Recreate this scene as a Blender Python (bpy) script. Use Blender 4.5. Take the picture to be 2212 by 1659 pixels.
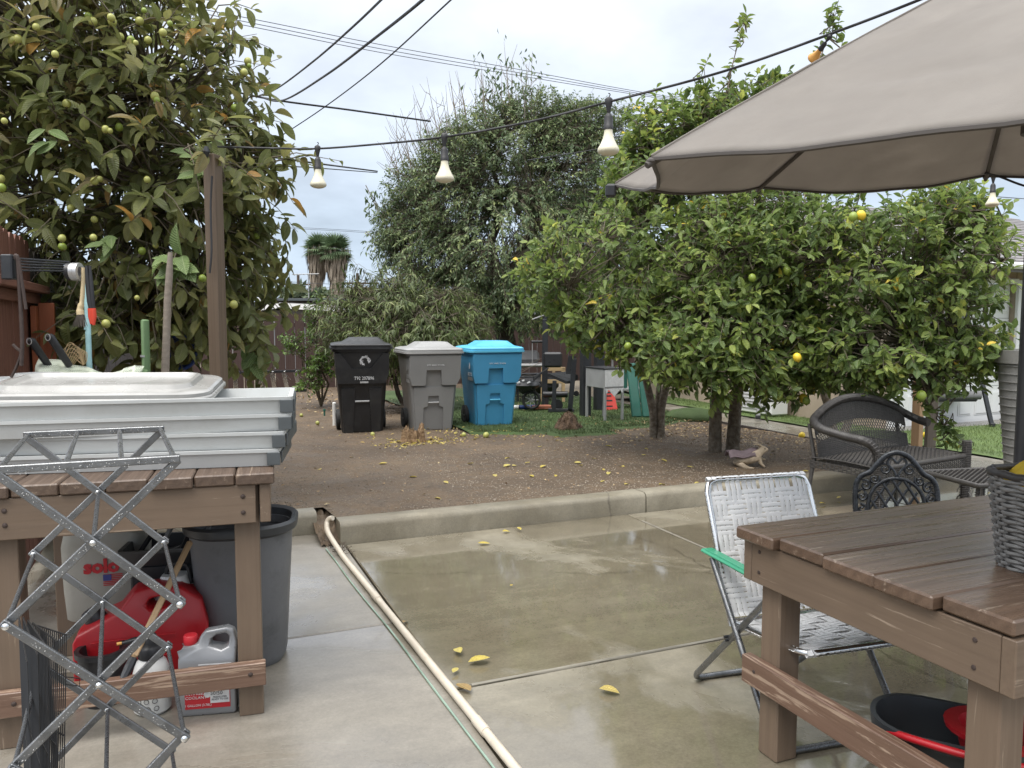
import bpy, bmesh, math, random
import numpy as np
from mathutils import Vector, Matrix, noise as mnoise
random.seed(7); rng = np.random.default_rng(7)
R = math.radians
for o in list(bpy.data.objects): bpy.data.objects.remove(o, do_unlink=True)
scene = bpy.context.scene
col = scene.collection

# ---------------------------------------------------------------- camera
CAMZ = 1.5
FPX, U0, V0, HOR = 1690.0, 1106.0, 829.5, 697.0        # focal length and horizon line, for a 2212 x 1659 frame
TH = math.atan((V0 - HOR) / FPX)
cam = bpy.data.cameras.new('camera')
cam.sensor_width = 36.0; cam.lens = FPX / 2212.0 * 36.0
cam.clip_start = 0.05; cam.clip_end = 9000
camo = bpy.data.objects.new('camera', cam); col.objects.link(camo)
camo.location = (0, 0, CAMZ); camo.rotation_euler = (math.pi / 2 - TH, 0, 0)
scene.camera = camo

# ---------------------------------------------------------------- sky (overcast)
SUN_EL, SUN_AZ = R(64), R(215)
world = bpy.data.worlds.new('World'); scene.world = world; world.use_nodes = True
wt = world.node_tree; wt.nodes.clear()
def wn(t, **k):
    n = wt.nodes.new(t)
    for a, b in k.items(): setattr(n, a, b)
    return n
wo = wn('ShaderNodeOutputWorld'); bg = wn('ShaderNodeBackground'); bg.inputs['Strength'].default_value = 0.1
sky = wn('ShaderNodeTexSky', sky_type='NISHITA', sun_disc=False)
sky.sun_elevation = SUN_EL; sky.sun_rotation = SUN_AZ; sky.air_density = 1.0; sky.dust_density = 2.0
tc = wn('ShaderNodeTexCoord'); sep = wn('ShaderNodeSeparateXYZ')
wt.links.new(tc.outputs['Generated'], sep.inputs[0])
el = wn('ShaderNodeMath', operation='MAXIMUM'); el.inputs[1].default_value = 0.0
wt.links.new(sep.outputs['Z'], el.inputs[0])
ramp = wn('ShaderNodeValToRGB')                         # overcast luminance: brighter towards the zenith
cr = ramp.color_ramp; cr.elements[0].position = 0.0; cr.elements[0].color = (2.75, 3.3, 4.0, 1)
cr.elements[1].position = 1.0; cr.elements[1].color = (13.5, 13.7, 14.0, 1)
for p_, c_ in ((0.10, (3.08, 3.66, 4.4)), (0.22, (3.7, 4.08, 4.62)), (0.42, (5.1, 5.35, 5.75))):
    e = cr.elements.new(p_); e.color = (*c_, 1)
wt.links.new(el.outputs[0], ramp.inputs[0])
# flattened cloud plane coordinates
dv = wn('ShaderNodeVectorMath', operation='DIVIDE'); ad = wn('ShaderNodeMath', operation='ADD'); ad.inputs[1].default_value = 0.25
wt.links.new(el.outputs[0], ad.inputs[0]); cb = wn('ShaderNodeCombineXYZ')
for i in range(3): wt.links.new(ad.outputs[0], cb.inputs[i])
wt.links.new(tc.outputs['Generated'], dv.inputs[0]); wt.links.new(cb.outputs[0], dv.inputs[1])
nz = wn('ShaderNodeTexNoise'); nz.inputs['Scale'].default_value = 1.9; nz.inputs['Detail'].default_value = 5; nz.inputs['Roughness'].default_value = 0.55
wt.links.new(dv.outputs[0], nz.inputs['Vector'])
mr = wn('ShaderNodeMapRange'); mr.inputs['From Min'].default_value = 0.3; mr.inputs['From Max'].default_value = 0.72
mr.inputs['To Min'].default_value = 0.74; mr.inputs['To Max'].default_value = 1.12
wt.links.new(nz.outputs['Fac'], mr.inputs['Value'])
mul = wn('ShaderNodeVectorMath', operation='SCALE'); wt.links.new(ramp.outputs[0], mul.inputs[0]); wt.links.new(mr.outputs[0], mul.inputs['Scale'])
mx = wn('ShaderNodeMix', data_type='RGBA'); mx.inputs['Factor'].default_value = 0.9
wt.links.new(sky.outputs[0], mx.inputs['A']); wt.links.new(mul.outputs[0], mx.inputs['B'])
wt.links.new(mx.outputs['Result'], bg.inputs['Color']); wt.links.new(bg.outputs[0], wo.inputs['Surface'])

sl = bpy.data.lights.new('sun', 'SUN'); sl.energy = 1.5; sl.angle = R(45); sl.color = (1.0, 0.96, 0.9)
sun = bpy.data.objects.new('sun', sl); col.objects.link(sun)
sun.rotation_euler = (R(90) - SUN_EL, 0, -SUN_AZ + math.pi) ; sun.location = (0, 0, 30)

vs = scene.view_settings
vs.view_transform = 'Standard'; vs.look = 'None'; vs.gamma = 1.0; vs.use_curve_mapping = False
vs.exposure = 1.27
cy = scene.cycles; cy.max_bounces = 5; cy.diffuse_bounces = 3; cy.glossy_bounces = 3; cy.transmission_bounces = 3; cy.caustics_reflective = False; cy.caustics_refractive = False

# ---------------------------------------------------------------- measuring helpers
CT, ST = math.cos(TH), math.sin(TH)
def ray(u, v):
    a = (u - U0) / FPX; b = (V0 - v) / FPX
    return Vector((a, CT + b * ST, -ST + b * CT))
def at(u, v, y):
    d = ray(u, v); return Vector((0, 0, CAMZ)) + d * (y / d.y)
def on(u, v, z):
    d = ray(u, v); return Vector((0, 0, CAMZ)) + d * ((z - CAMZ) / d.z)
def proj(p):
    x, y, z = p[0], p[1], p[2] - CAMZ
    zc = y * CT - z * ST; yc = z * CT + y * ST
    return (U0 + FPX * x / zc, V0 - FPX * yc / zc, zc)
# the yard's own grid: Q runs along the kerb, P away from the house
ANG = R(22.7)
Qd = Vector((math.cos(ANG), math.sin(ANG), 0)); Pd = Vector((-math.sin(ANG), math.cos(ANG), 0))
C0 = Vector((-1.13, 5.2, 0))
def pq(q, p, z=0.0): return C0 + Qd * q + Pd * p + Vector((0, 0, z))

# ---------------------------------------------------------------- scene helpers
def tag(o, label=None, cat=None, group=None, kind=None):
    if label: o['label'] = label
    if cat: o['category'] = cat
    if group: o['group'] = group
    if kind: o['kind'] = kind
    return o
def empty(name, loc, rz=0.0, label=None, cat=None, group=None, kind=None):
    o = bpy.data.objects.new(name, None); o.empty_display_size = 0.1
    col.objects.link(o); o.location = loc; o.rotation_euler = (0, 0, rz)
    return tag(o, label, cat, group, kind)
def copy_tree(o, parent=None):
    c = o.copy(); col.objects.link(c); c.parent = parent
    for ch in list(o.children): copy_tree(ch, c)
    return c
def frame(d, up=Vector((0, 0, 1))):
    d = Vector(d).normalized(); up = Vector(up)
    y = up.cross(d)
    if y.length < 1e-4: y = Vector((0, 1, 0)).cross(d)
    y.normalize(); z = d.cross(y)
    return Matrix((d, y, z)).transposed()                # columns x = d, y, z
class MB:
    def __init__(s): s.v = []; s.f = []
    def add(s, vs_, fs):
        k = len(s.v); s.v.extend([tuple(p) for p in vs_]); s.f.extend([tuple(i + k for i in f) for f in fs]); return s
    def box(s, c, d, rot=None, taper=1.0):
        hx, hy, hz = d[0] / 2, d[1] / 2, d[2] / 2; c = Vector(c)
        P = [Vector((x * hx * (taper if z > 0 else 1), y * hy * (taper if z > 0 else 1), z * hz)) for z in (-1, 1) for x, y in ((-1, -1), (1, -1), (1, 1), (-1, 1))]
        if rot is not None: P = [rot @ p for p in P]
        return s.add([c + p for p in P], [(3, 2, 1, 0), (4, 5, 6, 7), (0, 1, 5, 4), (1, 2, 6, 5), (2, 3, 7, 6), (3, 0, 4, 7)])
    def cbox(s, c, d, b=0.004, rot=None):
        h = [x / 2 for x in d]; b = min(b, min(h) * 0.8); c = Vector(c); P = []; idx = {}
        for sx in (-1, 1):
            for sy in (-1, 1):
                for sz in (-1, 1):
                    for ax in range(3):
                        p = [sx * h[0], sy * h[1], sz * h[2]]; sg = (sx, sy, sz)
                        for k in range(3):
                            if k != ax: p[k] -= sg[k] * b
                        idx[(sx, sy, sz, ax)] = len(P); p = Vector(p)
                        P.append(c + (rot @ p if rot is not None else p))
        F = []
        I = lambda sg, ax: idx[(sg[0], sg[1], sg[2], ax)]
        for ax in range(3):
            o1, o2 = (ax + 1) % 3, (ax + 2) % 3
            for sg in (-1, 1):
                q = []
                for a, b2 in ((-1, -1), (1, -1), (1, 1), (-1, 1)):
                    t = [0, 0, 0]; t[ax] = sg; t[o1] = a; t[o2] = b2; q.append(I(t, ax))
                F.append(tuple(q if sg > 0 else q[::-1]))
            for a in (-1, 1):
                for b2 in (-1, 1):                       # edge chamfers along ax
                    t0 = [0, 0, 0]; t1 = [0, 0, 0]; t0[ax] = -1; t1[ax] = 1
                    for t in (t0, t1): t[o1] = a; t[o2] = b2
                    q = (I(t0, o1), I(t1, o1), I(t1, o2), I(t0, o2)); F.append(q if a * b2 < 0 else q[::-1])
        for sx in (-1, 1):
            for sy in (-1, 1):
                for sz in (-1, 1):
                    q = (idx[(sx, sy, sz, 0)], idx[(sx, sy, sz, 1)], idx[(sx, sy, sz, 2)]); F.append(q if sx * sy * sz > 0 else q[::-1])
        return s.add(P, F)
    def tube(s, path, r, n=8, caps=True, closed=False):
        path = [Vector(p) for p in path]; m = len(path)
        rs = r if isinstance(r, (list, tuple)) else [r] * m
        V = []; up = None
        for i, p in enumerate(path):
            if closed: t = path[(i + 1) % m] - path[i - 1]
            else: t = path[min(i + 1, m - 1)] - path[max(i - 1, 0)]
            if t.length < 1e-9: t = Vector((0, 0, 1))
            t.normalize()
            if up is None:
                up = Vector((0, 0, 1)) if abs(t.z) < 0.9 else Vector((1, 0, 0))
            x = up.cross(t)
            if x.length < 1e-5: x = Vector((0, 1, 0)).cross(t)
            x.normalize(); up = t.cross(x)
            for k in range(n):
                a = 2 * math.pi * k / n + math.pi / n
                V.append(p + (x * math.cos(a) + up * math.sin(a)) * rs[i])
        F = []
        mm = m if closed else m - 1
        for i in range(mm):
            j = (i + 1) % m
            for k in range(n):
                k2 = (k + 1) % n; F.append((i * n + k, i * n + k2, j * n + k2, j * n + k))
        if caps and not closed:
            F.append(tuple(range(n))[::-1]); F.append(tuple((m - 1) * n + k for k in range(n)))
        return s.add(V, F)
    def loft(s, rings, cap0=True, cap1=True):
        n = len(rings[0]); V = [p for r in rings for p in r]; F = []
        for i in range(len(rings) - 1):
            for k in range(n):
                k2 = (k + 1) % n; F.append((i * n + k, i * n + k2, (i + 1) * n + k2, (i + 1) * n + k))
        if cap0: F.append(tuple(range(n))[::-1])
        if cap1: F.append(tuple((len(rings) - 1) * n + k for k in range(n)))
        return s.add(V, F)
    def lathe(s, prof, n=24, c=(0, 0, 0), cap0=True, cap1=True, sx=1.0, sy=1.0):
        c = Vector(c)
        return s.loft([[c + Vector((r * sx * math.cos(2 * math.pi * k / n), r * sy * math.sin(2 * math.pi * k / n), z)) for k in range(n)] for r, z in prof], cap0, cap1)
    def extr(s, poly, f0, f1):                           # polygon extruded between two mappings of its 2d points
        n = len(poly); V = [f0(*p) for p in poly] + [f1(*p) for p in poly]
        F = [tuple(range(n))[::-1], tuple(range(n, 2 * n))] + [(k, (k + 1) % n, n + (k + 1) % n, n + k) for k in range(n)]
        return s.add(V, F)
    def grid(s, fn, nu, nv):
        V = [fn(i / nu, j / nv) for j in range(nv + 1) for i in range(nu + 1)]
        return s.add(V, [(j * (nu + 1) + i, j * (nu + 1) + i + 1, (j + 1) * (nu + 1) + i + 1, (j + 1) * (nu + 1) + i) for j in range(nv) for i in range(nu)])
    def mesh(s, name, m=None, smooth=None):
        me = bpy.data.meshes.new(name); me.from_pydata(s.v, [], s.f)
        bm = bmesh.new(); bm.from_mesh(me); bmesh.ops.recalc_face_normals(bm, faces=bm.faces); bm.to_mesh(me); bm.free()
        if smooth is not None:
            me.shade_smooth(); me.set_sharp_from_angle(angle=R(smooth))
        if m: me.materials.append(m)
        return me
    def build(s, name, m, parent=None, w=False, smooth=None, rec=True):
        if w and parent is not None:
            l = parent.location; s.v = [(p[0] - l[0], p[1] - l[1], p[2] - l[2]) for p in s.v]
        o = bpy.data.objects.new(name, s.mesh(name, m, smooth)); col.objects.link(o)
        if parent is not None: o.parent = parent
        return o
def place(name, me, parent, loc, rot=None, scale=(1, 1, 1)):
    o = bpy.data.objects.new(name, me); col.objects.link(o); o.parent = parent
    mt = Matrix.Translation(Vector(loc)) @ (rot.to_4x4() if rot is not None else Matrix.Identity(4)) @ Matrix.Diagonal((*scale, 1))
    o.matrix_local = mt
    return o
def board(name, m, parent, a, b, width, thick, up=(0, 0, 1), bevel=0.003):
    """a board from a to b (parent space): width across, thick along up"""
    a = Vector(a); b = Vector(b); L = (b - a).length
    me = MB().cbox((0, 0, 0), (L, width, thick), bevel).mesh(name, m)
    return place(name, me, parent, (a + b) / 2, frame(b - a, up))
def rrect(w, d, r, n=4, cx=0, cy=0):
    pts = []
    for (sx, sy, a0) in ((1, -1, -90), (1, 1, 0), (-1, 1, 90), (-1, -1, 180)):
        for k in range(n + 1):
            a = R(a0 + 90 * k / n); pts.append((cx + sx * (w / 2 - r) + r * math.cos(a), cy + sy * (d / 2 - r) + r * math.sin(a)))
    return pts
def bez(pts, n=12):                                      # Catmull-Rom through the points
    pts = [Vector(p) for p in pts]; P = [pts[0] * 2 - pts[1]] + pts + [pts[-1] * 2 - pts[-2]]; out = []
    for i in range(1, len(P) - 2):
        for k in range(n):
            t = k / n; p0, p1, p2, p3 = P[i - 1:i + 3]
            out.append(0.5 * ((2 * p1) + (p2 - p0) * t + (2 * p0 - 5 * p1 + 4 * p2 - p3) * t * t + (3 * p1 - p0 - 3 * p2 + p3) * t ** 3))
    out.append(pts[-1]); return out
def text(name, s_, size, m, parent, loc, rot, ext=0.0012, sx=1.0, bold=0.0):
    c = bpy.data.curves.new('t', 'FONT'); c.body = s_; c.size = size; c.align_x = 'CENTER'; c.align_y = 'CENTER'; c.extrude = ext; c.offset = bold
    c.resolution_u = 2
    to = bpy.data.objects.new('t', c); col.objects.link(to)
    dg = bpy.context.evaluated_depsgraph_get(); dg.update()
    me = bpy.data.meshes.new_from_object(to.evaluated_get(dg)); bpy.data.objects.remove(to); bpy.data.curves.remove(c)
    me.name = name; me.materials.clear(); me.materials.append(m)
    return place(name, me, parent, loc, rot, (sx, 1, 1))
def eul(x, y, z):
    return (Matrix.Rotation(R(z), 3, 'Z') @ Matrix.Rotation(R(y), 3, 'Y') @ Matrix.Rotation(R(x), 3, 'X'))
# ---------------------------------------------------------------- materials
def nt(name):
    m = bpy.data.materials.new(name); m.use_nodes = True; t = m.node_tree; t.nodes.clear()
    out = t.nodes.new('ShaderNodeOutputMaterial'); b = t.nodes.new('ShaderNodeBsdfPrincipled'); t.links.new(b.outputs[0], out.inputs[0])
    def N(ty, **k):
        n = t.nodes.new(ty)
        for a, v in k.items():
            if a in n.inputs.keys() if isinstance(a, str) else False: n.inputs[a].default_value = v
            else: setattr(n, a, v)
        return n
    L = lambda a, b_: t.links.new(a, b_)
    return m, t, b, out, N, L
def noise_n(N, L, vec, scale, detail=4, rough=0.55, dist=0.0):
    n = N('ShaderNodeTexNoise'); n.inputs['Scale'].default_value = scale; n.inputs['Detail'].default_value = detail
    n.inputs['Roughness'].default_value = rough; n.inputs['Distortion'].default_value = dist
    if vec is not None: L(vec, n.inputs['Vector'])
    return n.outputs['Fac']
def rampn(N, L, fac, stops, interp='LINEAR'):
    r = N('ShaderNodeValToRGB'); c = r.color_ramp; c.interpolation = interp
    while len(c.elements) > 1: c.elements.remove(c.elements[-1])
    for i, (p, v) in enumerate(stops):
        e = c.elements[0] if i == 0 else c.elements.new(p)
        e.position = p; e.color = (*v, 1) if isinstance(v, (tuple, list)) else (v, v, v, 1)
    L(fac, r.inputs[0]); return r.outputs[0]
def mixc(N, L, f, a, b, blend='MIX'):
    m = N('ShaderNodeMix', data_type='RGBA', blend_type=blend)
    for k, v in (('Factor', f), ('A', a), ('B', b)):
        if hasattr(v, 'is_linked'): L(v, m.inputs[k])
        elif k == 'Factor': m.inputs[k].default_value = v
        else: m.inputs[k].default_value = (*v, 1)
    return m.outputs['Result']
def bumpn(N, L, b, h, strength=0.3, dist=0.01):
    n = N('ShaderNodeBump'); n.inputs['Strength'].default_value = strength; n.inputs['Distance'].default_value = dist
    L(h, n.inputs['Height']); L(n.outputs[0], b.inputs['Normal']); return n
def coords(N, L, kind='Object', scale=None, rnd=True):
    tcn = N('ShaderNodeTexCoord'); v = tcn.outputs[kind]
    if rnd:
        oi = N('ShaderNodeObjectInfo'); s = N('ShaderNodeMath', operation='MULTIPLY'); s.inputs[1].default_value = 37.0; L(oi.outputs['Random'], s.inputs[0])
        a = N('ShaderNodeVectorMath', operation='ADD'); L(v, a.inputs[0]); L(s.outputs[0], a.inputs[1]); v = a.outputs[0]
    if scale:
        mp = N('ShaderNodeVectorMath', operation='MULTIPLY'); mp.inputs[1].default_value = scale; L(v, mp.inputs[0]); v = mp.outputs[0]
    return v
def sc(c, k): return tuple(min(1.0, x * k) for x in c)
MATS = {}
def mat(name, c, rough=0.6, metal=0.0, var=0.15, scale=6.0, bump=0.1, bscale=60.0, c2=None, cov=0.5, soft=0.15, rvar=0.1, spec=0.5, trans=0.0, bdist=0.004, rscale=None):
    """noisy base colour; c2 = second colour in patches (dirt, wear)"""
    m, t, b, out, N, L = nt(name); v = coords(N, L)
    n1 = noise_n(N, L, v, scale, 5)
    base = rampn(N, L, n1, [(0.25, sc(c, 1 - var)), (0.75, sc(c, 1 + var))])
    if c2 is not None:
        n2 = noise_n(N, L, v, scale * 1.7, 8, 0.65, 0.3)
        f = rampn(N, L, n2, [(max(0, 1 - cov - soft), 0.0), (min(1, 1 - cov + soft), 1.0)]); base = mixc(N, L, f, base, c2)
    L(base, b.inputs['Base Color']); b.inputs['Metallic'].default_value = metal
    n3 = noise_n(N, L, v, rscale or scale * 2.3, 4)
    L(rampn(N, L, n3, [(0.3, max(0.02, rough - rvar)), (0.7, min(1, rough + rvar))]), b.inputs['Roughness'])
    b.inputs['Specular IOR Level'].default_value = spec
    if bump: bumpn(N, L, b, noise_n(N, L, v, bscale, 4), bump, bdist)
    if trans:
        tr = N('ShaderNodeBsdfTranslucent'); L(base, tr.inputs[0]); ms = N('ShaderNodeMixShader'); ms.inputs[0].default_value = trans
        L(b.outputs[0], ms.inputs[1]); L(tr.outputs[0], ms.inputs[2]); L(ms.outputs[0], out.inputs[0])
    MATS[name] = m; return m
def wood(name, c, c2, wear=None, wcov=0.12, rough=0.6, ring=9.0, grain=0.5, bump=0.35, var=0.18, dark=None):
    """solid wood figured along the board's own X axis; paint or stain colour c, grain c2, worn patches wear"""
    m, t, b, out, N, L = nt(name); v = coords(N, L)
    v1 = N('ShaderNodeVectorMath', operation='MULTIPLY'); v1.inputs[1].default_value = (0.7, 20, 20); L(v, v1.inputs[0])
    st = noise_n(N, L, v1.outputs[0], 3.0, 6, 0.65, 0.4)
    v2 = N('ShaderNodeVectorMath', operation='MULTIPLY'); v2.inputs[1].default_value = (0.06, 1, 1); L(v, v2.inputs[0])
    wv = N('ShaderNodeTexWave', wave_type='RINGS', rings_direction='X'); L(v2.outputs[0], wv.inputs['Vector'])
    wv.inputs['Scale'].default_value = ring; wv.inputs['Distortion'].default_value = 1.6; wv.inputs['Detail'].default_value = 2; wv.inputs['Detail Scale'].default_value = 0.8
    g = mixc(N, L, 0.12, st, wv.outputs['Fac'])
    base = mixc(N, L, rampn(N, L, g, [(0.35, 0.0), (0.7, grain)]), c, c2)
    big = noise_n(N, L, v, 2.2, 4)
    base = mixc(N, L, 1.0, base, rampn(N, L, big, [(0.25, 1 - var), (0.75, 1.0)]), 'MULTIPLY')
    if wear is not None:
        v3 = N('ShaderNodeVectorMath', operation='MULTIPLY'); v3.inputs[1].default_value = (0.9, 15, 15); L(v, v3.inputs[0])
        wn_ = noise_n(N, L, v3.outputs[0], 2.6, 8, 0.72, 0.6)
        base = mixc(N, L, rampn(N, L, wn_, [(0.66 - wcov, 0.0), (0.72 - wcov, 1.0)]), base, wear)
    L(base, b.inputs['Base Color'])
    L(rampn(N, L, st, [(0.3, max(0.05, rough - 0.18)), (0.7, rough + 0.12)]), b.inputs['Roughness'])
    bumpn(N, L, b, g, bump, 0.004); MATS[name] = m; return m
def leafmat(name, stops, rough=0.4, vein=None, trans=0.25, vscale=13):
    m, t, b, out, N, L = nt(name)
    at_ = N('ShaderNodeAttribute', attribute_name='rnd'); base = rampn(N, L, at_.outputs['Fac'], stops)
    tcn = N('ShaderNodeTexCoord'); n = noise_n(N, L, tcn.outputs['UV'], 3.0, 3)
    base = mixc(N, L, 1.0, base, rampn(N, L, n, [(0.3, 0.75), (0.7, 1.1)]), 'MULTIPLY')
    if vein:
        sp = N('ShaderNodeSeparateXYZ'); L(tcn.outputs['UV'], sp.inputs[0])
        ax = N('ShaderNodeMath', operation='SUBTRACT'); ax.inputs[1].default_value = 0.5; L(sp.outputs[0], ax.inputs[0])
        ab = N('ShaderNodeMath', operation='ABSOLUTE'); L(ax.outputs[0], ab.inputs[0])
        ml = N('ShaderNodeMath', operation='MULTIPLY'); ml.inputs[1].default_value = -0.35; L(ab.outputs[0], ml.inputs[0])
        sm = N('ShaderNodeMath', operation='ADD'); L(ml.outputs[0], sm.inputs[0]); L(sp.outputs[1], sm.inputs[1])
        m2 = N('ShaderNodeMath', operation='MULTIPLY'); m2.inputs[1].default_value = vscale * 2 * math.pi; L(sm.outputs[0], m2.inputs[0])
        sn = N('ShaderNodeMath', operation='SINE'); L(m2.outputs[0], sn.inputs[0])
        f = rampn(N, L, sn.outputs[0], [(0.55, 0.0), (0.95, 0.55)])
        mid = rampn(N, L, ab.outputs[0], [(0.015, 0.8), (0.045, 0.0)])
        f2 = N('ShaderNodeMath', operation='MAXIMUM'); L(f, f2.inputs[0]); L(mid, f2.inputs[1])
        base = mixc(N, L, f2.outputs[0], base, vein)
        bumpn(N, L, b, sn.outputs[0], 0.5, 0.004)
    L(base, b.inputs['Base Color']); b.inputs['Roughness'].default_value = rough
    tr = N('ShaderNodeBsdfTranslucent'); L(base, tr.inputs[0]); ms = N('ShaderNodeMixShader'); ms.inputs[0].default_value = trans
    L(b.outputs[0], ms.inputs[1]); L(tr.outputs[0], ms.inputs[2]); L(ms.outputs[0], out.inputs[0]); MATS[name] = m; return m

def ground_mat():
    m, t, b, out, N, L = nt('dirt'); v = coords(N, L, rnd=False)
    a = noise_n(N, L, v, 0.55, 6, 0.6, 0.4); f = noise_n(N, L, v, 38, 6, 0.7); g = noise_n(N, L, v, 160, 3, 0.6); md = noise_n(N, L, v, 4.5, 5, 0.65)
    c1 = rampn(N, L, a, [(0.3, (0.075, 0.052, 0.032)), (0.5, (0.128, 0.089, 0.055)), (0.72, (0.19, 0.137, 0.085))])
    c1 = mixc(N, L, 0.75, c1, rampn(N, L, md, [(0.3, 0.62), (0.7, 1.15)]), 'MULTIPLY')
    c1 = mixc(N, L, 0.8, c1, rampn(N, L, f, [(0.3, 0.5), (0.62, 1.15)]), 'MULTIPLY')
    c1 = mixc(N, L, rampn(N, L, g, [(0.66, 0.0), (0.72, 0.5)]), c1, (0.36, 0.31, 0.25))
    L(c1, b.inputs['Base Color']); L(rampn(N, L, md, [(0.35, 0.55), (0.6, 0.9)]), b.inputs['Roughness'])
    bumpn(N, L, b, mixc(N, L, 0.5, f, g), 0.9, 0.02); MATS['dirt'] = m; return m
def wet_concrete(name, c1, c2, c3, dry=0.0, off=0.0, wet=0.5):
    """cast concrete, damp to standing water where the noise says so"""
    m, t, b, out, N, L = nt(name); v = coords(N, L, 'Object', rnd=False)
    if off:
        a_ = N('ShaderNodeVectorMath', operation='ADD'); a_.inputs[1].default_value = (off, off * 0.7, 0); L(v, a_.inputs[0]); v = a_.outputs[0]
    big = noise_n(N, L, v, 0.7, 6, 0.62, 0.4); fine = noise_n(N, L, v, 85, 6, 0.75); grit = noise_n(N, L, v, 310, 2); mid = noise_n(N, L, v, 9, 8, 0.72)
    vs_ = N('ShaderNodeVectorMath', operation='MULTIPLY'); vs_.inputs[1].default_value = (0.55, 2.6, 1); L(v, vs_.inputs[0]); st = noise_n(N, L, vs_.outputs[0], 2.4, 8, 0.7, 0.3)
    bc = rampn(N, L, big, [(0.3, c1), (0.5, c2), (0.7, c3)])
    bc = mixc(N, L, 0.8, bc, rampn(N, L, st, [(0.32, 0.80), (0.68, 1.10)]), 'MULTIPLY')
    bc = mixc(N, L, 0.8, bc, rampn(N, L, mid, [(0.3, 0.82), (0.7, 1.10)]), 'MULTIPLY')
    bc = mixc(N, L, 0.8, bc, rampn(N, L, fine, [(0.28, 0.72), (0.7, 1.12)]), 'MULTIPLY')
    bc = mixc(N, L, rampn(N, L, grit, [(0.70, 0.0), (0.76, 0.5)]), bc, (0.07, 0.062, 0.05))
    vo = N('ShaderNodeTexVoronoi', feature='DISTANCE_TO_EDGE'); vo.inputs['Scale'].default_value = 0.42
    nv = N('ShaderNodeTexNoise'); nv.inputs['Scale'].default_value = 3.0; nv.inputs['Detail'].default_value = 6; L(v, nv.inputs['Vector'])
    va = N('ShaderNodeVectorMath', operation='MULTIPLY_ADD'); va.inputs[1].default_value = (0.25, 0.25, 0); L(nv.outputs['Color'], va.inputs[0]); L(v, va.inputs[2]); L(va.outputs[0], vo.inputs['Vector'])
    bc = mixc(N, L, rampn(N, L, vo.outputs['Distance'], [(0.0012, 0.55), (0.003, 0.0)]), bc, (0.06, 0.05, 0.04))
    wl = noise_n(N, L, v, 0.85, 7, 0.62, 0.7); th = 0.62 - 0.24 * wet
    mask = rampn(N, L, wl, [(th, 1.0), (th + 0.035, 0.0)]); soft = rampn(N, L, wl, [(th, 1.0), (th + 0.16, 0.0)])
    bc = mixc(N, L, soft, bc, mixc(N, L, 1.0, bc, (0.70, 0.68, 0.64), 'MULTIPLY')); L(bc, b.inputs['Base Color'])
    L(mixc(N, L, soft, (0.46 + dry,) * 3, mixc(N, L, mask, (0.20 + dry,) * 3, (0.10 + dry,) * 3)), b.inputs['Roughness']); b.inputs['Specular IOR Level'].default_value = 0.5
    if not dry:
        L(mixc(N, L, soft, (0.25,) * 3, (1.0,) * 3), b.inputs['Coat Weight']); L(mixc(N, L, mask, (0.27,) * 3, (0.05,) * 3), b.inputs['Coat Roughness']); b.inputs['Coat IOR'].default_value = 1.4
    h = mixc(N, L, mask, mixc(N, L, 0.5, fine, mid), (0.5, 0.5, 0.5)) if not dry else mixc(N, L, 0.5, fine, mid); bumpn(N, L, b, h, 0.5 if dry else 0.18, 0.006 if dry else 0.004)
    MATS[name] = m; return m
def striped_net(name, c, hole, scale=90):
    m, t, b, out, N, L = nt(name); tcn = N('ShaderNodeTexCoord'); u = N('ShaderNodeSeparateXYZ'); L(tcn.outputs['UV'], u.inputs[0])
    b.inputs['Base Color'].default_value = (*c, 1); b.inputs['Roughness'].default_value = 0.5
    return m

M_dirt = ground_mat()
M_slabA = wet_concrete('concrete_left', (0.22, 0.20, 0.165), (0.28, 0.255, 0.215), (0.33, 0.305, 0.26), 0.0, 3.1, 0.75)
M_slabB = wet_concrete('concrete_main', (0.215, 0.188, 0.135), (0.27, 0.242, 0.182), (0.325, 0.297, 0.235), 0.0, 11.3, 0.42)
M_walk = wet_concrete('concrete_walk', (0.22, 0.2, 0.17), (0.29, 0.27, 0.23), (0.34, 0.32, 0.28), 0.1, 5.0)
M_curb = wet_concrete('concrete_kerb', (0.23, 0.20, 0.145), (0.30, 0.275, 0.215), (0.37, 0.35, 0.29), 0.38, 7.0)
M_terrain = mat('terrain_soil', (0.14, 0.115, 0.08), 0.9, var=0.3, scale=0.4, bump=0.3, bscale=8)
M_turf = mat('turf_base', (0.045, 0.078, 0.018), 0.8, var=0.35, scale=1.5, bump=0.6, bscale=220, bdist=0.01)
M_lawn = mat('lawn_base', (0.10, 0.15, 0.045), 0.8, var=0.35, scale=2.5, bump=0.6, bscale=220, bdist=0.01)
M_brownpaint = wood('brown_painted_wood', (0.200, 0.143, 0.100), (0.145, 0.100, 0.068), (0.33, 0.255, 0.19), 0.035, rough=0.5, grain=0.5, bump=0.25, var=0.3)
M_browntop = wood('worn_brown_tabletop', (0.195, 0.128, 0.088), (0.105, 0.066, 0.044), (0.32, 0.25, 0.19), 0.06, rough=0.34, grain=0.85, bump=0.3, var=0.35)
M_brownworn = wood('worn_brown_rail', (0.19, 0.115, 0.08), (0.125, 0.07, 0.045), (0.36, 0.26, 0.19), 0.13, rough=0.5, grain=0.6, bump=0.5)
M_benchtop = wood('weathered_bench_plank', (0.13, 0.088, 0.062), (0.07, 0.045, 0.032), (0.22, 0.165, 0.12), 0.08, rough=0.5, grain=0.8, bump=0.6)
M_post = wood('post_wood', (0.135, 0.096, 0.064), (0.085, 0.058, 0.038), None, rough=0.65, grain=0.6)
M_rawwood = wood('raw_cut_wood', (0.42, 0.27, 0.15), (0.30, 0.18, 0.095), None, rough=0.7)
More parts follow.
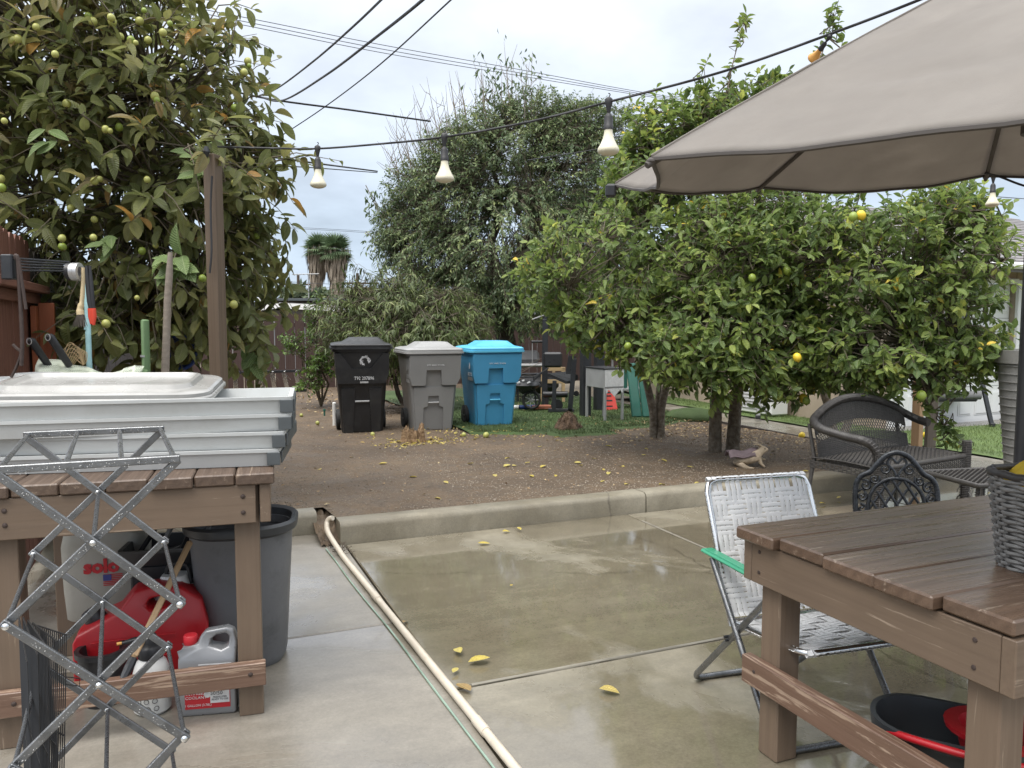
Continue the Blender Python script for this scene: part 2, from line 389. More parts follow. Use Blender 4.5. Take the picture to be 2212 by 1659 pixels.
M_redwood = wood('redwood_fence', (0.20, 0.085, 0.058), (0.115, 0.048, 0.034), (0.27, 0.16, 0.12), 0.06, rough=0.65, grain=0.75, bump=0.5)
M_orangewd = wood('orange_stained_wood', (0.30, 0.085, 0.03), (0.21, 0.06, 0.022), None, rough=0.55)
M_darkfence = wood('dark_brown_fence', (0.088, 0.052, 0.043), (0.055, 0.032, 0.027), None, rough=0.7, grain=0.6, bump=0.3)
M_oldfence = wood('old_grey_fence', (0.07, 0.058, 0.05), (0.04, 0.033, 0.03), None, rough=0.8)
M_stakewd = wood('grey_stake_wood', (0.26, 0.22, 0.18), (0.14, 0.115, 0.09), None, rough=0.85, bump=0.8)
M_palewood = wood('pale_chair_wood', (0.50, 0.36, 0.20), (0.40, 0.27, 0.14), None, rough=0.55)
M_bark = mat('bark_grey_brown', (0.15, 0.118, 0.085), 0.9, var=0.45, scale=12, bump=1.0, bscale=26, c2=(0.30, 0.265, 0.215), cov=0.42, bdist=0.02)
M_barkdark = mat('bark_dark', (0.075, 0.058, 0.043), 0.9, var=0.4, scale=9, bump=0.8, bscale=30, bdist=0.015)
M_twig = mat('twig', (0.12, 0.10, 0.07), 0.85, var=0.3, scale=20, bump=0)
M_bare = mat('bare_twig', (0.20, 0.17, 0.135), 0.85, var=0.2, scale=20, bump=0)
M_guava = leafmat('guava_leaf', [(0.000, (0.100, 0.135, 0.047)), (0.300, (0.173, 0.205, 0.066)), (0.580, (0.241, 0.260, 0.085)), (0.780, (0.314, 0.295, 0.103)), (0.900, (0.293, 0.226, 0.103)), (0.975, (0.614, 0.328, 0.079))], 0.34, vein=(0.27, 0.27, 0.14), trans=0.46)
M_guavaL = leafmat('guava_young_leaf', [(0.0, (0.13, 0.20, 0.06)), (1.0, (0.22, 0.32, 0.10))], 0.42, vein=(0.33, 0.40, 0.2), trans=0.25)
M_lemon = leafmat('lemon_leaf', [(0.000, (0.069, 0.125, 0.048)), (0.350, (0.140, 0.221, 0.064)), (0.650, (0.233, 0.326, 0.080)), (0.880, (0.396, 0.484, 0.120)), (0.965, (0.675, 0.694, 0.158)), (0.985, (1.279, 0.904, 0.133))], 0.30, vein=(0.27, 0.31, 0.11), trans=0.46, vscale=7)
M_ficus = leafmat('drooping_tree_leaf', [(0.000, (0.081, 0.125, 0.064)), (0.450, (0.160, 0.221, 0.103)), (0.800, (0.285, 0.347, 0.152)), (1.000, (0.491, 0.542, 0.211))], 0.45, trans=0.35)
M_willow = leafmat('narrow_shrub_leaf', [(0.000, (0.054, 0.078, 0.027)), (0.500, (0.117, 0.155, 0.049)), (0.850, (0.184, 0.223, 0.072)), (1.000, (0.263, 0.278, 0.102))], 0.5, trans=0.25)
M_bush = leafmat('green_bush_leaf', [(0.000, (0.056, 0.106, 0.022)), (0.600, (0.119, 0.206, 0.040)), (1.000, (0.213, 0.325, 0.062))], 0.4, trans=0.25)
M_fartree = leafmat('far_tree_leaf', [(0.000, (0.065, 0.098, 0.058)), (1.000, (0.143, 0.182, 0.098))], 0.6, trans=0.15)
M_farbush = leafmat('far_yellow_bush_leaf', [(0.0, (0.13, 0.14, 0.04)), (1.0, (0.25, 0.25, 0.07))], 0.6, trans=0.15)
M_palmg = leafmat('palm_green', [(0.000, (0.078, 0.130, 0.065)), (1.000, (0.169, 0.234, 0.117))], 0.5, trans=0.15)
M_palmd = leafmat('palm_dead', [(0.0, (0.17, 0.135, 0.10)), (1.0, (0.38, 0.32, 0.25))], 0.8, trans=0.1)
M_fallen = leafmat('fallen_leaf', [(0.0, (0.55, 0.42, 0.06)), (0.5, (0.62, 0.52, 0.14)), (0.75, (0.50, 0.36, 0.10)), (1.0, (0.33, 0.20, 0.09))], 0.5, vein=(0.45, 0.38, 0.15), trans=0.15, vscale=8)
M_litter = leafmat('litter', [(0.0, (0.50, 0.40, 0.22)), (0.5, (0.42, 0.29, 0.15)), (1.0, (0.24, 0.14, 0.07))], 0.7, trans=0.05)
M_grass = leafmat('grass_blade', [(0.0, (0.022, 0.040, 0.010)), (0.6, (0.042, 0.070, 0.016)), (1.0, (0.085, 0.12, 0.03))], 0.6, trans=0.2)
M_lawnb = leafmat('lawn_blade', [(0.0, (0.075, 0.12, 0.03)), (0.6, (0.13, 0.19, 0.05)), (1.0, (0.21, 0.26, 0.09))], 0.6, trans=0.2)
M_guavaf = mat('guava_fruit', (0.50, 0.46, 0.13), 0.4, var=0.3, scale=20, bump=0.1, bscale=200, c2=(0.22, 0.27, 0.075), cov=0.5)
M_lemonf = mat('lemon_fruit', (0.72, 0.52, 0.04), 0.38, var=0.12, scale=15, bump=0.2, bscale=260)
M_limef = mat('green_lemon_fruit', (0.22, 0.29, 0.045), 0.38, var=0.15, scale=15, bump=0.2, bscale=260)
M_calyx = mat('fruit_calyx', (0.08, 0.06, 0.03), 0.8, bump=0)
M_pebble = mat('pebble', (0.20, 0.165, 0.125), 0.7, var=0.5, scale=3.0, bump=0.2)
M_gravel = mat('pale_gravel', (0.34, 0.29, 0.23), 0.7, var=0.5, scale=3.0, bump=0.2)
M_traygrey = mat('light_grey_plastic', (0.47, 0.485, 0.48), 0.42, var=0.05, scale=3, bump=0.05, bscale=150, c2=(0.36, 0.36, 0.34), cov=0.25, soft=0.3)
M_traydark = mat('dark_grey_plastic', (0.075, 0.085, 0.09), 0.5, var=0.15, scale=4, bump=0.1)
M_lidgrey = mat('grey_lid_plastic', (0.34, 0.335, 0.32), 0.22, var=0.1, scale=3, bump=0.06, bscale=60, c2=(0.22, 0.215, 0.2), cov=0.35, soft=0.3, rvar=0.15)
M_alu = mat('aluminium', (0.24, 0.245, 0.25), 0.30, 0.9, var=0.15, scale=10, bump=0.45, bscale=330, bdist=0.003, c2=(0.13, 0.133, 0.136), cov=0.4)
M_alubright = mat('bright_aluminium', (0.72, 0.73, 0.73), 0.22, 1.0, var=0.08, scale=10, bump=0.05)
M_rod = mat('dark_rod', (0.05, 0.052, 0.055), 0.3, 0.3, var=0.3, scale=60, bump=0.5, bscale=240)
M_wire = mat('black_wire', (0.018, 0.018, 0.019), 0.4, 0.2, var=0.2, bump=0)
M_black = mat('black_plastic', (0.022, 0.022, 0.024), 0.42, var=0.3, scale=5, bump=0.1, c2=(0.06, 0.06, 0.06), cov=0.2)
M_blackvinyl = mat('black_vinyl', (0.020, 0.021, 0.023), 0.35, var=0.2, scale=5, bump=0.15)
M_blackmetal = mat('black_metal', (0.028, 0.030, 0.034), 0.4, 0.2, var=0.3, scale=8, bump=0.15, c2=(0.09, 0.09, 0.09), cov=0.15)
M_castiron = mat('cast_black_metal', (0.035, 0.038, 0.043), 0.28, 0.35, var=0.4, scale=25, bump=0.5, bscale=90, c2=(0.10, 0.11, 0.12), cov=0.3)
M_binblack = mat('bin_black', (0.012, 0.012, 0.013), 0.42, var=0.3, scale=3, bump=0.15, bscale=90, c2=(0.045, 0.045, 0.043), cov=0.30, soft=0.2)
M_bingrey = mat('bin_grey', (0.215, 0.215, 0.212), 0.42, var=0.08, scale=3, bump=0.1, bscale=120, c2=(0.27, 0.262, 0.25), cov=0.28, soft=0.12)
M_bingreylid = mat('bin_grey_lid', (0.31, 0.31, 0.305), 0.4, var=0.08, scale=3, bump=0.1, bscale=120)
M_binblue = mat('bin_blue', (0.062, 0.275, 0.48), 0.4, var=0.08, scale=3, bump=0.1, bscale=120, c2=(0.12, 0.28, 0.42), cov=0.28, soft=0.12)
M_binbluelid = mat('bin_blue_lid', (0.10, 0.42, 0.62), 0.38, var=0.08, scale=3, bump=0.1)
M_rubber = mat('rubber', (0.02, 0.02, 0.02), 0.7, var=0.3, scale=12, bump=0.3)
M_whiteprint = mat('white_print', (0.66, 0.67, 0.68), 0.6, var=0.15, scale=30, bump=0)
M_fadeprint = mat('faded_print', (0.33, 0.33, 0.33), 0.6, var=0.15, scale=30, bump=0)
M_chalk = mat('chalk_smear', (0.55, 0.55, 0.56), 0.8, var=0.3, scale=40, bump=0)
M_canvas = mat('umbrella_canvas', (0.355, 0.325, 0.295), 0.75, var=0.08, scale=3, bump=0.4, bscale=300, c2=(0.30, 0.275, 0.25), cov=0.4, soft=0.22, trans=0.5, bdist=0.002)
M_tape = mat('umbrella_tape', (0.075, 0.066, 0.06), 0.7, var=0.15, bump=0.1)
M_pole = mat('dark_grey_pole', (0.075, 0.075, 0.078), 0.4, 0.4, var=0.15, bump=0.1)
M_cable = mat('black_cable', (0.022, 0.022, 0.024), 0.55, var=0.2, bump=0)
M_farwire = mat('power_line', (0.07, 0.075, 0.085), 0.7, var=0.1, bump=0)
M_bulb = mat('cream_bulb', (0.66, 0.62, 0.48), 0.35, var=0.05, scale=10, bump=0)
M_bulbamber = mat('amber_bulb', (0.65, 0.33, 0.08), 0.35, var=0.05, scale=10, bump=0)
M_whitewall = mat('white_paint', (0.78, 0.78, 0.77), 0.5, var=0.03, scale=2, bump=0.03)
M_tan = mat('tan_stucco', (0.40, 0.325, 0.25), 0.9, var=0.1, scale=4, bump=0.5, bscale=120)
M_shingle = mat('grey_shingle', (0.19, 0.18, 0.18), 0.9, var=0.35, scale=14, bump=0.5, bscale=50)
M_eave = mat('dark_eave', (0.16, 0.15, 0.15), 0.7, var=0.15, bump=0.1)
M_greywall = mat('grey_siding', (0.24, 0.25, 0.26), 0.8, var=0.2, scale=3, bump=0.2)
M_can = mat('grey_trash_can', (0.155, 0.16, 0.17), 0.55, var=0.15, scale=4, bump=0.15, bscale=60, c2=(0.085, 0.088, 0.092), cov=0.35, soft=0.12)
M_candark = mat('dark_can_rim', (0.045, 0.048, 0.052), 0.45, var=0.2, scale=6, bump=0.1)
M_tank = mat('white_tank_shaded', (0.44, 0.43, 0.385), 0.4, var=0.05, scale=4, bump=0.05, c2=(0.33, 0.31, 0.26), cov=0.3, soft=0.3, trans=0.1)  # white tank, grimy; shade under the bench is put into its colour
M_red = mat('red_plastic', (0.42, 0.012, 0.018), 0.38, var=0.15, scale=4, bump=0.1, c2=(0.27, 0.01, 0.014), cov=0.25, soft=0.25)
M_redprint = mat('red_print', (0.50, 0.02, 0.03), 0.5, var=0.05, bump=0)
M_blueprint = mat('blue_print', (0.05, 0.06, 0.25), 0.5, var=0.05, bump=0)
M_silver = mat('silver_jug_plastic', (0.27, 0.275, 0.285), 0.33, 0.35, var=0.05, scale=4, bump=0.05)
M_whitepl = mat('white_plastic', (0.70, 0.70, 0.68), 0.4, var=0.04, bump=0.03)
M_web = mat('white_webbing', (0.92, 0.92, 0.92), 0.35, var=0.06, scale=12, bump=0.15, bscale=200, trans=0.12)
M_green = mat('green_plastic', (0.05, 0.36, 0.20), 0.35, var=0.08, bump=0.05)
M_wickdark = mat('dark_wicker', (0.050, 0.046, 0.043), 0.5, var=0.3, scale=30, bump=0.3, c2=(0.10, 0.095, 0.09), cov=0.3)
M_wickgrey = mat('grey_wicker', (0.20, 0.195, 0.185), 0.5, var=0.3, scale=30, bump=0.3, c2=(0.27, 0.26, 0.25), cov=0.35)
M_planter = mat('grey_planter_resin', (0.26, 0.255, 0.245), 0.6, var=0.15, scale=10, bump=0.4, bscale=60)
M_yellow = mat('yellow_cloth', (0.74, 0.52, 0.04), 0.85, var=0.1, scale=10, bump=0.4, bscale=160)
M_bucket = mat('charcoal_bucket', (0.038, 0.042, 0.046), 0.45, var=0.12, scale=4, bump=0.06)
M_pvc = mat('cream_pvc_pipe', (0.56, 0.50, 0.41), 0.38, var=0.07, scale=6, bump=0.06, c2=(0.40, 0.34, 0.26), cov=0.2, soft=0.3)
M_hose = mat('pale_green_hose', (0.24, 0.33, 0.265), 0.5, var=0.12, bump=0.05)
M_conduit = mat('grey_joint_strip', (0.20, 0.185, 0.15), 0.55, var=0.2, scale=6, bump=0.2)
M_jointdark = mat('joint_soil', (0.022, 0.02, 0.016), 0.8, var=0.3, bump=0.2)
M_tandle = wood('tan_handle', (0.40, 0.27, 0.15), (0.30, 0.19, 0.10), None, rough=0.5)
M_creamhandle = mat('cream_handle', (0.62, 0.50, 0.30), 0.4, var=0.08, bump=0.03)
M_bristle = mat('grey_bristle', (0.13, 0.115, 0.095), 0.9, var=0.3, scale=40, bump=0.4)
M_redgrip = mat('red_grip', (0.62, 0.06, 0.03), 0.45, var=0.1, bump=0.1)
M_turq = mat('turquoise_pole', (0.25, 0.42, 0.44), 0.5, var=0.15, scale=20, bump=0.1)
M_greenpole = mat('dull_green_pole', (0.10, 0.17, 0.075), 0.55, var=0.15, scale=12, bump=0.1)
M_net = mat('white_green_netting', (0.62, 0.66, 0.55), 0.5, var=0.1, bump=0)
M_tape2 = mat('silver_roll', (0.55, 0.55, 0.55), 0.35, 0.6, var=0.05, bump=0)
M_rust = mat('rusty_iron', (0.06, 0.042, 0.036), 0.7, 0.2, var=0.3, scale=20, bump=0.4)
M_bluepl = mat('blue_plastic', (0.02, 0.05, 0.20), 0.4, var=0.1, bump=0)
M_stump = mat('stump_wood', (0.30, 0.205, 0.115), 0.9, var=0.4, scale=16, bump=0.9, bscale=40, c2=(0.14, 0.08, 0.04), cov=0.5, bdist=0.02)
M_mound = mat('mound_fibre', (0.095, 0.060, 0.038), 0.95, var=0.45, scale=14, bump=1.0, bscale=60, bdist=0.03, c2=(0.15, 0.095, 0.055), cov=0.4)
M_stone = mat('painted_stone', (0.40, 0.325, 0.235), 0.75, var=0.2, scale=20, bump=0.4, c2=(0.27, 0.215, 0.15), cov=0.4)
M_wing = mat('purple_grey_stone', (0.165, 0.125, 0.135), 0.75, var=0.2, scale=20, bump=0.3, c2=(0.38, 0.32, 0.26), cov=0.22)
M_galv = mat('grey_galvanised', (0.33, 0.33, 0.33), 0.5, 0.3, var=0.15, scale=6, bump=0.1)
M_dkgreen = mat('dark_green_plastic', (0.018, 0.10, 0.075), 0.45, var=0.15, bump=0.08)
M_signred = mat('red_sign', (0.62, 0.07, 0.055), 0.5, var=0.05, bump=0)
M_hill = mat('hill_scrub', (0.13, 0.15, 0.12), 0.95, var=0.2, scale=0.01, bump=0)
M_paver = mat('red_paver', (0.32, 0.12, 0.07), 0.85, var=0.2, bump=0.3)
M_cushgrey = mat('grey_cushion', (0.16, 0.16, 0.165), 0.8, var=0.15, bump=0.3)
# ================================================================ the setting
def fbm(x, y, s, o=3): return mnoise.fractal(Vector((x * s, y * s, 1.7)), 1.0, 2.0, o)
t_ = MB().grid(lambda a, b: (-900 + 1800 * a, -300 + 2300 * b, -0.08), 6, 6).build('terrain', M_terrain); tag(t_, kind='structure')
hb = MB()
hb.grid(lambda a, b: (-1600 + 2600 * a, 2300 + 500 * b, -5 + math.sin(b * math.pi) * (95 + 75 * mnoise.noise(Vector((a * 5.1, 0.3, 0))) + 18 * mnoise.noise(Vector((a * 21, b * 3, 2))))), 90, 10)
tag(hb.build('hills', M_hill, smooth=60), kind='structure')

# ---- patio: cast slabs with open joints
patio = empty('patio', (0, 0, 0), kind='structure')
MB().add([pq(-2.6, -7.5, -0.065), pq(9.5, -7.5, -0.065), pq(9.5, 0.4, -0.065), pq(-2.6, 0.4, -0.065)], [(0, 1, 2, 3)]).build('joint_bed', M_jointdark, patio)
def slab(q0, q1, p0, p1, m, z=0.0, parent=patio, th=0.06):
    g = 0.0065
    c = pq((q0 + q1) / 2, (p0 + p1) / 2, z - th / 2)
    me = MB().cbox((0, 0, 0), (q1 - q0 - 2 * g, p1 - p0 - 2 * g, th), 0.006).mesh('slab', m)
    return place('slab', me, parent, c, Matrix.Rotation(ANG, 3, 'Z'))
for q0, q1, p0, p1, m in ((-2.5, 0, -1.48, 0.36, M_slabA), (-2.5, 0, -3.9, -1.48, M_slabA), (-2.5, 0, -7.4, -3.9, M_slabA),
                          (0, 2.2, -2.28, 0, M_slabB), (0, 2.2, -4.6, -2.28, M_slabB), (0, 2.2, -7.4, -4.6, M_slabB),
                          (2.2, 4.5, -2.28, 0, M_slabB), (2.2, 4.5, -4.6, -2.28, M_slabB), (2.2, 4.5, -7.4, -4.6, M_slabB),
                          (4.5, 9.3, -2.28, 0, M_slabB), (4.5, 9.3, -7.4, -2.28, M_slabB)):
    slab(q0, q1, p0, p1, m)
# ---- walkway beside the bed
walk = empty('walkway', (0, 0, 0), kind='structure')
for p0, p1 in ((0, 1.6), (1.6, 3.3), (3.3, 5.1), (5.1, 7.2)):
    slab(5.98, 7.15, p0, p1, M_walk, 0.02, walk)
slab(7.15, 13, 2.45, 2.82, M_walk, 0.03, walk)
# ---- kerb
kerb = empty('kerb', (0, 0, 0), kind='structure')
def kerb_seg(q0, q1, p0=0.0):
    prof = [(0.0, -0.05), (0.004, 0.115), (0.014, 0.14), (0.036, 0.152), (0.17, 0.152), (0.18, 0.146), (0.18, -0.05)]
    n = max(2, int((q1 - q0) / 0.12)); rings = []
    for i in range(n + 1):
        q = q0 + (q1 - q0) * i / n; w = 0.004 * mnoise.noise(Vector((q * 2.3, p0, 0)))
        wob = 0.003 * mnoise.noise(Vector((q * 5, 4, p0)))
        rings.append([pq(q, p0 + a + w, z + (wob if z > 0 else 0)) for a, z in prof])
    MB().loft(rings).build('kerb_stone', M_curb, kerb, smooth=40)
kerb_seg(-2.5, -0.13, 0.365); kerb_seg(-0.03, 2.376); kerb_seg(2.386, 4.6); kerb_seg(4.608, 5.95)
# broken corner and a short return where the pipe comes through
MB().grid(lambda a, b: pq(-0.16 + 0.15 * a, 0.0 + 0.6 * b, 0.008 + 0.105 * min(1, b * 1.2) + 0.05 * mnoise.noise(Vector((a * 6, b * 9, 3)))), 8, 14).build('gap_soil', M_dirt, kerb, smooth=60)
# ---- dirt bed
def dirt_z(q, p):
    w = pq(q, p); z = 0.148 + 0.022 * fbm(w.x, w.y, 0.7) + 0.008 * fbm(w.x, w.y, 3.3)
    e = min(1.0, max(0.0, (p - 0.15) / 0.35)); z = 0.128 * (1 - e) + z * e
    if q > 5.6: z += -0.06 * (q - 5.6) / 0.4
    return z
db = MB(); NQ, NP = 150, 150
def dirt_pt(a, b):
    q = -2.4 + 8.36 * a; p0 = 0.17 + (0.36 if q < -0.05 else 0.0); p = p0 + (11.6 - p0) * b ** 1.5
    z = dirt_z(q, p)
    return pq(q, p, z)
db.grid(dirt_pt, NQ, NP)
tag(db.build('dirt_bed', M_dirt, smooth=80), kind='structure')
# ---- artificial turf and lawn
def turf_edge(q): return 3.55 + 0.35 * math.sin(q * 1.1 + 0.6) - (0.35 if 3.1 < q < 3.9 else 0) + 0.12 * mnoise.noise(Vector((q * 2.2, 0, 0)))
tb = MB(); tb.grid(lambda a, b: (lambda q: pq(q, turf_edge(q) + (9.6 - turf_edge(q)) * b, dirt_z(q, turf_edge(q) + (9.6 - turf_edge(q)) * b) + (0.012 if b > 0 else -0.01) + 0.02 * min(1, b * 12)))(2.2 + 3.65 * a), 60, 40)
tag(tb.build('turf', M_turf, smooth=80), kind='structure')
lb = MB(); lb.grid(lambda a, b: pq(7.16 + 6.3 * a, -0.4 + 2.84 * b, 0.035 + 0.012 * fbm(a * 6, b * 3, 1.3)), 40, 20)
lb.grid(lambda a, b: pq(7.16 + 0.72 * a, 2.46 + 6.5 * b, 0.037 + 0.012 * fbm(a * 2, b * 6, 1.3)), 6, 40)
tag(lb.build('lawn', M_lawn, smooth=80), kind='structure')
# timber edging between bed and walkway
edging = empty('garden_edging', pq(5.97, 1, 0), label='dark timber edging between the dirt bed and the concrete walkway', cat='edging')
for p0, p1 in ((0.2, 2.4), (2.41, 4.7), (4.71, 6.9)):
    o = board('edging_board', M_oldfence, edging, pq(5.965, p0, 0.06) - edging.location, pq(5.965, p1, 0.06) - edging.location, 0.03, 0.12)

# ---- fences
def plank_mesh(name, w, h, t, m, dog=0.03):
    pts = [(-w / 2, 0), (w / 2, 0), (w / 2, h - dog), (w / 2 - dog, h), (-w / 2 + dog, h), (-w / 2, h - dog)]
    # planks stand along local X so that the wood figure runs up the board
    return MB().extr([(b, a) for a, b in pts], lambda x, y: (x, y, -t / 2), lambda x, y: (x, y, t / 2)).mesh(name, m)
def fence(name, q0, q1, p0, p1, w, gap, h, zb, m, label, dirv, t=0.018, jit=0.0, dog=0.03, rails=(0.25, 0.85), railside=1, railm=None, rpost=2.4):
    a = pq(q0, p0, 0); b = pq(q1, p1, 0); root = empty(name, (a + b) / 2, label=label, cat='fence')
    L = (b - a).length; d = (b - a).normalized(); nrm = Vector((-d.y, d.x, 0)) * railside; n = int(L / (w + gap))
    mes = [plank_mesh('plank', w, h + random.uniform(-jit, jit), t, m, dog) for _ in range(4)]
    for i in range(n):
        c = a + d * ((i + 0.5) * (w + gap)) + Vector((0, 0, zb + random.uniform(-jit, jit) * 0.5)) - root.location
        rot = Matrix((Vector((0, 0, 1)), d, Vector((0, 0, 1)).cross(d))).transposed()
        place('plank', random.choice(mes), root, c + nrm * random.uniform(-0.002, 0.002), rot @ Matrix.Rotation(random.uniform(-0.006, 0.006), 3, 'Z'))
    for r in rails:
        zc = Vector((0, 0, zb + h * r)); off = nrm * (t / 2 + 0.024)
        board('rail', railm or m, root, a + zc + off - root.location, b + zc + off - root.location, 0.04, 0.088)
    k = int(L / rpost)
    for i in range(k + 1):
        c = a + d * (L * i / max(1, k)) + nrm * (t / 2 + 0.095)
        board('fence_post', railm or m, root, c + Vector((0, 0, zb - 0.1)) - root.location, c + Vector((0, 0, zb + h * 0.97)) - root.location, 0.088, 0.088, d)
    return root
fence('plank_fence', -1.9, 10.6, 11.3, 11.3, 0.19, 0.012, 1.57, 0.12, M_darkfence, 'dark brown plank fence across the back of the yard with bright gaps', Qd, dog=0.025, jit=0.008)
lf = fence('plank_fence', -1.83, -1.83, -1.1, 0.35, 0.14, 0.005, 1.92, 0.08, M_redwood, 'reddish weathered plank fence at the left edge behind the grey trays', Pd, jit=0.012, railside=1, rails=(), rpost=9)
fence('plank_fence', -1.83, -1.83, 0.36, 11.2, 0.14, 0.005, 1.86, 0.08, M_oldfence, 'old grey plank fence running back under the guava tree', Pd, jit=0.012, railside=1, rails=(0.3, 0.85), rpost=2.4)
# fence details at the left edge: rail shelf and the orange board
lc = lf.location
board('rail', M_redwood, lf, pq(-1.775, -1.0, 1.70) - lc, pq(-1.775, 0.42, 1.70) - lc, 0.09, 0.045)
board('rail', M_redwood, lf, pq(-1.80, -1.0, 1.645) - lc, pq(-1.80, 0.42, 1.645) - lc, 0.035, 0.06)
board('brace_board', M_orangewd, lf, pq(-1.735, 0.30, 0.2) - lc, pq(-1.735, 0.30, 1.62) - lc, 0.085, 0.04, Pd)
board('brace_board', M_orangewd, lf, pq(-1.79, 0.22, 0.2) - lc, pq(-1.79, 0.22, 1.60) - lc, 0.10, 0.03, Qd)

# ---- garage
g0 = pq(7.86, 2.83, 0)
garage = empty('garage', g0, ANG, 'tan stucco garage with white panelled door behind the lemon trees', 'garage')
def gb(name, m, c, d, b=0.004): return MB().cbox(c, d, b).build(name, m, garage)
gb('wall', M_tan, (0.1, 3.2, 1.12), (0.16, 6.2, 2.35))
gb('wall', M_tan, (0.18, 0.083, 1.12), (0.3, 0.16, 2.35)); gb('wall', M_tan, (4.2, 0.083, 1.12), (2.7, 0.16, 2.35)); gb('wall', M_tan, (1.59, 0.083, 2.19), (2.5, 0.158, 0.2))
door = gb('garage_door', M_whitewall, (1.59, 0.12, 1.04), (2.5, 0.05, 2.08))
for i in range(4):
    for j in range(7):
        cx = 1.59 - 1.25 + 2.5 * (j + 0.5) / 7; cz = 0.03 + 2.05 * (i + 0.5) / 4
        mb = MB(); wv, hv = 0.28, 0.36
        rr = lambda w, h, y: [(cx - w / 2, y, cz - h / 2), (cx + w / 2, y, cz - h / 2), (cx + w / 2, y, cz + h / 2), (cx - w / 2, y, cz + h / 2)]
        mb.loft([rr(wv, hv, 0.096), rr(wv, hv, 0.088), rr(wv - 0.03, hv - 0.03, 0.086), rr(wv - 0.06, hv - 0.06, 0.078)]).build('door_panel', M_whitewall, door)
for i in range(1, 4):
    MB().box((1.59, 0.0935, 0.03 + 2.05 * i / 4), (2.48, 0.004, 0.008)).build('panel_joint', M_fadeprint, door)
gb('door_frame', M_whitewall, (0.30, -0.02, 1.07), (0.09, 0.05, 2.14)); gb('door_frame', M_whitewall, (2.88, -0.02, 1.07), (0.09, 0.05, 2.14)); gb('door_frame', M_whitewall, (1.59, -0.021, 2.12), (2.49, 0.052, 0.08))
rf = MB()
rf.add([(-0.55, -0.5, 2.24), (6.5, -0.5, 2.24), (6.5, 2.7, 3.45), (-0.55, 2.7, 3.45), (-0.55, -0.5, 2.36), (6.5, -0.5, 2.36), (6.5, 2.7, 3.57), (-0.55, 2.7, 3.57)], [(0, 1, 2, 3), (4, 5, 6, 7), (0, 1, 5, 4), (1, 2, 6, 5), (2, 3, 7, 6), (3, 0, 4, 7)])
rf.add([(-0.55, 6.6, 2.24), (6.5, 6.6, 2.24), (6.5, 2.71, 3.45), (-0.55, 2.71, 3.45), (-0.55, 6.6, 2.36), (6.5, 6.6, 2.36), (6.5, 2.71, 3.57), (-0.55, 2.71, 3.57)], [(0, 1, 2, 3), (4, 5, 6, 7), (0, 1, 5, 4), (1, 2, 6, 5), (2, 3, 7, 6), (3, 0, 4, 7)])
roof = rf.build('roof', M_shingle, garage)
for i in range(22):                                      # shingle courses stand proud of each other
    f = i / 22; y0 = -0.52 + 3.2 * f; z0 = 2.36 + 1.21 * f
    MB().add([(-0.57, y0, z0 + 0.004), (6.52, y0, z0 + 0.004), (6.52, y0, z0 + 0.018), (-0.57, y0, z0 + 0.018), (-0.57, y0 + 0.165, z0 + 0.0665), (6.52, y0 + 0.165, z0 + 0.0665)], [(0, 1, 2, 3), (3, 2, 5, 4)]).build('shingle_course', M_shingle, roof)
MB().cbox((2.97, -0.53, 2.29), (7.1, 0.03, 0.16), 0.004).build('fascia', M_eave, roof)
MB().cbox((-0.57, 1.08, 2.86), (0.03, 3.5, 0.15), 0.004, eul(20.7, 0, 0)).build('fascia', M_eave, roof)
MB().tube([(-0.5, -0.57, 2.3), (6.4, -0.57, 2.3)], 0.05, 8).build('gutter', M_whitewall, roof)
# air conditioner on the side wall
acu = empty('air_conditioner', pq(7.55, 4.75, 0.04), ANG, 'white louvred air conditioner unit beside the tan garage wall', 'air conditioner')
MB().cbox((0, 0, 0.33), (0.34, 0.85, 0.62), 0.02).build('casing', M_whitewall, acu)
for i in range(9): MB().cbox((-0.178, 0, 0.1 + 0.055 * i), (0.016, 0.7, 0.012), 0.002).build('louvre', M_fadeprint, acu)
for s in (-1, 1): MB().cbox((0, 0.3 * s, 0.01), (0.3, 0.06, 0.03)).build('foot', M_black, acu)

# ---- the neighbours: low house over the back fence
hs = empty('house', at(690, 690, 25) * 1.0, 0, 'low grey house with white roof edge seen over the back fence', 'house'); hs.location.z = 0
hl = hs.location
def hv(u, v, y): return at(u, v, y) - hl
x0, x1 = at(500, 690, 25).x - hl.x, at(1240, 690, 25).x - hl.x
MB().cbox(((x0 + x1) / 2, 2.5, 0.9), (x1 - x0, 5, 2.0), 0.01).build('wall', M_greywall, hs)
pk = at(610, 655, 25).x - hl.x
zE0, zP, zE1 = at(500, 672, 25).z, at(610, 655, 25).z, at(1240, 688, 25).z
def prism(zs, th, y0, y1):
    xs = (x0 - 0.4, pk, x1 + 0.4); ring = [(x, z) for x, z in zip(xs, zs)] + [(x, z - th) for x, z in list(zip(xs, zs))[::-1]]
    return MB().extr(ring, lambda x, z: (x, y0, z), lambda x, z: (x, y1, z))
rfo = prism((zE0 + 0.02, zP + 0.02, zE1 + 0.02), 0.05, -0.45, 5.5).build('roof', M_eave, hs)
prism((zE0, zP, zE1), 0.17, -0.5, -0.452).build('fascia', M_whitewall, rfo)
prism((zE0 - 0.36, zE0 - 0.33, zE1 - 0.30), 0.06, -0.04, -0.002).build('trim', M_whitewall, hs)
fx = at(575, 678, 24.9) - hl
sec = MB().cbox((fx.x, -0.12, fx.z), (0.26, 0.2, 0.1), 0.02); sec.lathe([(0.06, -0.2), (0.09, -0.14), (0.07, -0.05)], 10, (fx.x, -0.14, fx.z)); sec.build('security_lamp', M_whitewall, hs)
vent = MB().tube(bez([hv(560, 660, 26), hv(560, 640, 26), hv(563, 634, 26), hv(568, 640, 26)], 5), 0.05, 6); vent.build('vent_pipe', M_whitewall, rfo)
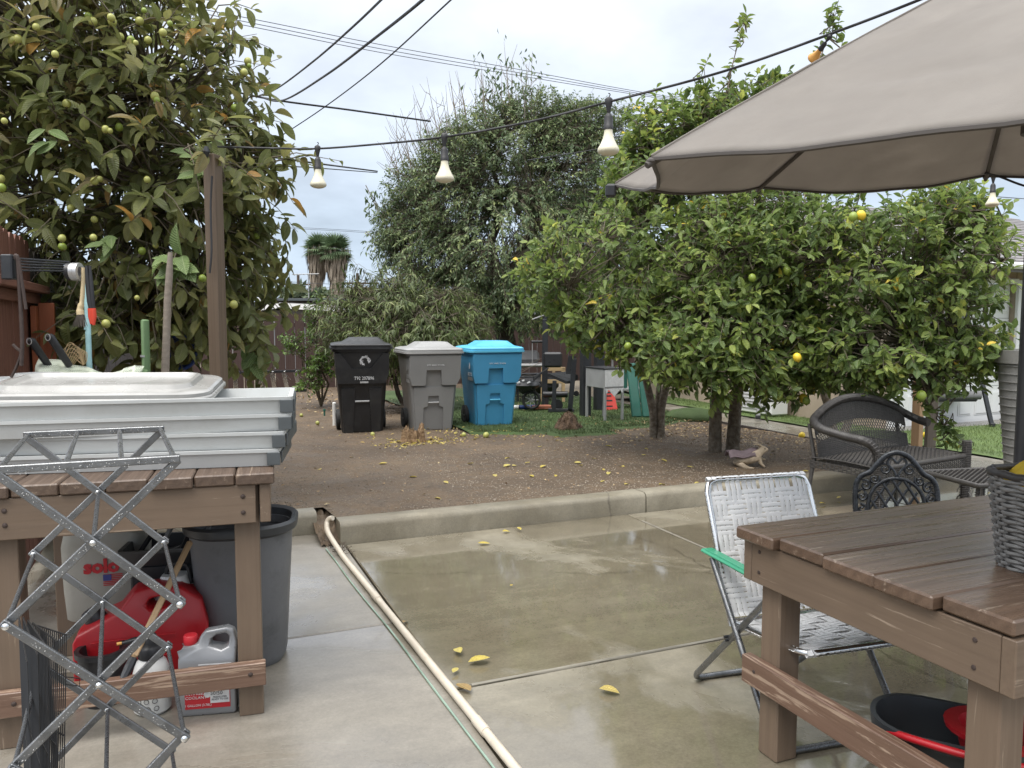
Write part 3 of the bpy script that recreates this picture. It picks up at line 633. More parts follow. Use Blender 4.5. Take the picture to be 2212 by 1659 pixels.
sh = empty('shed', at(600, 690, 32), 0, 'dark flat roofed outbuilding behind the low grey house', 'shed'); sh.location.z = 0; sl_ = sh.location
xa, xb = at(560, 650, 32).x - sl_.x, at(870, 650, 32).x - sl_.x; zt = at(600, 650, 32).z
MB().cbox(((xa + xb) / 2, 1.5, zt / 2), (xb - xa, 3, zt)).build('wall', M_oldfence, sh); MB().cbox(((xa + xb) / 2, 1.5, zt + 0.05), (xb - xa + 0.6, 3.6, 0.1)).build('roof', M_traydark, sh)
# ================================================================ vegetation
def leaf_tpl(n=3, w=0.42, curl=0.25, fold=0.18, pw=1.0, tipw=0.75):
    V = [(0, 0, 0)]; UV = [(0.5, 0)]; F = []
    ts = [(i + 1) / (n + 1) for i in range(n)]
    for t in ts:
        hw = 0.5 * w * (math.sin(math.pi * t ** tipw) ** pw)
        z = -curl * t * t
        V += [(t, hw, z + fold * hw), (t, 0, z), (t, -hw, z + fold * hw)]; UV += [(1, t), (0.5, t), (0, t)]
    V.append((1, 0, -curl)); UV.append((0.5, 1)); last = len(V) - 1
    F += [(0, 2, 1), (0, 3, 2)]
    for i in range(n - 1):
        a = 1 + 3 * i; b = a + 3
        F += [(a, a + 1, b + 1), (a, b + 1, b), (a + 1, a + 2, b + 2), (a + 1, b + 2, b + 1)]
    a = 1 + 3 * (n - 1); F += [(a, a + 1, last), (a + 1, a + 2, last)]
    return np.array(V, float), np.array(F, int), np.array(UV, float)
def mesh_np(name, V, F, UV=None, RND=None, m=None, smooth=True):
    me = bpy.data.meshes.new(name); n, k = len(V), len(F)
    me.vertices.add(n); me.vertices.foreach_set('co', np.ascontiguousarray(V, dtype=np.float32).ravel())
    me.loops.add(3 * k); me.loops.foreach_set('vertex_index', np.ascontiguousarray(F, dtype=np.int32).ravel())
    me.polygons.add(k); me.polygons.foreach_set('loop_start', np.arange(0, 3 * k, 3, dtype=np.int32))
    me.update(calc_edges=True)
    if UV is not None:
        l = me.uv_layers.new(name='UVMap'); l.data.foreach_set('uv', np.ascontiguousarray(UV[F.ravel()], dtype=np.float32).ravel())
    if RND is not None:
        a = me.attributes.new('rnd', 'FLOAT', 'POINT'); a.data.foreach_set('value', np.ascontiguousarray(RND, dtype=np.float32))
    if smooth: me.shade_smooth()
    if m: me.materials.append(m)
    return me
def unit(a): return a / np.maximum(1e-9, np.linalg.norm(a, axis=1, keepdims=True))
def leaf_frames(X, Nn):
    X = unit(X); Y = np.cross(Nn, X); bad = np.linalg.norm(Y, axis=1) < 1e-3; Y[bad] = np.cross(np.array([1.0, 0.3, 0.2]), X[bad]); Y = unit(Y); Z = np.cross(X, Y)
    return X, Y, Z
def scatter(tpl, P, X, Nn, S, RND):
    V, F, UV = tpl; X, Y, Z = leaf_frames(X, Nn); k = len(V); n = len(P)
    W = P[:, None, :] + S[:, None, None] * (V[None, :, 0:1] * X[:, None, :] + V[None, :, 1:2] * Y[:, None, :] + V[None, :, 2:3] * Z[:, None, :])
    FF = (F[None] + (np.arange(n) * k)[:, None, None]).reshape(-1, 3)
    return W.reshape(-1, 3), FF, np.tile(UV, (n, 1)), np.repeat(RND, k)
def merge(parts):
    V = []; F = []; U = []; Rn = []; o = 0
    for v, f, u, r in parts: V.append(v); F.append(f + o); U.append(u); Rn.append(r); o += len(v)
    return np.concatenate(V), np.concatenate(F), np.concatenate(U), np.concatenate(Rn)
def clusters(ells, n, shell=0.55):
    w = np.array([e[2] for e in ells], float); w /= w.sum(); out = []
    for i in rng.choice(len(ells), n, p=w):
        c, r, _ = ells[i]; d = rng.normal(size=3); d /= np.linalg.norm(d); q = shell + (1 - shell) * rng.random() ** 0.6
        out.append(np.array(c) + np.array(r) * d * q)
    return np.array(out)
def crown(root, ells, nclus, per, limbs, tpls, lm, Lm, droop=0.35, up=0.1, twig=0.35, spread=0.9, indiv=0, leafname='leaf', twigmat=None, twigr=0.004, rndpow=1.0, shell=0.55, vis=None, stuffname='crown', lift=0.0, extra=None, topbias=0.0, zmin=None, cull=None, face=0.75):
    rl = np.array(root.location); C = clusters(ells, nclus, shell)
    if zmin is not None: C = C[C[:, 2] > zmin]
    if cull is not None: C = np.array([c for c in C if not cull(c)])
    if extra is not None: C = np.concatenate([C, extra])
    nclus = len(C)
    LP = np.array([list(p) for l in limbs for p in l]); cen = np.mean([e[0] for e in ells], axis=0)
    tw = MB(); P = []; X = []; Nn = []; S = []; Rn = []
    for ci in range(nclus):
        c = C[ci]; d2 = np.linalg.norm(LP - c, axis=1) + 0.6 * np.maximum(0, LP[:, 2] - c[2]); a = LP[np.argmin(d2 + rng.random(len(d2)) * 0.15)]
        outd = c - cen; outd /= np.linalg.norm(outd) + 1e-6
        tdir = outd + rng.normal(size=3) * 0.45 + np.array([0, 0, up]); tdir /= np.linalg.norm(tdir)
        tl = twig * rng.uniform(0.7, 1.35); b = c - tdir * tl * 0.5; e = c + tdir * tl * 0.5 + np.array([0, 0, -droop * tl * 0.4])
        mid = (a + b) / 2 + np.array([0, 0, lift * np.linalg.norm(b - a)]) + rng.normal(size=3) * 0.05
        tw.tube([a, mid, b, c, e], [twigr * 2.6, twigr * 2.0, twigr * 1.5, twigr, twigr * 0.5], 4, caps=False)
        rb = rng.random() * 0.55                         # clusters share a tone
        for k in range(per):
            t = 0.12 + 0.88 * (k + rng.random()) / per; p = b + (e - b) * t; az = rng.random() * 2 * math.pi
            ref = np.array([0.3, 0.2, 1.0]); u = np.cross(tdir, ref); u /= np.linalg.norm(u) + 1e-9; v = np.cross(tdir, u)
            sd = u * math.cos(az) + v * math.sin(az); x = tdir * (1 - spread * 0.5 + 0.6 * (t > 0.93)) + sd * spread + np.array([0, 0, -droop]) + rng.normal(size=3) * 0.18
            P.append(p); X.append(x); nn = np.array([0, 0, 0.75]) + rng.normal(size=3) * 0.38 + outd * face; Nn.append(nn)
            S.append(Lm * rng.uniform(0.42, 1.22)); Rn.append(min(1.0, (rb + 0.47 * rng.random()) ** rndpow))
    P = np.array(P); X = np.array(X); Nn = np.array(Nn); S = np.array(S); Rn = np.array(Rn)
    sel = np.zeros(len(P), bool)
    if indiv:
        sz = S / np.linalg.norm(P - np.array([0, 0, CAMZ]), axis=1)
        inside = np.array([(lambda w: 5 < w[0] < 2205 and 5 < w[1] < 1650)(proj(p)) for p in P])
        if vis is not None: inside &= vis(P)
        idx = np.argsort(-(sz * inside))[:indiv]; sel[idx] = True
        NV = 24; mes = []
        for k in range(NV):
            t = tpls[k % len(tpls)]; r = (k + 0.5) / NV
            mes.append(mesh_np(leafname, t[0], t[1], t[2], np.full(len(t[0]), r), lm))
        Xs, Ys, Zs = leaf_frames(X[idx].copy(), Nn[idx])
        for j, i in enumerate(idx):
            me = mes[min(NV - 1, int(Rn[i] * NV))]
            mt = Matrix((Xs[j], Ys[j], Zs[j])).transposed()
            place(leafname, me, root, Vector(P[i] - rl), mt, (S[i],) * 3)
    rest = np.where(~sel)[0]; parts = []
    for k in range(len(tpls)):
        ii = rest[k::len(tpls)]
        if len(ii): parts.append(scatter(tpls[k], P[ii] - rl, X[ii], Nn[ii], S[ii], Rn[ii]))
    V, F, U, RR = merge(parts)
    o = bpy.data.objects.new(stuffname, mesh_np(stuffname, V, F, U, RR, lm)); col.objects.link(o); o.parent = root; o['kind'] = 'stuff'
    tw.build('twigs', twigmat or M_twig, root, w=True, smooth=60)
    return P, X, C
def limb(a, b, n=6, wob=0.12, sag=0.0):
    a = Vector(a); b = Vector(b); L = (b - a).length; out = []
    for i in range(n + 1):
        t = i / n; p = a.lerp(b, t) + Vector((random.gauss(0, 1), random.gauss(0, 1), random.gauss(0, 0.5))) * wob * L * 0.12 * math.sin(math.pi * t)
        p.z += sag * math.sin(math.pi * t); out.append(p)
    return out
def fruit(name, m, root, p, r, elong=1.0, calyx=True, nipple=False, top=True):
    key = (name, m.name, round(elong, 2), nipple)
    if key not in FR:
        prof = []
        for i in range(9):
            a = -math.pi / 2 + math.pi * i / 8; rr = max(0.012, math.cos(a)); z = math.sin(a) * elong
            if nipple and i == 0: z -= 0.16
            prof.append((rr * (0.9 if (nipple and i in (1,)) else 1), z))
        FR[key] = MB().lathe(prof, 12).mesh(name, m, 60)
        FR[key + ('c',)] = MB().lathe([(0.28, -0.93 * elong), (0.33, -1.12 * elong), (0.2, -1.05 * elong), (0.1, -0.97 * elong)], 7).mesh('calyx', M_calyx)
    rot = eul(random.uniform(-25, 25), random.uniform(-25, 25), random.uniform(0, 360))
    o = place(name, FR[key], root, Vector(p) - (root.location if root else Vector()), rot, (r,) * 3)
    if calyx: place('calyx', FR[key + ('c',)], o, (0, 0, 0))
    return o
FR = {}

# ---- guava tree, left
gt = empty('guava_tree', pq(-1.15, 1.75, 0.13), label='guava tree with broad ribbed olive leaves and round yellow-green fruit', cat='tree')
gl = gt.location
E = lambda u, v, y, rx, ry, rz, w: (tuple(at(u, v, y)), (rx, ry, rz), w)
g_e = [E(120, 60, 5.5, 1.3, 0.95, 0.9, 4), E(-10, 230, 5.2, 0.6, 0.6, 0.7, 1.2), E(30, 30, 4.9, 0.7, 0.5, 0.5, 1.0), E(330, 190, 5.4, 0.72, 0.8, 0.62, 2.0), E(90, 330, 5.3, 1.0, 0.85, 0.8, 3), E(330, 380, 5.3, 0.75, 0.75, 0.75, 2.4), E(130, 560, 5.5, 0.75, 0.7, 0.55, 1.3),
       E(420, 540, 5.4, 0.45, 0.6, 0.7, 1.5), E(300, 660, 5.3, 0.7, 0.55, 0.40, 1.5), E(520, 380, 5.4, 0.25, 0.4, 0.55, 0.8), E(545, 600, 5.5, 0.14, 0.35, 0.45, 0.5), E(470, 335, 4.62, 0.16, 0.12, 0.12, 0.12), E(440, 700, 5.6, 0.5, 0.4, 0.3, 0.7), E(210, 715, 5.1, 0.5, 0.4, 0.25, 0.6)]
trunkb = MB(); g_l = []
base = Vector(gl); fork = base + Vector((0.05, -0.1, 0.9))
trunkb.tube(limb(base, fork, 6, 0.3), [0.10, 0.095, 0.088, 0.085, 0.08, 0.078, 0.075], 10)
for tgt in (at(120, 100, 5.6), at(330, 200, 5.5), at(90, 350, 5.5), at(330, 400, 5.4), at(420, 560, 5.5), at(520, 400, 5.5), at(290, 640, 5.5), at(160, 560, 5.6)):
    l = limb(fork, tgt, 8, 0.5); g_l.append(l); trunkb.tube(l, [0.05, 0.045, 0.04, 0.034, 0.028, 0.022, 0.017, 0.012, 0.008], 6)
trunkb.build('trunk', M_bark, gt, w=True, smooth=60)
gtp = [leaf_tpl(5, 0.50, 0.18, 0.35, 0.75, 0.9), leaf_tpl(5, 0.46, 0.32, 0.55, 0.75, 0.9), leaf_tpl(5, 0.52, 0.06, 0.2, 0.75, 0.95), leaf_tpl(5, 0.42, 0.45, 0.9, 0.75, 0.9)]
shoots = np.array([list(at(u, v, y)) for u, v, y in ((470, 60, 5.4), (510, 45, 5.4), (440, 40, 5.4), (500, 130, 5.4), (520, 170, 5.4), (540, 270, 5.5), (570, 290, 5.5), (600, 330, 5.5), (640, 330, 5.4), (665, 335, 5.4), (560, 445, 5.5), (600, 450, 5.5), (620, 545, 5.6), (575, 560, 5.6), (560, 700, 5.7), (545, 770, 5.7), (560, 800, 5.7), (545, 250, 5.4), (580, 380, 5.5), (430, 110, 5.4), (475, 150, 5.3), (590, 600, 5.6), (520, 480, 5.4), (375, 560, 4.7))])
gP, gX, gC = crown(gt, g_e, 1120, 8, g_l, gtp, M_guava, 0.132, droop=0.45, up=-0.05, twig=0.34, spread=0.95, indiv=300, leafname='leaf', twigr=0.0035, rndpow=1.0, shell=0.5, extra=shoots, face=0.5)
for (u, v, y, n) in ((375, 600, 4.5, 15), (250, 545, 4.75, 5), (560, 790, 5.5, 6), (440, 350, 4.9, 4), (120, 330, 4.5, 4), (440, 380, 4.8, 4)):
    for k in range(n):                                   # young pale leaves hanging in front
        p = at(u + random.uniform(-22, 22), v - 26 + random.uniform(-26, 20), y); X_ = Vector((random.uniform(-1, 1), random.uniform(-0.8, 0.1), random.uniform(-1, 0.15))).normalized()
        me = mesh_np('young_leaf', gtp[k % 3][0], gtp[k % 3][1], gtp[k % 3][2], np.full(len(gtp[k % 3][0]), random.random()), M_guavaL)
        place('young_leaf', me, gt, p - gl, frame(X_, (random.uniform(-.3, .3), -0.7, 0.7)), (random.uniform(0.12, 0.185),) * 3)
for (u, v, y) in ((190, 35, 4.5), (208, 42, 4.5), (240, 38, 4.5), (252, 52, 4.5), (270, 72, 4.6), (285, 80, 4.6), (307, 85, 4.6), (335, 95, 4.6), (310, 40, 4.6), (325, 28, 4.6), (372, 55, 4.6), (368, 75, 4.6), (115, 115, 4.4), (100, 158, 4.5), (75, 50, 4.5), (30, 82, 4.5), (48, 82, 4.5), (405, 145, 4.7), (334, 208, 4.6), (341, 214, 4.6), (360, 245, 4.6), (222, 240, 4.7), (247, 238, 4.7), (270, 277, 4.5), (250, 288, 4.5), (230, 280, 4.6), (196, 300, 4.5), (318, 385, 4.5), (215, 383, 4.5), (205, 384, 4.6), (12, 405, 4.4), (136, 511, 4.4), (143, 530, 4.5), (210, 515, 4.5), (213, 470, 4.5), (163, 445, 4.5), (316, 540, 4.6), (337, 533, 4.6), (524, 391, 4.8), (687, 174, 5.0), (703, 176, 5.0), (690, 210, 5.0), (662, 292, 5.0), (452, 598, 4.6), (307, 650, 4.5), (233, 693, 4.5), (497, 648, 4.9), (512, 650, 4.9), (330, 925, 4.6), (722, 660, 5.2), (700, 640, 5.2), (5, 385, 4.4), (18, 265, 4.4)):
    fruit('guava_fruit', M_guavaf if random.random() < 0.75 else M_limef, gt, at((u * 0.775 if u > 600 else u * 0.98) + random.uniform(-9, 9), (v * 0.775 if u > 600 else v) + random.uniform(-9, 9), y + random.uniform(-0.05, 0.35)), random.uniform(0.015, 0.026), 1.08)
for k in range(18):
    c = gC[rng.integers(len(gC))]; pr = proj(c)
    if 0 < pr[0] < 640 and 0 < pr[1] < 720: fruit('guava_fruit', M_guavaf, gt, Vector(c) + Vector((random.uniform(-.1, .1), -0.15, random.uniform(-.12, 0))), random.uniform(0.017, 0.027), 1.08)

# ---- lemon trees, right
ltp = [leaf_tpl(3, 0.50, 0.15, 0.5, 0.9, 0.95), leaf_tpl(3, 0.46, 0.30, 0.8, 0.9, 0.95), leaf_tpl(3, 0.56, 0.04, 0.25, 0.9, 0.9), leaf_tpl(3, 0.40, 0.5, 1.1, 0.9, 0.95), leaf_tpl(3, 0.5, -0.15, 0.7, 0.9, 0.9)]
LCLR = {}
def lemon_tree(base, stems, ells, limb_t, n, label, extra=None, cull=None, shoots=()):
    root = empty('lemon_tree', base, label=label, cat='tree', group='lemon trees growing in the dirt bed'); tb_ = MB(); lms = []
    for st in stems:
        l = bez(st['p'], 4); r0, r1 = st['r']; m_ = len(l); tb_.tube(l, [r0 * (1.25 if i == 0 else 1) + (r1 - r0) * i / (m_ - 1) for i in range(m_)], 10)
        for tg in st['t']:
            q = limb(l[-1], tg, 7, 0.6); lms.append(q); tb_.tube(q, [r1 * (1 - 0.85 * i / 7) for i in range(8)], 6)
    for sh in shoots:
        q = bez([Vector(p) for p in sh], 4); lms.append(q); tb_.tube(q, [0.014 * (1 - 0.75 * i / (len(q) - 1)) for i in range(len(q))], 5)
    tb_.build('trunk', M_bark, root, w=True, smooth=60)
    P, X, C = crown(root, ells, n, 10, lms, ltp, M_lemon, 0.096, droop=0.15, up=0.15, twig=0.26, spread=0.95, indiv=300, twigr=0.003, rndpow=1.0, shell=0.45, extra=extra, cull=cull, face=0.55)
    return root, C
def low(c):                                              # the crowns are open underneath: trunks and yard stay in view
    u, v, _ = proj(c)
    lim = 770 if u < 1330 else (812 if u < 1460 else (862 if u < 1700 else (850 if u < 1950 else 850)))
    if u < 1185: lim = 690
    lim += 34 * mnoise.noise(Vector((u * 0.013, 0.5, 0))) + 16 * mnoise.noise(Vector((u * 0.05, 1.5, c[1])))
    return v > lim
# left tree
b1 = on(1418, 945, 0.14); A_ = lambda u, v, y: at(u, v, y)
t1, c1 = lemon_tree(b1, [dict(p=[b1 + Vector((-0.04, 0, -0.05)), at(1412, 900, b1.y), at(1400, 840, b1.y), at(1385, 780, b1.y - 0.1)], r=(0.055, 0.038), t=[at(1230, 620, 8.0), at(1300, 520, 8.3), at(1400, 480, 8.5), at(1180, 590, 8.4)]),
                         dict(p=[b1 + Vector((0.05, -0.03, -0.05)), at(1428, 890, b1.y), at(1440, 830, b1.y), at(1452, 760, b1.y - 0.1)], r=(0.052, 0.038), t=[at(1480, 600, 8.2), at(1440, 350, 8.6), at(1520, 450, 8.8)]),
                         dict(p=[b1 + Vector((0.0, 0.06, -0.05)), at(1420, 880, b1.y + 0.1), at(1425, 820, b1.y + 0.1)], r=(0.05, 0.03), t=[at(1350, 700, 8.2), at(1400, 640, 8.4)])],
                    [E(1300, 590, 8.3, 0.85, 0.95, 0.75, 3), E(1200, 600, 8.2, 0.42, 0.6, 0.42, 1.0), E(1430, 480, 8.6, 0.8, 0.9, 0.8, 3), E(1450, 650, 8.1, 0.65, 0.9, 0.55, 2), E(1330, 690, 8.0, 0.65, 0.65, 0.34, 1.5), E(1430, 745, 7.8, 0.55, 0.5, 0.30, 1.4), E(1440, 300, 8.7, 0.48, 0.5, 0.45, 2.4), E(1540, 300, 8.8, 0.55, 0.6, 0.52, 2.8), E(1640, 250, 8.8, 0.48, 0.5, 0.42, 1.8), E(1420, 380, 8.6, 0.55, 0.5, 0.5, 1.6), E(1380, 400, 8.8, 0.4, 0.5, 0.5, 1.2)],
                    None, 1500, 'lemon tree nearest the blue bin with slender twisted trunks and bright leaves', cull=low,
                    shoots=([at(1540, 400, 8.6), at(1562, 260, 8.6), at(1580, 150, 8.6), at(1608, 48, 8.6)], [at(1530, 380, 8.6), at(1530, 250, 8.6), at(1521, 148, 8.6)], [at(1640, 330, 8.6), at(1660, 220, 8.6), at(1695, 168, 8.6)], [at(1420, 380, 8.6), at(1405, 300, 8.6), at(1402, 248, 8.6)], [at(1240, 620, 8.3), at(1180, 590, 8.5), at(1138, 568, 8.6)], [at(1300, 690, 8.2), at(1260, 720, 8.5), at(1232, 712, 8.6)]),
                    extra=np.array([list(at(u, v, 8.6)) for u, v in ((1520, 150), (1528, 190), (1535, 230), (1560, 230), (1575, 190), (1583, 140), (1595, 90), (1605, 55), (1598, 70), (1612, 45), (1640, 190), (1660, 205), (1690, 170), (1700, 185), (1400, 250), (1410, 270), (1140, 570), (1150, 560), (1165, 580), (1240, 740), (1260, 735), (1290, 745), (1225, 700), (1235, 715), (1480, 235), (1500, 260), (1620, 230), (1650, 250), (1360, 300), (1370, 330))]))
b2 = on(1563, 975, 0.14)
t2, c2_ = lemon_tree(b2, [dict(p=[b2 + Vector((-0.09, 0, -0.05)), at(1545, 930, b2.y), at(1548, 850, b2.y), at(1555, 770, b2.y)], r=(0.075, 0.055), t=[at(1500, 600, 7.6), at(1560, 500, 7.8), at(1620, 560, 7.4)]),
                          dict(p=[b2 + Vector((0.10, 0.02, -0.05)), at(1586, 920, b2.y), at(1592, 850, b2.y), at(1610, 770, b2.y)], r=(0.078, 0.055), t=[at(1680, 600, 7.6), at(1640, 420, 8.0), at(1740, 560, 7.8)])],
                     [E(1560, 560, 7.7, 0.8, 0.85, 0.65, 3), E(1680, 560, 7.6, 0.75, 0.85, 0.7, 3), E(1560, 700, 7.3, 0.62, 0.6, 0.4, 1.8), E(1700, 720, 7.5, 0.55, 0.6, 0.35, 1.5), E(1620, 400, 8.1, 0.7, 0.7, 0.5, 1.4), E(1480, 755, 7.2, 0.45, 0.4, 0.30, 1.2), E(1580, 800, 7.2, 0.5, 0.4, 0.24, 1.3), E(1700, 800, 7.4, 0.45, 0.5, 0.25, 1.1)],
                     None, 1150, 'lemon tree with two thick pale trunks behind the white webbed chair', cull=low,
                     shoots=([at(1720, 420, 7.7), at(1745, 250, 7.6), at(1772, 130, 7.6), at(1802, 32, 7.6)], [at(1730, 330, 7.6), at(1738, 240, 7.6), at(1735, 185, 7.6)], [at(1500, 690, 7.4), at(1500, 760, 7.5), at(1475, 775, 7.6)], [at(1600, 720, 7.3), at(1640, 800, 7.5), at(1655, 862, 7.6)]),
                     extra=np.array([list(at(u, v, 7.6)) for u, v in ((1770, 130), (1780, 100), (1790, 60), (1800, 45), (1810, 60), (1785, 150), (1765, 165), (1745, 180), (1730, 190), (1805, 30), (1790, 30), (1820, 90), (1540, 800), (1560, 815), (1500, 790), (1470, 770), (1640, 850), (1655, 870), (1530, 770), (1515, 780), (1710, 780), (1720, 800))]))
b3 = on(1802, 935, 0.1)
t3, c3_ = lemon_tree(b3, [dict(p=[b3 + Vector((0, 0, -0.05)), at(1790, 880, b3.y), at(1775, 820, b3.y - 0.1), at(1800, 740, b3.y - 0.2)], r=(0.06, 0.045), t=[at(1880, 560, 7.2), at(1800, 520, 7.4), at(1980, 600, 7.0), at(2080, 620, 7.0)]),
                          dict(p=[b3 + Vector((0.12, 0, -0.05)), at(1850, 860, b3.y), at(1900, 790, b3.y - 0.2)], r=(0.05, 0.035), t=[at(2000, 480, 7.2), at(2080, 480, 7.2), at(1960, 740, 6.9), at(2060, 700, 6.9)])],
                     [E(1830, 570, 7.3, 0.75, 0.85, 0.7, 3), E(1980, 560, 7.1, 0.7, 0.8, 0.75, 3), E(1880, 740, 7.0, 0.72, 0.6, 0.36, 2), E(2050, 680, 7.0, 0.42, 0.55, 0.5, 1.5), E(2070, 510, 7.2, 0.36, 0.5, 0.45, 1.2), E(1960, 800, 6.8, 0.45, 0.4, 0.2, 0.9), E(1830, 800, 7.2, 0.5, 0.4, 0.25, 1.2), E(2070, 760, 7.0, 0.3, 0.4, 0.25, 0.7)],
                     None, 1100, 'lemon tree at the right whose foliage hangs above the dark wicker loveseat', cull=low,
                     shoots=([at(2080, 600, 7), at(2130, 580, 6.9), at(2178, 560, 6.9)], [at(1980, 790, 6.8), at(2010, 870, 6.9), at(2050, 935, 6.9)], [at(2080, 500, 7.1), at(2120, 460, 6.9), at(2150, 438, 6.9)]),
                     extra=np.array([list(at(u, v, 6.9)) for u, v in ((2140, 570), (2160, 590), (2170, 620), (2150, 650), (2175, 560), (2120, 500), (2130, 470), (2150, 440), (2120, 430), (2110, 770), (2120, 790), (2090, 740), (2140, 720), (2000, 870), (1985, 850), (2010, 880), (2040, 930), (2055, 940), (2035, 950), (2060, 925), (2045, 915), (2070, 945), (1980, 830), (2070, 800), (2085, 820), (2010, 410), (2050, 400), (2095, 410))]))
for (u, v, y, ripe, t) in ((1722, 772, 6.7, 1, t2), (1742, 866, 7.2, 0, t2), (1860, 465, 6.6, 1, t3), (1843, 468, 6.6, 0, t3), (1356, 748, 7.3, 0, t1), (1232, 698, 7.6, 0, t1), (1625, 600, 6.95, 0, t2), (1700, 585, 7.0, 0, t2), (1990, 855, 6.5, 0, t3), (1965, 775, 6.5, 0, t3), (2080, 760, 6.75, 0, t3), (1480, 640, 7.4, 0, t1), (1735, 860, 7.3, 1, t2)):
    fruit('lemon_fruit', M_lemonf if ripe else M_limef, t, at(u, v, y), random.uniform(0.034, 0.042), 1.12, calyx=False, nipple=True)

# ---- big drooping tree in the middle
bb = on(1100, 800, 0.12); bt = empty('shade_tree', (at(1090, 700, 14.5).x, 14.5, 0.12), label='tall dense tree with small drooping leaves and bare twigs on top', cat='tree')
bl = Vector(bt.location); tb_ = MB(); fk = bl + Vector((0.0, 0, 1.6)); tb_.tube(limb(bl - Vector((0, 0, 0.1)), fk, 5, 0.3), [0.26, 0.22, 0.2, 0.19, 0.18, 0.17], 12); bls = []
for tg in (at(950, 480, 14.2), at(900, 620, 14), at(1050, 300, 14.5), at(1200, 320, 14.6), at(1270, 480, 14.5), at(1100, 560, 13.6), at(1230, 640, 14), at(1000, 400, 13.8), at(1150, 440, 13.8)):
    l = limb(fk, tg, 8, 0.5); bls.append(l); tb_.tube(l, [0.12 * (1 - 0.85 * i / 8) for i in range(9)], 6)
tb_.build('trunk', M_barkdark, bt, w=True, smooth=60)
btp = [leaf_tpl(1, 0.36, 0.15, 0.4), leaf_tpl(1, 0.42, 0.3, 0.2)]
b_e = [E(1080, 350, 14.5, 1.25, 1.2, 1.05, 3.4), E(1210, 370, 14.5, 1.0, 1.1, 1.1, 3), E(960, 440, 14.3, 1.0, 1.0, 0.85, 2.4), E(930, 540, 14.2, 0.95, 0.9, 0.7, 2), E(1100, 520, 14.0, 1.5, 1.1, 1.0, 3), E(1230, 540, 14.4, 1.1, 1.1, 1.2, 3), E(1150, 640, 13.8, 1.0, 0.8, 0.55, 1.6), E(1000, 620, 13.9, 0.7, 0.7, 0.5, 1.2), E(1330, 420, 14.8, 0.9, 0.8, 1.3, 2), E(1160, 235, 14.5, 0.7, 0.6, 0.32, 0.8), E(1250, 265, 14.6, 0.62, 0.6, 0.45, 1.3), E(1000, 330, 14.3, 0.8, 0.7, 0.55, 1.3), E(900, 400, 14.3, 0.5, 0.5, 0.55, 0.9), E(850, 490, 14.2, 0.3, 0.4, 0.5, 0.5), E(1330, 250, 14.8, 0.35, 0.4, 0.3, 0.3)]
bP, bX, bC = crown(bt, b_e, 5000, 22, bls, btp, M_ficus, 0.082, droop=0.5, up=0.0, twig=0.42, spread=0.9, twigr=0.003, shell=0.55, rndpow=1.1, face=0.5)
tw = MB(); LV = []                                       # bare twigs above the crown
for k in range(95):
    u0 = random.uniform(850, 1290); v0 = 250 + abs(u0 - 1090) * 0.45 + random.uniform(0, 60); y0 = random.uniform(14, 15)
    if u0 > 1180: hgt = random.uniform(25, 105)
    else: hgt = random.uniform(50, 190) * (1 - 0.45 * max(0, (980 - u0) / 130))
    lean = random.uniform(-22, 8) + (1080 - u0) * -0.12
    a = at(u0, v0, y0); b = at(u0 + lean, max(48, v0 - hgt), y0); m_ = a.lerp(b, 0.5) + Vector((random.uniform(-.08, .08), 0, 0)); pth = bez([a, m_, b], 4)
    tw.tube(pth, [0.014 * (1 - 0.8 * i / (len(pth) - 1)) for i in range(len(pth))], 4, caps=False)
    for s_ in range(random.randint(1, 3)):
        j = random.randint(1, len(pth) - 3); e = pth[j] + Vector((random.choice((-1, 1)) * random.uniform(0.1, 0.28), 0, random.uniform(0.15, 0.5))); mm = pth[j].lerp(e, 0.5) + Vector((0, 0, -0.05)); tw.tube([pth[j], mm, e], [0.006, 0.005, 0.003], 4, caps=False)
    if u0 > 1040 and random.random() < 0.75:
        for q in range(14): LV.append((pth[min(len(pth) - 1, random.randint(3, len(pth) - 1))] + Vector((random.gauss(0, .10), random.gauss(0, .08), random.gauss(0, .14)))))
for (u0, v0, u1, v1) in ((860, 520, 790, 400), (850, 480, 800, 415), (880, 560, 790, 500)):
    tw.tube(bez([at(u0, v0, 14), at((u0 + u1) / 2, (v0 + v1) / 2 + 10, 14), at(u1, v1, 14)], 4), 0.01, 4, caps=False)
    for q in range(26): LV.append(at(u1 + random.uniform(-6, 40), v1 + random.uniform(0, 60), 14))
tw.build('bare_branches', M_bare, bt, w=True)
LV = np.array([list(p) for p in LV]); nL = len(LV)
V, F, U, RR = scatter(btp[0], LV - np.array(bl), np.stack([rng.normal(size=nL) * 0.5, rng.normal(size=nL) * 0.5, -np.ones(nL) * 0.6], 1), rng.normal(size=(nL, 3)) + np.array([0, -0.5, 0.5]), rng.uniform(0.09, 0.15, nL), rng.random(nL) * 0.5)
o = bpy.data.objects.new('top_leaves', mesh_np('top_leaves', V, F, U, RR, M_ficus)); col.objects.link(o); o.parent = bt; o['kind'] = 'stuff'

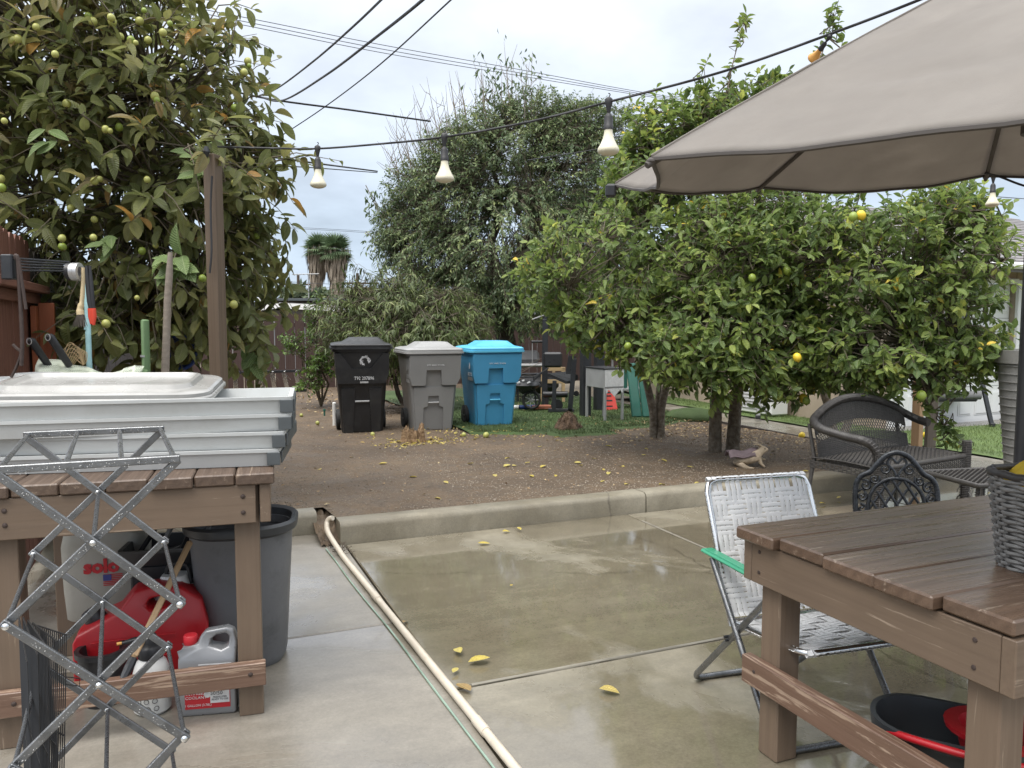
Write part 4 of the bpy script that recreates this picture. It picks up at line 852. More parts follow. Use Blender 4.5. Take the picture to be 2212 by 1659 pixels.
# ---- narrow-leaved shrub and green bush behind the bins
sb = Vector((at(900, 700, 12.2).x, 12.2, 0.15)); st_ = empty('narrow_leaf_shrub', sb, label='shrubby tree with long narrow drooping leaves behind the bins', cat='shrub')
s_e = [E(760, 700, 12.0, 0.5, 0.6, 0.6, 1.6), E(850, 700, 12.0, 0.75, 0.7, 0.65, 3), E(960, 710, 12.0, 0.65, 0.7, 0.5, 2.2), E(870, 620, 12.2, 0.55, 0.5, 0.35, 1.0), E(980, 650, 12.3, 0.4, 0.4, 0.3, 0.8), E(780, 640, 12.2, 0.4, 0.4, 0.35, 0.7), E(1020, 690, 12.2, 0.2, 0.3, 0.35, 0.5)]
tb_ = MB(); sls = []
for k, tg in enumerate((at(760, 640, 12.1), at(850, 600, 12.2), at(960, 640, 12.1), at(900, 690, 11.8), at(1010, 660, 12.2), at(820, 690, 12))):
    l = limb(sb + Vector((0.15 * (k - 2.5) * 0.4, 0, -0.05)), tg, 7, 0.5); sls.append(l); tb_.tube(l, [0.045 * (1 - 0.8 * i / 7) for i in range(8)], 6)
tb_.build('trunk', M_barkdark, st_, w=True, smooth=60)
stp = [leaf_tpl(2, 0.17, 0.35, 0.3), leaf_tpl(2, 0.19, 0.55, 0.3)]
sx = np.array([list(at(u, v, 12.1)) for u, v in ((760, 560), (775, 570), (770, 580), (700, 620), (690, 640), (720, 640), (740, 610), (735, 600), (800, 590), (815, 560), (830, 590), (680, 660), (700, 650))])
crown(st_, s_e, 900, 16, sls, stp, M_willow, 0.128, droop=0.95, up=0.35, twig=0.42, spread=0.75, twigr=0.003, shell=0.4, extra=sx)
gb_ = Vector((at(690, 700, 12.6).x, 12.6, 0.15)); gr_ = empty('green_bush', gb_, label='leafy bright green bush left of the black bin', cat='bush')
bl_ = [limb(gb_, at(u, v, 12.5), 5, 0.4) for u, v in ((640, 740), (680, 690), (710, 640), (700, 760), (660, 780))]; tb_ = MB()
for l in bl_: tb_.tube(l, [0.02, 0.018, 0.014, 0.011, 0.008, 0.005], 5)
tb_.build('trunk', M_twig, gr_, w=True)
crown(gr_, [E(690, 700, 12.5, 0.28, 0.3, 0.42, 1.5), E(640, 745, 12.5, 0.22, 0.3, 0.16, 0.8), E(690, 790, 12.4, 0.28, 0.3, 0.22, 1.2), E(670, 830, 12.3, 0.2, 0.2, 0.08, 0.3)], 190, 12, bl_, [leaf_tpl(1, 0.5, 0.2, 0.4), leaf_tpl(1, 0.45, 0.1, 0.4)], M_bush, 0.075, droop=0.2, up=0.3, twig=0.22, spread=0.9, twigr=0.0025, shell=0.3)

# ---- far trees beyond the fence
def far_tree(name, u, v, y, rx, rz, label, m, nleaf=700, L=0.5):
    b = at(u, v, y); zb = 0.0; root = empty(name, (b.x, y, zb), label=label, cat='tree', group='trees beyond the back fence')
    MB().tube([(b.x, y, -0.1), (b.x + 0.1, y, b.z * 0.6), (b.x, y, b.z)], [0.18, 0.14, 0.08], 6).build('trunk', M_barkdark, root, w=True)
    P = []
    for k in range(9):
        c = np.array([b.x + rng.uniform(-.7, .7) * rx, y + rng.uniform(-.5, .5) * rx, b.z + rng.uniform(-.6, .55) * rz]); r = rx * rng.uniform(0.3, 0.5)
        d = unit(rng.normal(size=(nleaf // 9, 3))); P.append(c + d * r * np.array([1, 1, rz / rx]) * rng.uniform(0.6, 1, (nleaf // 9, 1)))
    P = np.concatenate(P); n = len(P); V, F, U, RR = scatter(leaf_tpl(1, 0.6, 0.2, 0.3), P - np.array(root.location), rng.normal(size=(n, 3)), rng.normal(size=(n, 3)) + np.array([0, 0, 1]), rng.uniform(0.6, 1.2, n) * L, rng.random(n))
    o = bpy.data.objects.new('crown', mesh_np('crown', V, F, U, RR, m)); col.objects.link(o); o.parent = root; o['kind'] = 'stuff'
far_tree('far_tree', 650, 645, 52, 1.5, 1.0, 'grey-green round tree left of the palms beyond the fence', M_fartree)
far_tree('far_tree', 600, 648, 60, 1.3, 0.7, 'small dull tree at the far left beyond the grey house', M_fartree)
far_tree('far_tree', 690, 650, 50, 0.8, 0.7, 'small tree at the foot of the palms', M_fartree, 400)
far_tree('far_tree', 835, 650, 40, 1.7, 0.75, 'yellow-green bushy tree right of the palms beyond the fence', M_farbush)
far_tree('far_tree', 745, 660, 55, 1.2, 0.6, 'low dull tree right behind the palm trunks', M_fartree, 400)
far_tree('far_tree', 1320, 600, 24, 2.0, 2.2, 'dark leafy tree mass behind the lemon trees beyond the fence', M_fartree, 1200, 0.35)
far_tree('far_tree', 960, 650, 30, 2.2, 0.9, 'dull green tree behind the narrow-leaved shrub beyond the fence', M_fartree, 900, 0.35)
# ---- palms with skirts of dead fronds
def palm(u, vtop, y, label, s=1.0, bend=0.0):
    top = at(u, vtop, y); root = empty('palm_tree', (at(u, 660, y).x, y, 0), label=label, cat='palm', group='skirted palms beyond the fence'); bx = root.location.x
    cr = Vector((top.x, y, top.z - 1.0 * s)); path = bez([(bx, y, -0.1), (bx + bend, y, cr.z * 0.5), tuple(cr)], 6)
    MB().tube(path, 0.28, 8).build('trunk', M_bark, root, w=True)
    P = []; X = []; S = []; Nn = []
    n = 1500
    for k in range(n):                                   # skirt hangs down the trunk
        t = rng.random() ** 0.8; z = cr.z * (0.12 + 0.94 * t); c = path[min(len(path) - 1, int((0.12 + .88 * t) * (len(path) - 1)))]
        rad = (0.40 + 0.48 * max(0, (t - 0.60) / 0.40) ** 1.3) * s * rng.uniform(0.55, 1.2); a = rng.random() * 6.283
        P.append((c[0] + rad * math.cos(a), y + rad * math.sin(a), z)); X.append((0.12 * math.cos(a), 0.12 * math.sin(a), -1)); S.append(rng.uniform(0.6, 1.3) * s); Nn.append((math.cos(a), math.sin(a), 0.1))
    P, X, S, Nn = map(np.array, (P, X, S, Nn)); V, F, U, RR = scatter(leaf_tpl(1, 0.16, 0.1, 0.2), P - np.array(root.location), X, Nn, S, rng.random(n))
    o = bpy.data.objects.new('dead_frond_skirt', mesh_np('dead_frond_skirt', V, F, U, RR, M_palmd)); col.objects.link(o); o.parent = root; o['kind'] = 'stuff'
    for k in range(58):                                  # fan fronds
        a = rng.random() * 6.283; e = R(rng.uniform(-25, 88)); d = np.array([math.cos(a) * math.cos(e), math.sin(a) * math.cos(e), math.sin(e)]); L = 1.15 * s * rng.uniform(0.75, 1.15)
        up_ = np.array([-math.sin(e) * math.cos(a), -math.sin(e) * math.sin(a), math.cos(e)]); sd = np.cross(up_, d); nb = 13; PP = []; XX = []
        hub = np.array(cr) + d * L * 0.45
        for j in range(nb):
            f = R(-75 + 150 * j / (nb - 1)); XX.append(d * math.cos(f) + sd * math.sin(f) - np.array([0, 0, 0.18])); PP.append(hub)
        V, F, U, RR = scatter(leaf_tpl(1, 0.13, 0.25, 0.3), np.array(PP) - np.array(root.location), np.array(XX), np.tile(up_, (nb, 1)), np.full(nb, L * 0.8), np.full(nb, rng.random()))
        o = bpy.data.objects.new('fan_frond', mesh_np('fan_frond', V, F, U, RR, M_palmg)); col.objects.link(o); o.parent = root
palm(688, 512, 62, 'left one of two skirted palms over the back fence', 1.0, -0.15)
palm(724, 512, 61, 'right one of two skirted palms over the back fence', 1.08, 0.15)
# ================================================================ left: workbench and what stands on, under and before it
RQ = Matrix.Rotation(ANG, 3, 'Z')
bz = on(545, 1533, 0.0)                                  # foot of the right front leg
brel = bz - C0; bq, bp = brel.dot(Qd), brel.dot(Pd)
BRZ = R(17)
bench = empty('workbench', bz - Matrix.Rotation(BRZ, 3, 'Z') @ Vector((0.40, -0.35, 0)), BRZ, 'brown painted timber workbench under the stacked grey trays', 'workbench')
# local axes: x along Q, y along P; right front leg at x=+0.40, y=-0.35
LEGX, LEGY = 0.40, -0.35
for sx, sy in ((1, -1), (-1, -1), (1, 1), (-1, 1)):
    board('leg', M_brownpaint, bench, (sx * 0.40, sy * 0.35 + (0.35 * 0 if sy < 0 else 0.1), 0), (sx * 0.40, sy * 0.35 + (0 if sy < 0 else 0.1), 0.905), 0.089, 0.089, (0, 1, 0))
board('apron', M_brownpaint, bench, (-0.44, -0.416, 0.83), (0.435, -0.416, 0.83), 0.038, 0.145)
board('apron', M_brownpaint, bench, (0.468, -0.434, 0.83), (0.468, 0.52, 0.83), 0.038, 0.145)
board('apron', M_brownpaint, bench, (-0.475, -0.434, 0.83), (-0.475, 0.52, 0.83), 0.038, 0.145)
board('lower_rail', M_brownworn, bench, (-0.46, -0.418, 0.175), (0.455, -0.418, 0.175), 0.038, 0.089)
xp = -0.50
for k in range(7):
    w = (0.14, 0.15, 0.145, 0.138, 0.15, 0.142, 0.14)[k]
    board('plank', M_benchtop, bench, (xp + w / 2, -0.445 + random.uniform(-0.012, 0.012), 0.925), (xp + w / 2, 0.55, 0.925), w - 0.004, 0.042, bevel=0.005); xp += w
for x, z in ((0.39, 0.86), (0.39, 0.80), (-0.38, 0.86), (-0.38, 0.81), (0.40, 0.18), (-0.38, 0.18)):
    MB().lathe([(0.009, 0), (0.008, 0.003), (0.003, 0.005)], 8).build('screw_head', M_rust, bench); ob = bench.children[-1]; 
    bpy.data.objects[ob.name].matrix_local = Matrix.Translation((x, -0.4355 if z > 0.5 else -0.4375, z)) @ Matrix.Rotation(R(90), 4, 'X')

# ---- stack of four shallow trays
tray_c = at(290, 1000, 3.07)
TZ = 0.948
def tray_mesh(w, d, h, wall=0.012):
    mb = MB(); o0 = rrect(w - 0.02, d - 0.02, 0.02, 2); o1 = rrect(w, d, 0.022, 2); o2 = rrect(w + 0.012, d + 0.012, 0.024, 2); i1 = rrect(w - 2 * wall, d - 2 * wall, 0.015, 2)
    ring = lambda r, z: [(x, y, z) for x, y in r]
    mb.loft([ring(o0, 0), ring(o1, h - 0.012), ring(o2, h - 0.012), ring(o2, h), ring(i1, h), ring(rrect(w - 2 * wall - 0.02, d - 2 * wall - 0.02, 0.015, 2), 0.01)]); return mb
labels = ('bottom light grey tray of the stack on the workbench', 'second light grey tray from the bottom of the stack', 'third light grey tray from the bottom, just under the top one', 'top light grey tray of the stack, holding the grey lid')
xr = (600, 612, 626, 630)                                # right ends, measured along the front edge
for k in range(4):
    y0 = 2.99 + (0.0, 0.01, 0.035, 0.04)[k]; xR = at(xr[k], 900, y0).x; w = 1.42; d = 0.46 if k < 2 else 0.44; h = 0.066
    ra = R((11.0, 10.5, 14.0, 14.5)[k])
    tr = empty('storage_tray', (xR - w / 2 * math.cos(ra) - d / 2 * math.sin(ra), y0 - w / 2 * math.sin(ra) + d / 2 * math.cos(ra), TZ + 0.0665 * k), R((11.0, 10.5, 14.0, 14.5)[k]), labels[k], 'tray', 'stacked grey trays')
    tray_mesh(w, d, h).build('tray_body', M_traygrey, tr, smooth=30)
    MB().cbox((w / 2 + 0.0085, 0, h * 0.46), (0.006, d - 0.05, h * 0.72), 0.002).build('end_panel', M_traydark, tr)
    MB().cbox((w / 2 - 0.018, -d / 2 - 0.0085, h * 0.46), (0.05, 0.006, h * 0.76), 0.002).build('corner_panel', M_traydark, tr)
    MB().cbox((w / 2 - 0.018, d / 2 + 0.0085, h * 0.46), (0.05, 0.006, h * 0.76), 0.002).build('corner_panel', M_traydark, tr)
# rim clip at the right end
# ---- grey lid lying in the top tray
lid = empty('tote_lid', (at(275, 840, 3.30).x, 3.13, TZ + 0.267), R(4), 'wet grey storage box lid lying on the top tray', 'lid')
lid.rotation_euler = (R(4.5), R(0.5), R(12))
mb = MB(); ring = lambda r, z: [(x, y, z) for x, y in r]
mb.loft([ring(rrect(0.84, 0.50, 0.10, 5), 0.0), ring(rrect(0.84, 0.50, 0.10, 5), 0.035), ring(rrect(0.82, 0.48, 0.095, 5), 0.042), ring(rrect(0.70, 0.37, 0.07, 5), 0.046), ring(rrect(0.68, 0.35, 0.07, 5), 0.062), ring(rrect(0.65, 0.32, 0.06, 5), 0.064), ring(rrect(0.62, 0.29, 0.05, 5), 0.05)])
mb.build('lid_panel', M_lidgrey, lid, smooth=28)
lip = MB(); lip.tube([(x, y, 0.012) for x, y in rrect(0.85, 0.51, 0.105, 5)], 0.010, 6, closed=True); lip.build('rim', M_lidgrey, lid, smooth=60)

# ---- accordion drying rack
ZT = 1.16
FL, FRr, BLk, BR = on(-2, 1025, ZT), on(378, 1001, ZT), on(62, 947, ZT), on(346, 934, ZT)
rk = empty('drying_rack', ((FL + BR) / 2).xy.to_3d(), 0, 'wet aluminium accordion drying rack standing in front of the workbench', 'drying rack')
LV_ = (1.16, 0.815, 0.475, 0.135)
def bar(name, a, b, w=0.0195, t=0.011, m=M_alu, ext=0.012):
    a = Vector(a); b = Vector(b); d = (b - a).normalized(); a = a - d * ext; b = b + d * ext
    nrm = (FRr - FL).cross(Vector((0, 0, 1))).normalized()
    return board(name, m, rk, a - rk.location, b - rk.location, w if abs(nrm.dot(Vector((0, 0, 1)))) > 0.5 else t, w, d.cross(nrm), 0.002)
def lv(p, z): return Vector((p.x, p.y, z))
nrm = (FRr - FL).cross(Vector((0, 0, 1))).normalized()
for (l, r, s) in ((FL, FRr, 1), (BLk, BR, -1)):
    for k in range(3):
        z0, z1 = LV_[k], LV_[k + 1]
        bar('scissor_bar', lv(l, z0) + nrm * 0.008, lv(r, z1) + nrm * 0.008); bar('scissor_bar', lv(r, z0) - nrm * 0.008, lv(l, z1) - nrm * 0.008)
        c = (lv(l, z0) + lv(r, z1)) / 2 - rk.location
        rv = MB().lathe([(0.007, 0.0), (0.007, 0.003), (0.003, 0.006)], 10); o = rv.build('rivet', M_alubright, rk); o.matrix_local = Matrix.Translation(c + nrm * 0.0165 * (1 if s > 0 else 1)) @ frame(nrm).to_4x4() @ Matrix.Rotation(R(90), 4, 'Y')
        if k < 2:
            for e in (lv(l, z1), lv(r, z1)):
                o = MB().lathe([(0.008, 0.0), (0.008, 0.003), (0.003, 0.006)], 10).build('rivet', M_alubright, rk); o.matrix_local = Matrix.Translation(e - rk.location + nrm * 0.0165) @ frame(nrm).to_4x4() @ Matrix.Rotation(R(90), 4, 'Y')
    bar('top_bar', lv(l, ZT) + nrm * 0.001 + Vector((0, 0, 0.012)), lv(r, ZT) + nrm * 0.001 + Vector((0, 0, 0.012)), 0.018, 0.024)
    for sgn, e in ((-1, lv(l, LV_[3])), (1, lv(r, LV_[3]))):
        bar('foot_bar', e, Vector((e.x, e.y, 0.0)) + (FRr - FL).normalized() * (-sgn) * 0.12, ext=0.0)
def dowel(a, b, m=M_rod, r=0.006):
    MB().tube([Vector(a), Vector(b)], r, 8).build('dowel', m, rk, w=True, smooth=50)
for t in (0, 0.36, 0.68, 1.0): dowel(FL.lerp(FRr, t) + Vector((0, 0, 0.012)), BLk.lerp(BR, t) + Vector((0, 0, 0.012)), M_alu if t in (0, 1) else M_alu, 0.0065)
for k in range(3):
    z1 = LV_[k + 1]; dowel(lv(FL, z1), lv(BLk, z1)); dowel(lv(FRr, z1), lv(BR, z1)); zc = (LV_[k] + z1) / 2; dowel(lv((FL + FRr) / 2, zc), lv((BLk + BR) / 2, zc))
# rain drops on the front bars
rd = MB()
for (a, b) in ((lv(FL, ZT), lv(FRr, ZT)), (lv(FL, LV_[0]), lv(FRr, LV_[1])), (lv(FRr, LV_[0]), lv(FL, LV_[1])), (lv(FL, LV_[1]), lv(FRr, LV_[2])), (lv(FRr, LV_[1]), lv(FL, LV_[2])), (lv(BLk, ZT), lv(BR, ZT))):
    for k in range(60):
        t = random.random(); p = a.lerp(b, t) + nrm * 0.0165 + Vector((0, 0, random.uniform(-0.006, 0.008) + (0.006 if abs(a.z - b.z) < 1e-4 else 0))); r = random.uniform(0.0005, 0.0014)
        rd.add([p + nrm * r * 0.8, p + Vector((r, 0, 0)), p + Vector((0, 0, r)), p - Vector((r, 0, 0)), p - Vector((0, 0, r * 1.2))], [(0, 1, 2), (0, 2, 3), (0, 3, 4), (0, 4, 1)])
o = rd.build('rain_drops', M_whitepl, rk, w=True, smooth=80); o['kind'] = 'stuff'

# ---- folded black wire pen at the left edge
wp = empty('wire_pen', at(20, 1640, 2.0).xy.to_3d(), 0, 'folded black wire pen panels leaning at the lower left corner', 'wire panel')
for k in range(5):
    a = Vector((-1.30 - 0.014 * k, 2.0 + 0.02 * k, 0)); b = Vector((-1.175 + 0.012 * k, 1.93 - 0.045 * k, 0)); top = Vector((-0.085 - 0.012 * k, 0.22, 0.62)); mbw = MB()
    n = 15
    for i in range(n + 1): p = a.lerp(b, i / n); mbw.tube([p, p + top], 0.0016, 4)
    for z in (0.01, 0.3, 0.6, 1.0): mbw.tube([a + top * z, b + top * z], 0.0022, 4)
    mbw.build('wire_panel', M_wire, wp, w=True)
for z in (0.1, 0.8):
    p = Vector((-1.175, 1.93, 0)) + Vector((-0.085, 0.22, 0.62)) * z; MB().tube([p, p + Vector((0.045, -0.01, 0)), p + Vector((0.045, -0.01, 0.022)), p + Vector((0, 0, 0.022))], 0.0016, 4).build('latch', M_wire, wp, w=True)

# ---- grey trash can under the bench
tcp = at(530, 1440, 3.42); can = empty('trash_can', (tcp.x, 3.43, 0), R(12), 'open grey plastic trash can behind the right bench leg', 'trash can')
ring = lambda r, z: [(x, y, z) for x, y in r]
cb_ = MB().loft([ring(rrect(0.33, 0.31, 0.12, 6), 0.0), ring(rrect(0.36, 0.34, 0.13, 6), 0.03), ring(rrect(0.43, 0.41, 0.16, 6), 0.60), ring(rrect(0.41, 0.39, 0.155, 6), 0.60), ring(rrect(0.33, 0.31, 0.12, 6), 0.04)]); cb_.build('can_body', M_can, can, smooth=40)
MB().loft([ring(rrect(0.435, 0.415, 0.165, 6), 0.585), ring(rrect(0.475, 0.455, 0.18, 6), 0.60), ring(rrect(0.48, 0.46, 0.18, 6), 0.63), ring(rrect(0.46, 0.44, 0.175, 6), 0.642), ring(rrect(0.425, 0.405, 0.16, 6), 0.632), ring(rrect(0.405, 0.385, 0.155, 6), 0.56)], False, False).build('rim', M_candark, can, smooth=45)
MB().lathe([(0.15, 0.40), (0.13, 0.50), (0.09, 0.56), (0.03, 0.58)], 14, (0.02, 0.02, 0)).build('black_liner', M_black, can, smooth=50)

# ---- white tank sprayer with red cap
sp_c = at(210, 1300, 3.22); spr = empty('backpack_sprayer', (sp_c.x - 0.13, 3.56, 0), R(16), 'white tank sprayer with a red cap under the workbench', 'sprayer')
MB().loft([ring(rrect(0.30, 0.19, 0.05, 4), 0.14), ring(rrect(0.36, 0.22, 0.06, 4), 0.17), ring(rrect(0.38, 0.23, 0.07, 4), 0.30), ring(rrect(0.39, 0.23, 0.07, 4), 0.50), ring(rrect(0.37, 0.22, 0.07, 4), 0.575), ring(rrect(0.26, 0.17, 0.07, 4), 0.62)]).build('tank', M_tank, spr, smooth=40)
MB().lathe([(0.075, 0.615), (0.078, 0.655), (0.07, 0.665), (0.02, 0.668)], 18).build('cap', M_red, spr, smooth=30)
for k in range(12): MB().box((0.078 * math.cos(k * 0.5236), 0.078 * math.sin(k * 0.5236), 0.635), (0.008, 0.008, 0.03), Matrix.Rotation(k * 0.5236, 3, 'Z')).build('cap_ridge', M_red, spr)
MB().loft([ring(rrect(0.30, 0.19, 0.04, 3), 0.0), ring(rrect(0.32, 0.2, 0.04, 3), 0.138)]).build('base', M_black, spr, smooth=40)
text('lettering', 'solo', 0.085, M_redprint, spr, (0.0, -0.119, 0.405), eul(90, 0, 0), bold=0.004)
fl = MB()
for k in range(7): fl.box((0.045, -0.1185, 0.318 + 0.008 * k), (0.08, 0.001, 0.0042))
fl.build('flag_stripes', M_redprint, spr); MB().box((0.022, -0.1192, 0.353), (0.034, 0.001, 0.028)).build('flag_canton', M_blueprint, spr)
MB().tube(bez([(0.19, -0.02, 0.2), (0.26, -0.1, 0.28), (0.3, -0.12, 0.42), (0.34, -0.1, 0.45)], 5), 0.011, 8).build('spray_wand', M_black, spr, smooth=60)
MB().tube([(0.12, -0.13, 0.40), (0.42, -0.05, 0.47)], 0.018, 8).build('pump_lever', M_black, spr, smooth=60)

# ---- red fuel can
gp = at(275, 1440, 2.93); gc = empty('fuel_can', (gp.x - 0.05, 3.2, 0.0), R(20), 'red plastic fuel can lying under the workbench behind the rack', 'fuel can')
prof = [(-0.215, 0.0), (0.17, 0.0), (0.20, 0.03), (0.205, 0.20), (0.185, 0.285), (0.12, 0.335), (0.02, 0.345), (-0.03, 0.335), (-0.08, 0.27), (-0.20, 0.22), (-0.215, 0.19)]
hole = [(0.005, 0.285), (0.02, 0.305), (0.09, 0.312), (0.115, 0.298), (0.10, 0.278), (0.02, 0.27)]
bmx = bmesh.new()
def fill2(bm_, outer, inner):
    vo = [bm_.verts.new((x, 0, z)) for x, z in outer]; vi = [bm_.verts.new((x, 0, z)) for x, z in inner]
    es = [bm_.edges.new((v[i], v[(i + 1) % len(v)])) for v in (vo, vi) for i in range(len(v))]
    return bmesh.ops.triangle_fill(bm_, use_beauty=True, edges=es)
fill2(bmx, prof, hole)
ex = bmesh.ops.extrude_face_region(bmx, geom=bmx.faces[:]); bmesh.ops.translate(bmx, verts=[v for v in ex['geom'] if isinstance(v, bmesh.types.BMVert)], vec=(0, 0.2, 0)); bmesh.ops.translate(bmx, verts=bmx.verts[:], vec=(0, -0.1, 0))
for v in bmx.verts:                                      # narrower at the handle
    k = 1 - 0.55 * max(0, (v.co.z - 0.2) / 0.15); v.co.y *= max(0.3, k)
bmesh.ops.recalc_face_normals(bmx, faces=bmx.faces); me = bpy.data.meshes.new('can_body'); bmx.to_mesh(me); bmx.free(); me.materials.append(M_red)
o = place('can_body', me, gc, (0, 0, 0)); bv = o.modifiers.new('round', 'BEVEL'); bv.width = 0.018; bv.segments = 3; bv.limit_method = 'ANGLE'; bv.angle_limit = R(40); me.shade_smooth()
MB().lathe([(0.035, 0), (0.037, 0.04), (0.03, 0.05), (0.012, 0.055)], 14).build('spout_cap', M_black, gc, smooth=40).matrix_local = Matrix.Translation((-0.15, 0, 0.225)) @ Matrix.Rotation(R(-25), 4, 'Y')
MB().cbox((-0.03, -0.1035, 0.12), (0.22, 0.006, 0.004)).build('raised_rib', M_red, gc); MB().cbox((-0.03, -0.1035, 0.19), (0.26, 0.006, 0.004)).build('raised_rib', M_red, gc)

gc.scale = (1.2, 1.2, 1.2)
# ---- silver coolant jug
jp = on(446, 1543, 0); jug = empty('coolant_jug', (jp.x, jp.y + 0.05, 0), R(10), 'silver gallon jug with a red cap beside the bench leg', 'jug')
outer = [(-0.100, 0.0), (0.098, 0.0), (0.105, 0.012), (0.105, 0.20), (0.107, 0.27), (0.095, 0.315), (0.07, 0.328), (-0.01, 0.318), (-0.03, 0.295), (-0.04, 0.27), (-0.05, 0.268), (-0.095, 0.262), (-0.106, 0.22), (-0.106, 0.012)]
inner = [(0.005, 0.262), (0.012, 0.285), (0.03, 0.298), (0.065, 0.303), (0.078, 0.29), (0.074, 0.258), (0.05, 0.248)]
bmx = bmesh.new(); fill2(bmx, outer, inner); ex = bmesh.ops.extrude_face_region(bmx, geom=bmx.faces[:]); bmesh.ops.translate(bmx, verts=[v for v in ex['geom'] if isinstance(v, bmesh.types.BMVert)], vec=(0, 0.12, 0)); bmesh.ops.translate(bmx, verts=bmx.verts[:], vec=(0, -0.06, 0))
for v in bmx.verts: v.co.y *= max(0.35, 1 - 0.65 * max(0, (v.co.z - 0.205) / 0.08))
bmesh.ops.recalc_face_normals(bmx, faces=bmx.faces); me = bpy.data.meshes.new('jug_body'); bmx.to_mesh(me); bmx.free(); me.materials.append(M_silver); o = place('jug_body', me, jug, (0, 0, 0)); bv = o.modifiers.new('round', 'BEVEL'); bv.width = 0.012; bv.segments = 3; bv.limit_method = 'ANGLE'; bv.angle_limit = R(40); me.shade_smooth()
MB().lathe([(0.024, 0.262), (0.027, 0.268), (0.027, 0.295), (0.023, 0.30), (0.008, 0.301)], 16, (-0.068, 0, 0)).build('cap', M_redprint, jug, smooth=40)
MB().cbox((0, -0.0612, 0.085), (0.165, 0.002, 0.11), 0.0005).build('red_label', M_redprint, jug)
MB().box((0.045, -0.0628, 0.075), (0.07, 0.001, 0.05)).build('white_label', M_whiteprint, jug)
text('lettering', 'ANTIFREEZE\nCOOLANT', 0.016, M_whiteprint, jug, (-0.042, -0.0626, 0.082), eul(90, 0, 0), 0.0004)
text('lettering', '1 GALLON (3.78L)', 0.0125, M_whiteprint, jug, (-0.035, -0.0626, 0.044), eul(90, 0, 0), 0.0004)
text('lettering', '50/50', 0.020, M_black, jug, (0.033, -0.0637, 0.088), eul(90, 0, 0), 0.0004); text('lettering', 'PREDILUTED\nREADY TO USE', 0.009, M_black, jug, (0.045, -0.0637, 0.068), eul(90, 0, 0), 0.0004)
text('lettering', 'VEHICLES', 0.018, M_whiteprint, jug, (-0.02, -0.0626, 0.125), eul(90, 0, 0), 0.0004)
MB().box((0.01, -0.0615, 0.192), (0.15, 0.001, 0.006)).build('orange_stripe', M_bulbamber, jug); MB().box((0.03, -0.0615, 0.202), (0.12, 0.001, 0.004)).build('white_stripe', M_whiteprint, jug)
MB().lathe([(0.013, 0), (0.013, 0.0008)], 16).build('round_badge', M_whiteprint, jug).matrix_local = Matrix.Translation((0.0, -0.0622, 0.085)) @ Matrix.Rotation(R(90), 4, 'X')

# ---- white pump spray bottle
pp_ = on(312, 1553, 0); psb = empty('spray_bottle', (pp_.x, pp_.y + 0.07, 0), 0, 'white pump spray bottle with black nozzle behind the lower rail', 'spray bottle')
MB().lathe([(0.055, 0), (0.068, 0.012), (0.07, 0.09), (0.068, 0.15), (0.055, 0.195), (0.035, 0.215), (0.033, 0.225)], 24).build('bottle', M_whitepl, psb, smooth=40)
MB().lathe([(0.045, 0.214), (0.048, 0.25), (0.04, 0.262), (0.025, 0.27), (0.022, 0.30), (0.012, 0.31)], 18).build('pump_head', M_black, psb, smooth=40)
MB().tube([(0, 0, 0.285), (-0.05, -0.03, 0.29), (-0.085, -0.05, 0.288)], [0.016, 0.012, 0.006], 8).build('nozzle', M_black, psb, smooth=50); MB().tube([(-0.085, -0.05, 0.288), (-0.10, -0.058, 0.288)], 0.006, 8).build('brass_tip', M_bulbamber, psb)
MB().tube([(0, 0, 0.30), (0, 0, 0.335)], 0.008, 8).build('plunger', M_black, psb)
for i in range(3):
    for j in range(4):
        a = R(-90 + (j - 1.5) * 24 - 4 * i); z = 0.035 + 0.03 * i; c = Vector((0.0712 * math.cos(a), 0.0712 * math.sin(a), z)); tdir = Vector((-math.sin(a), math.cos(a), 0))
        MB().tube([c + tdir * 0.009 * math.cos(q) + Vector((0, 0, 0.009 * math.sin(q))) for q in [k * 0.628 for k in range(10)]], 0.0012, 4, closed=True).build('printed_ring', M_black, psb)
# ---- broom handle, white canister and black odds under the bench
bh = empty('broom_stick', at(350, 1400, 2.86), 0, 'tan wooden broom stick slanting under the workbench', 'tool'); p0, p1 = at(288, 1422, 2.80), at(412, 1168, 3.15)
bh.location = p0; board('handle', M_tandle, bh, (0, 0, 0), p1 - p0, 0.026, 0.026, bevel=0.010)
MB().tube([Vector((0, 0, 0)), (p0 - p1).normalized() * 0.03 + Vector((0, 0, 0)), (p0 - p1).normalized() * 0.10], [0.016, 0.018, 0.012], 8).build('ferrule', M_blackmetal, bh)
wc = empty('white_canister', (at(380, 1300, 3.3).x, 3.30, 0), 0, 'white plastic canister between the sprayer and the trash can', 'canister')
MB().loft([ring(rrect(0.15, 0.13, 0.03, 3), 0.0), ring(rrect(0.15, 0.13, 0.03, 3), 0.36), ring(rrect(0.10, 0.09, 0.03, 3), 0.42)]).build('canister_body', M_whitepl, wc, smooth=40); MB().tube(bez([(-0.04, 0, 0.41), (-0.02, 0, 0.46), (0.05, 0, 0.46), (0.07, 0, 0.38)], 4), 0.009, 6).build('handle', M_black, wc, smooth=60)
bx_ = empty('tool_tray', (at(375, 1230, 3.45).x, 3.50, 0), R(10), 'black plastic tool tray on a crate at the back under the workbench', 'tray')
MB().cbox((0, 0, 0.22), (0.34, 0.26, 0.44), 0.01).build('crate', M_blackmetal, bx_); tray_mesh(0.42, 0.30, 0.07).build('tray_body', M_black, bx_, smooth=30).location = (0, 0, 0.4405)
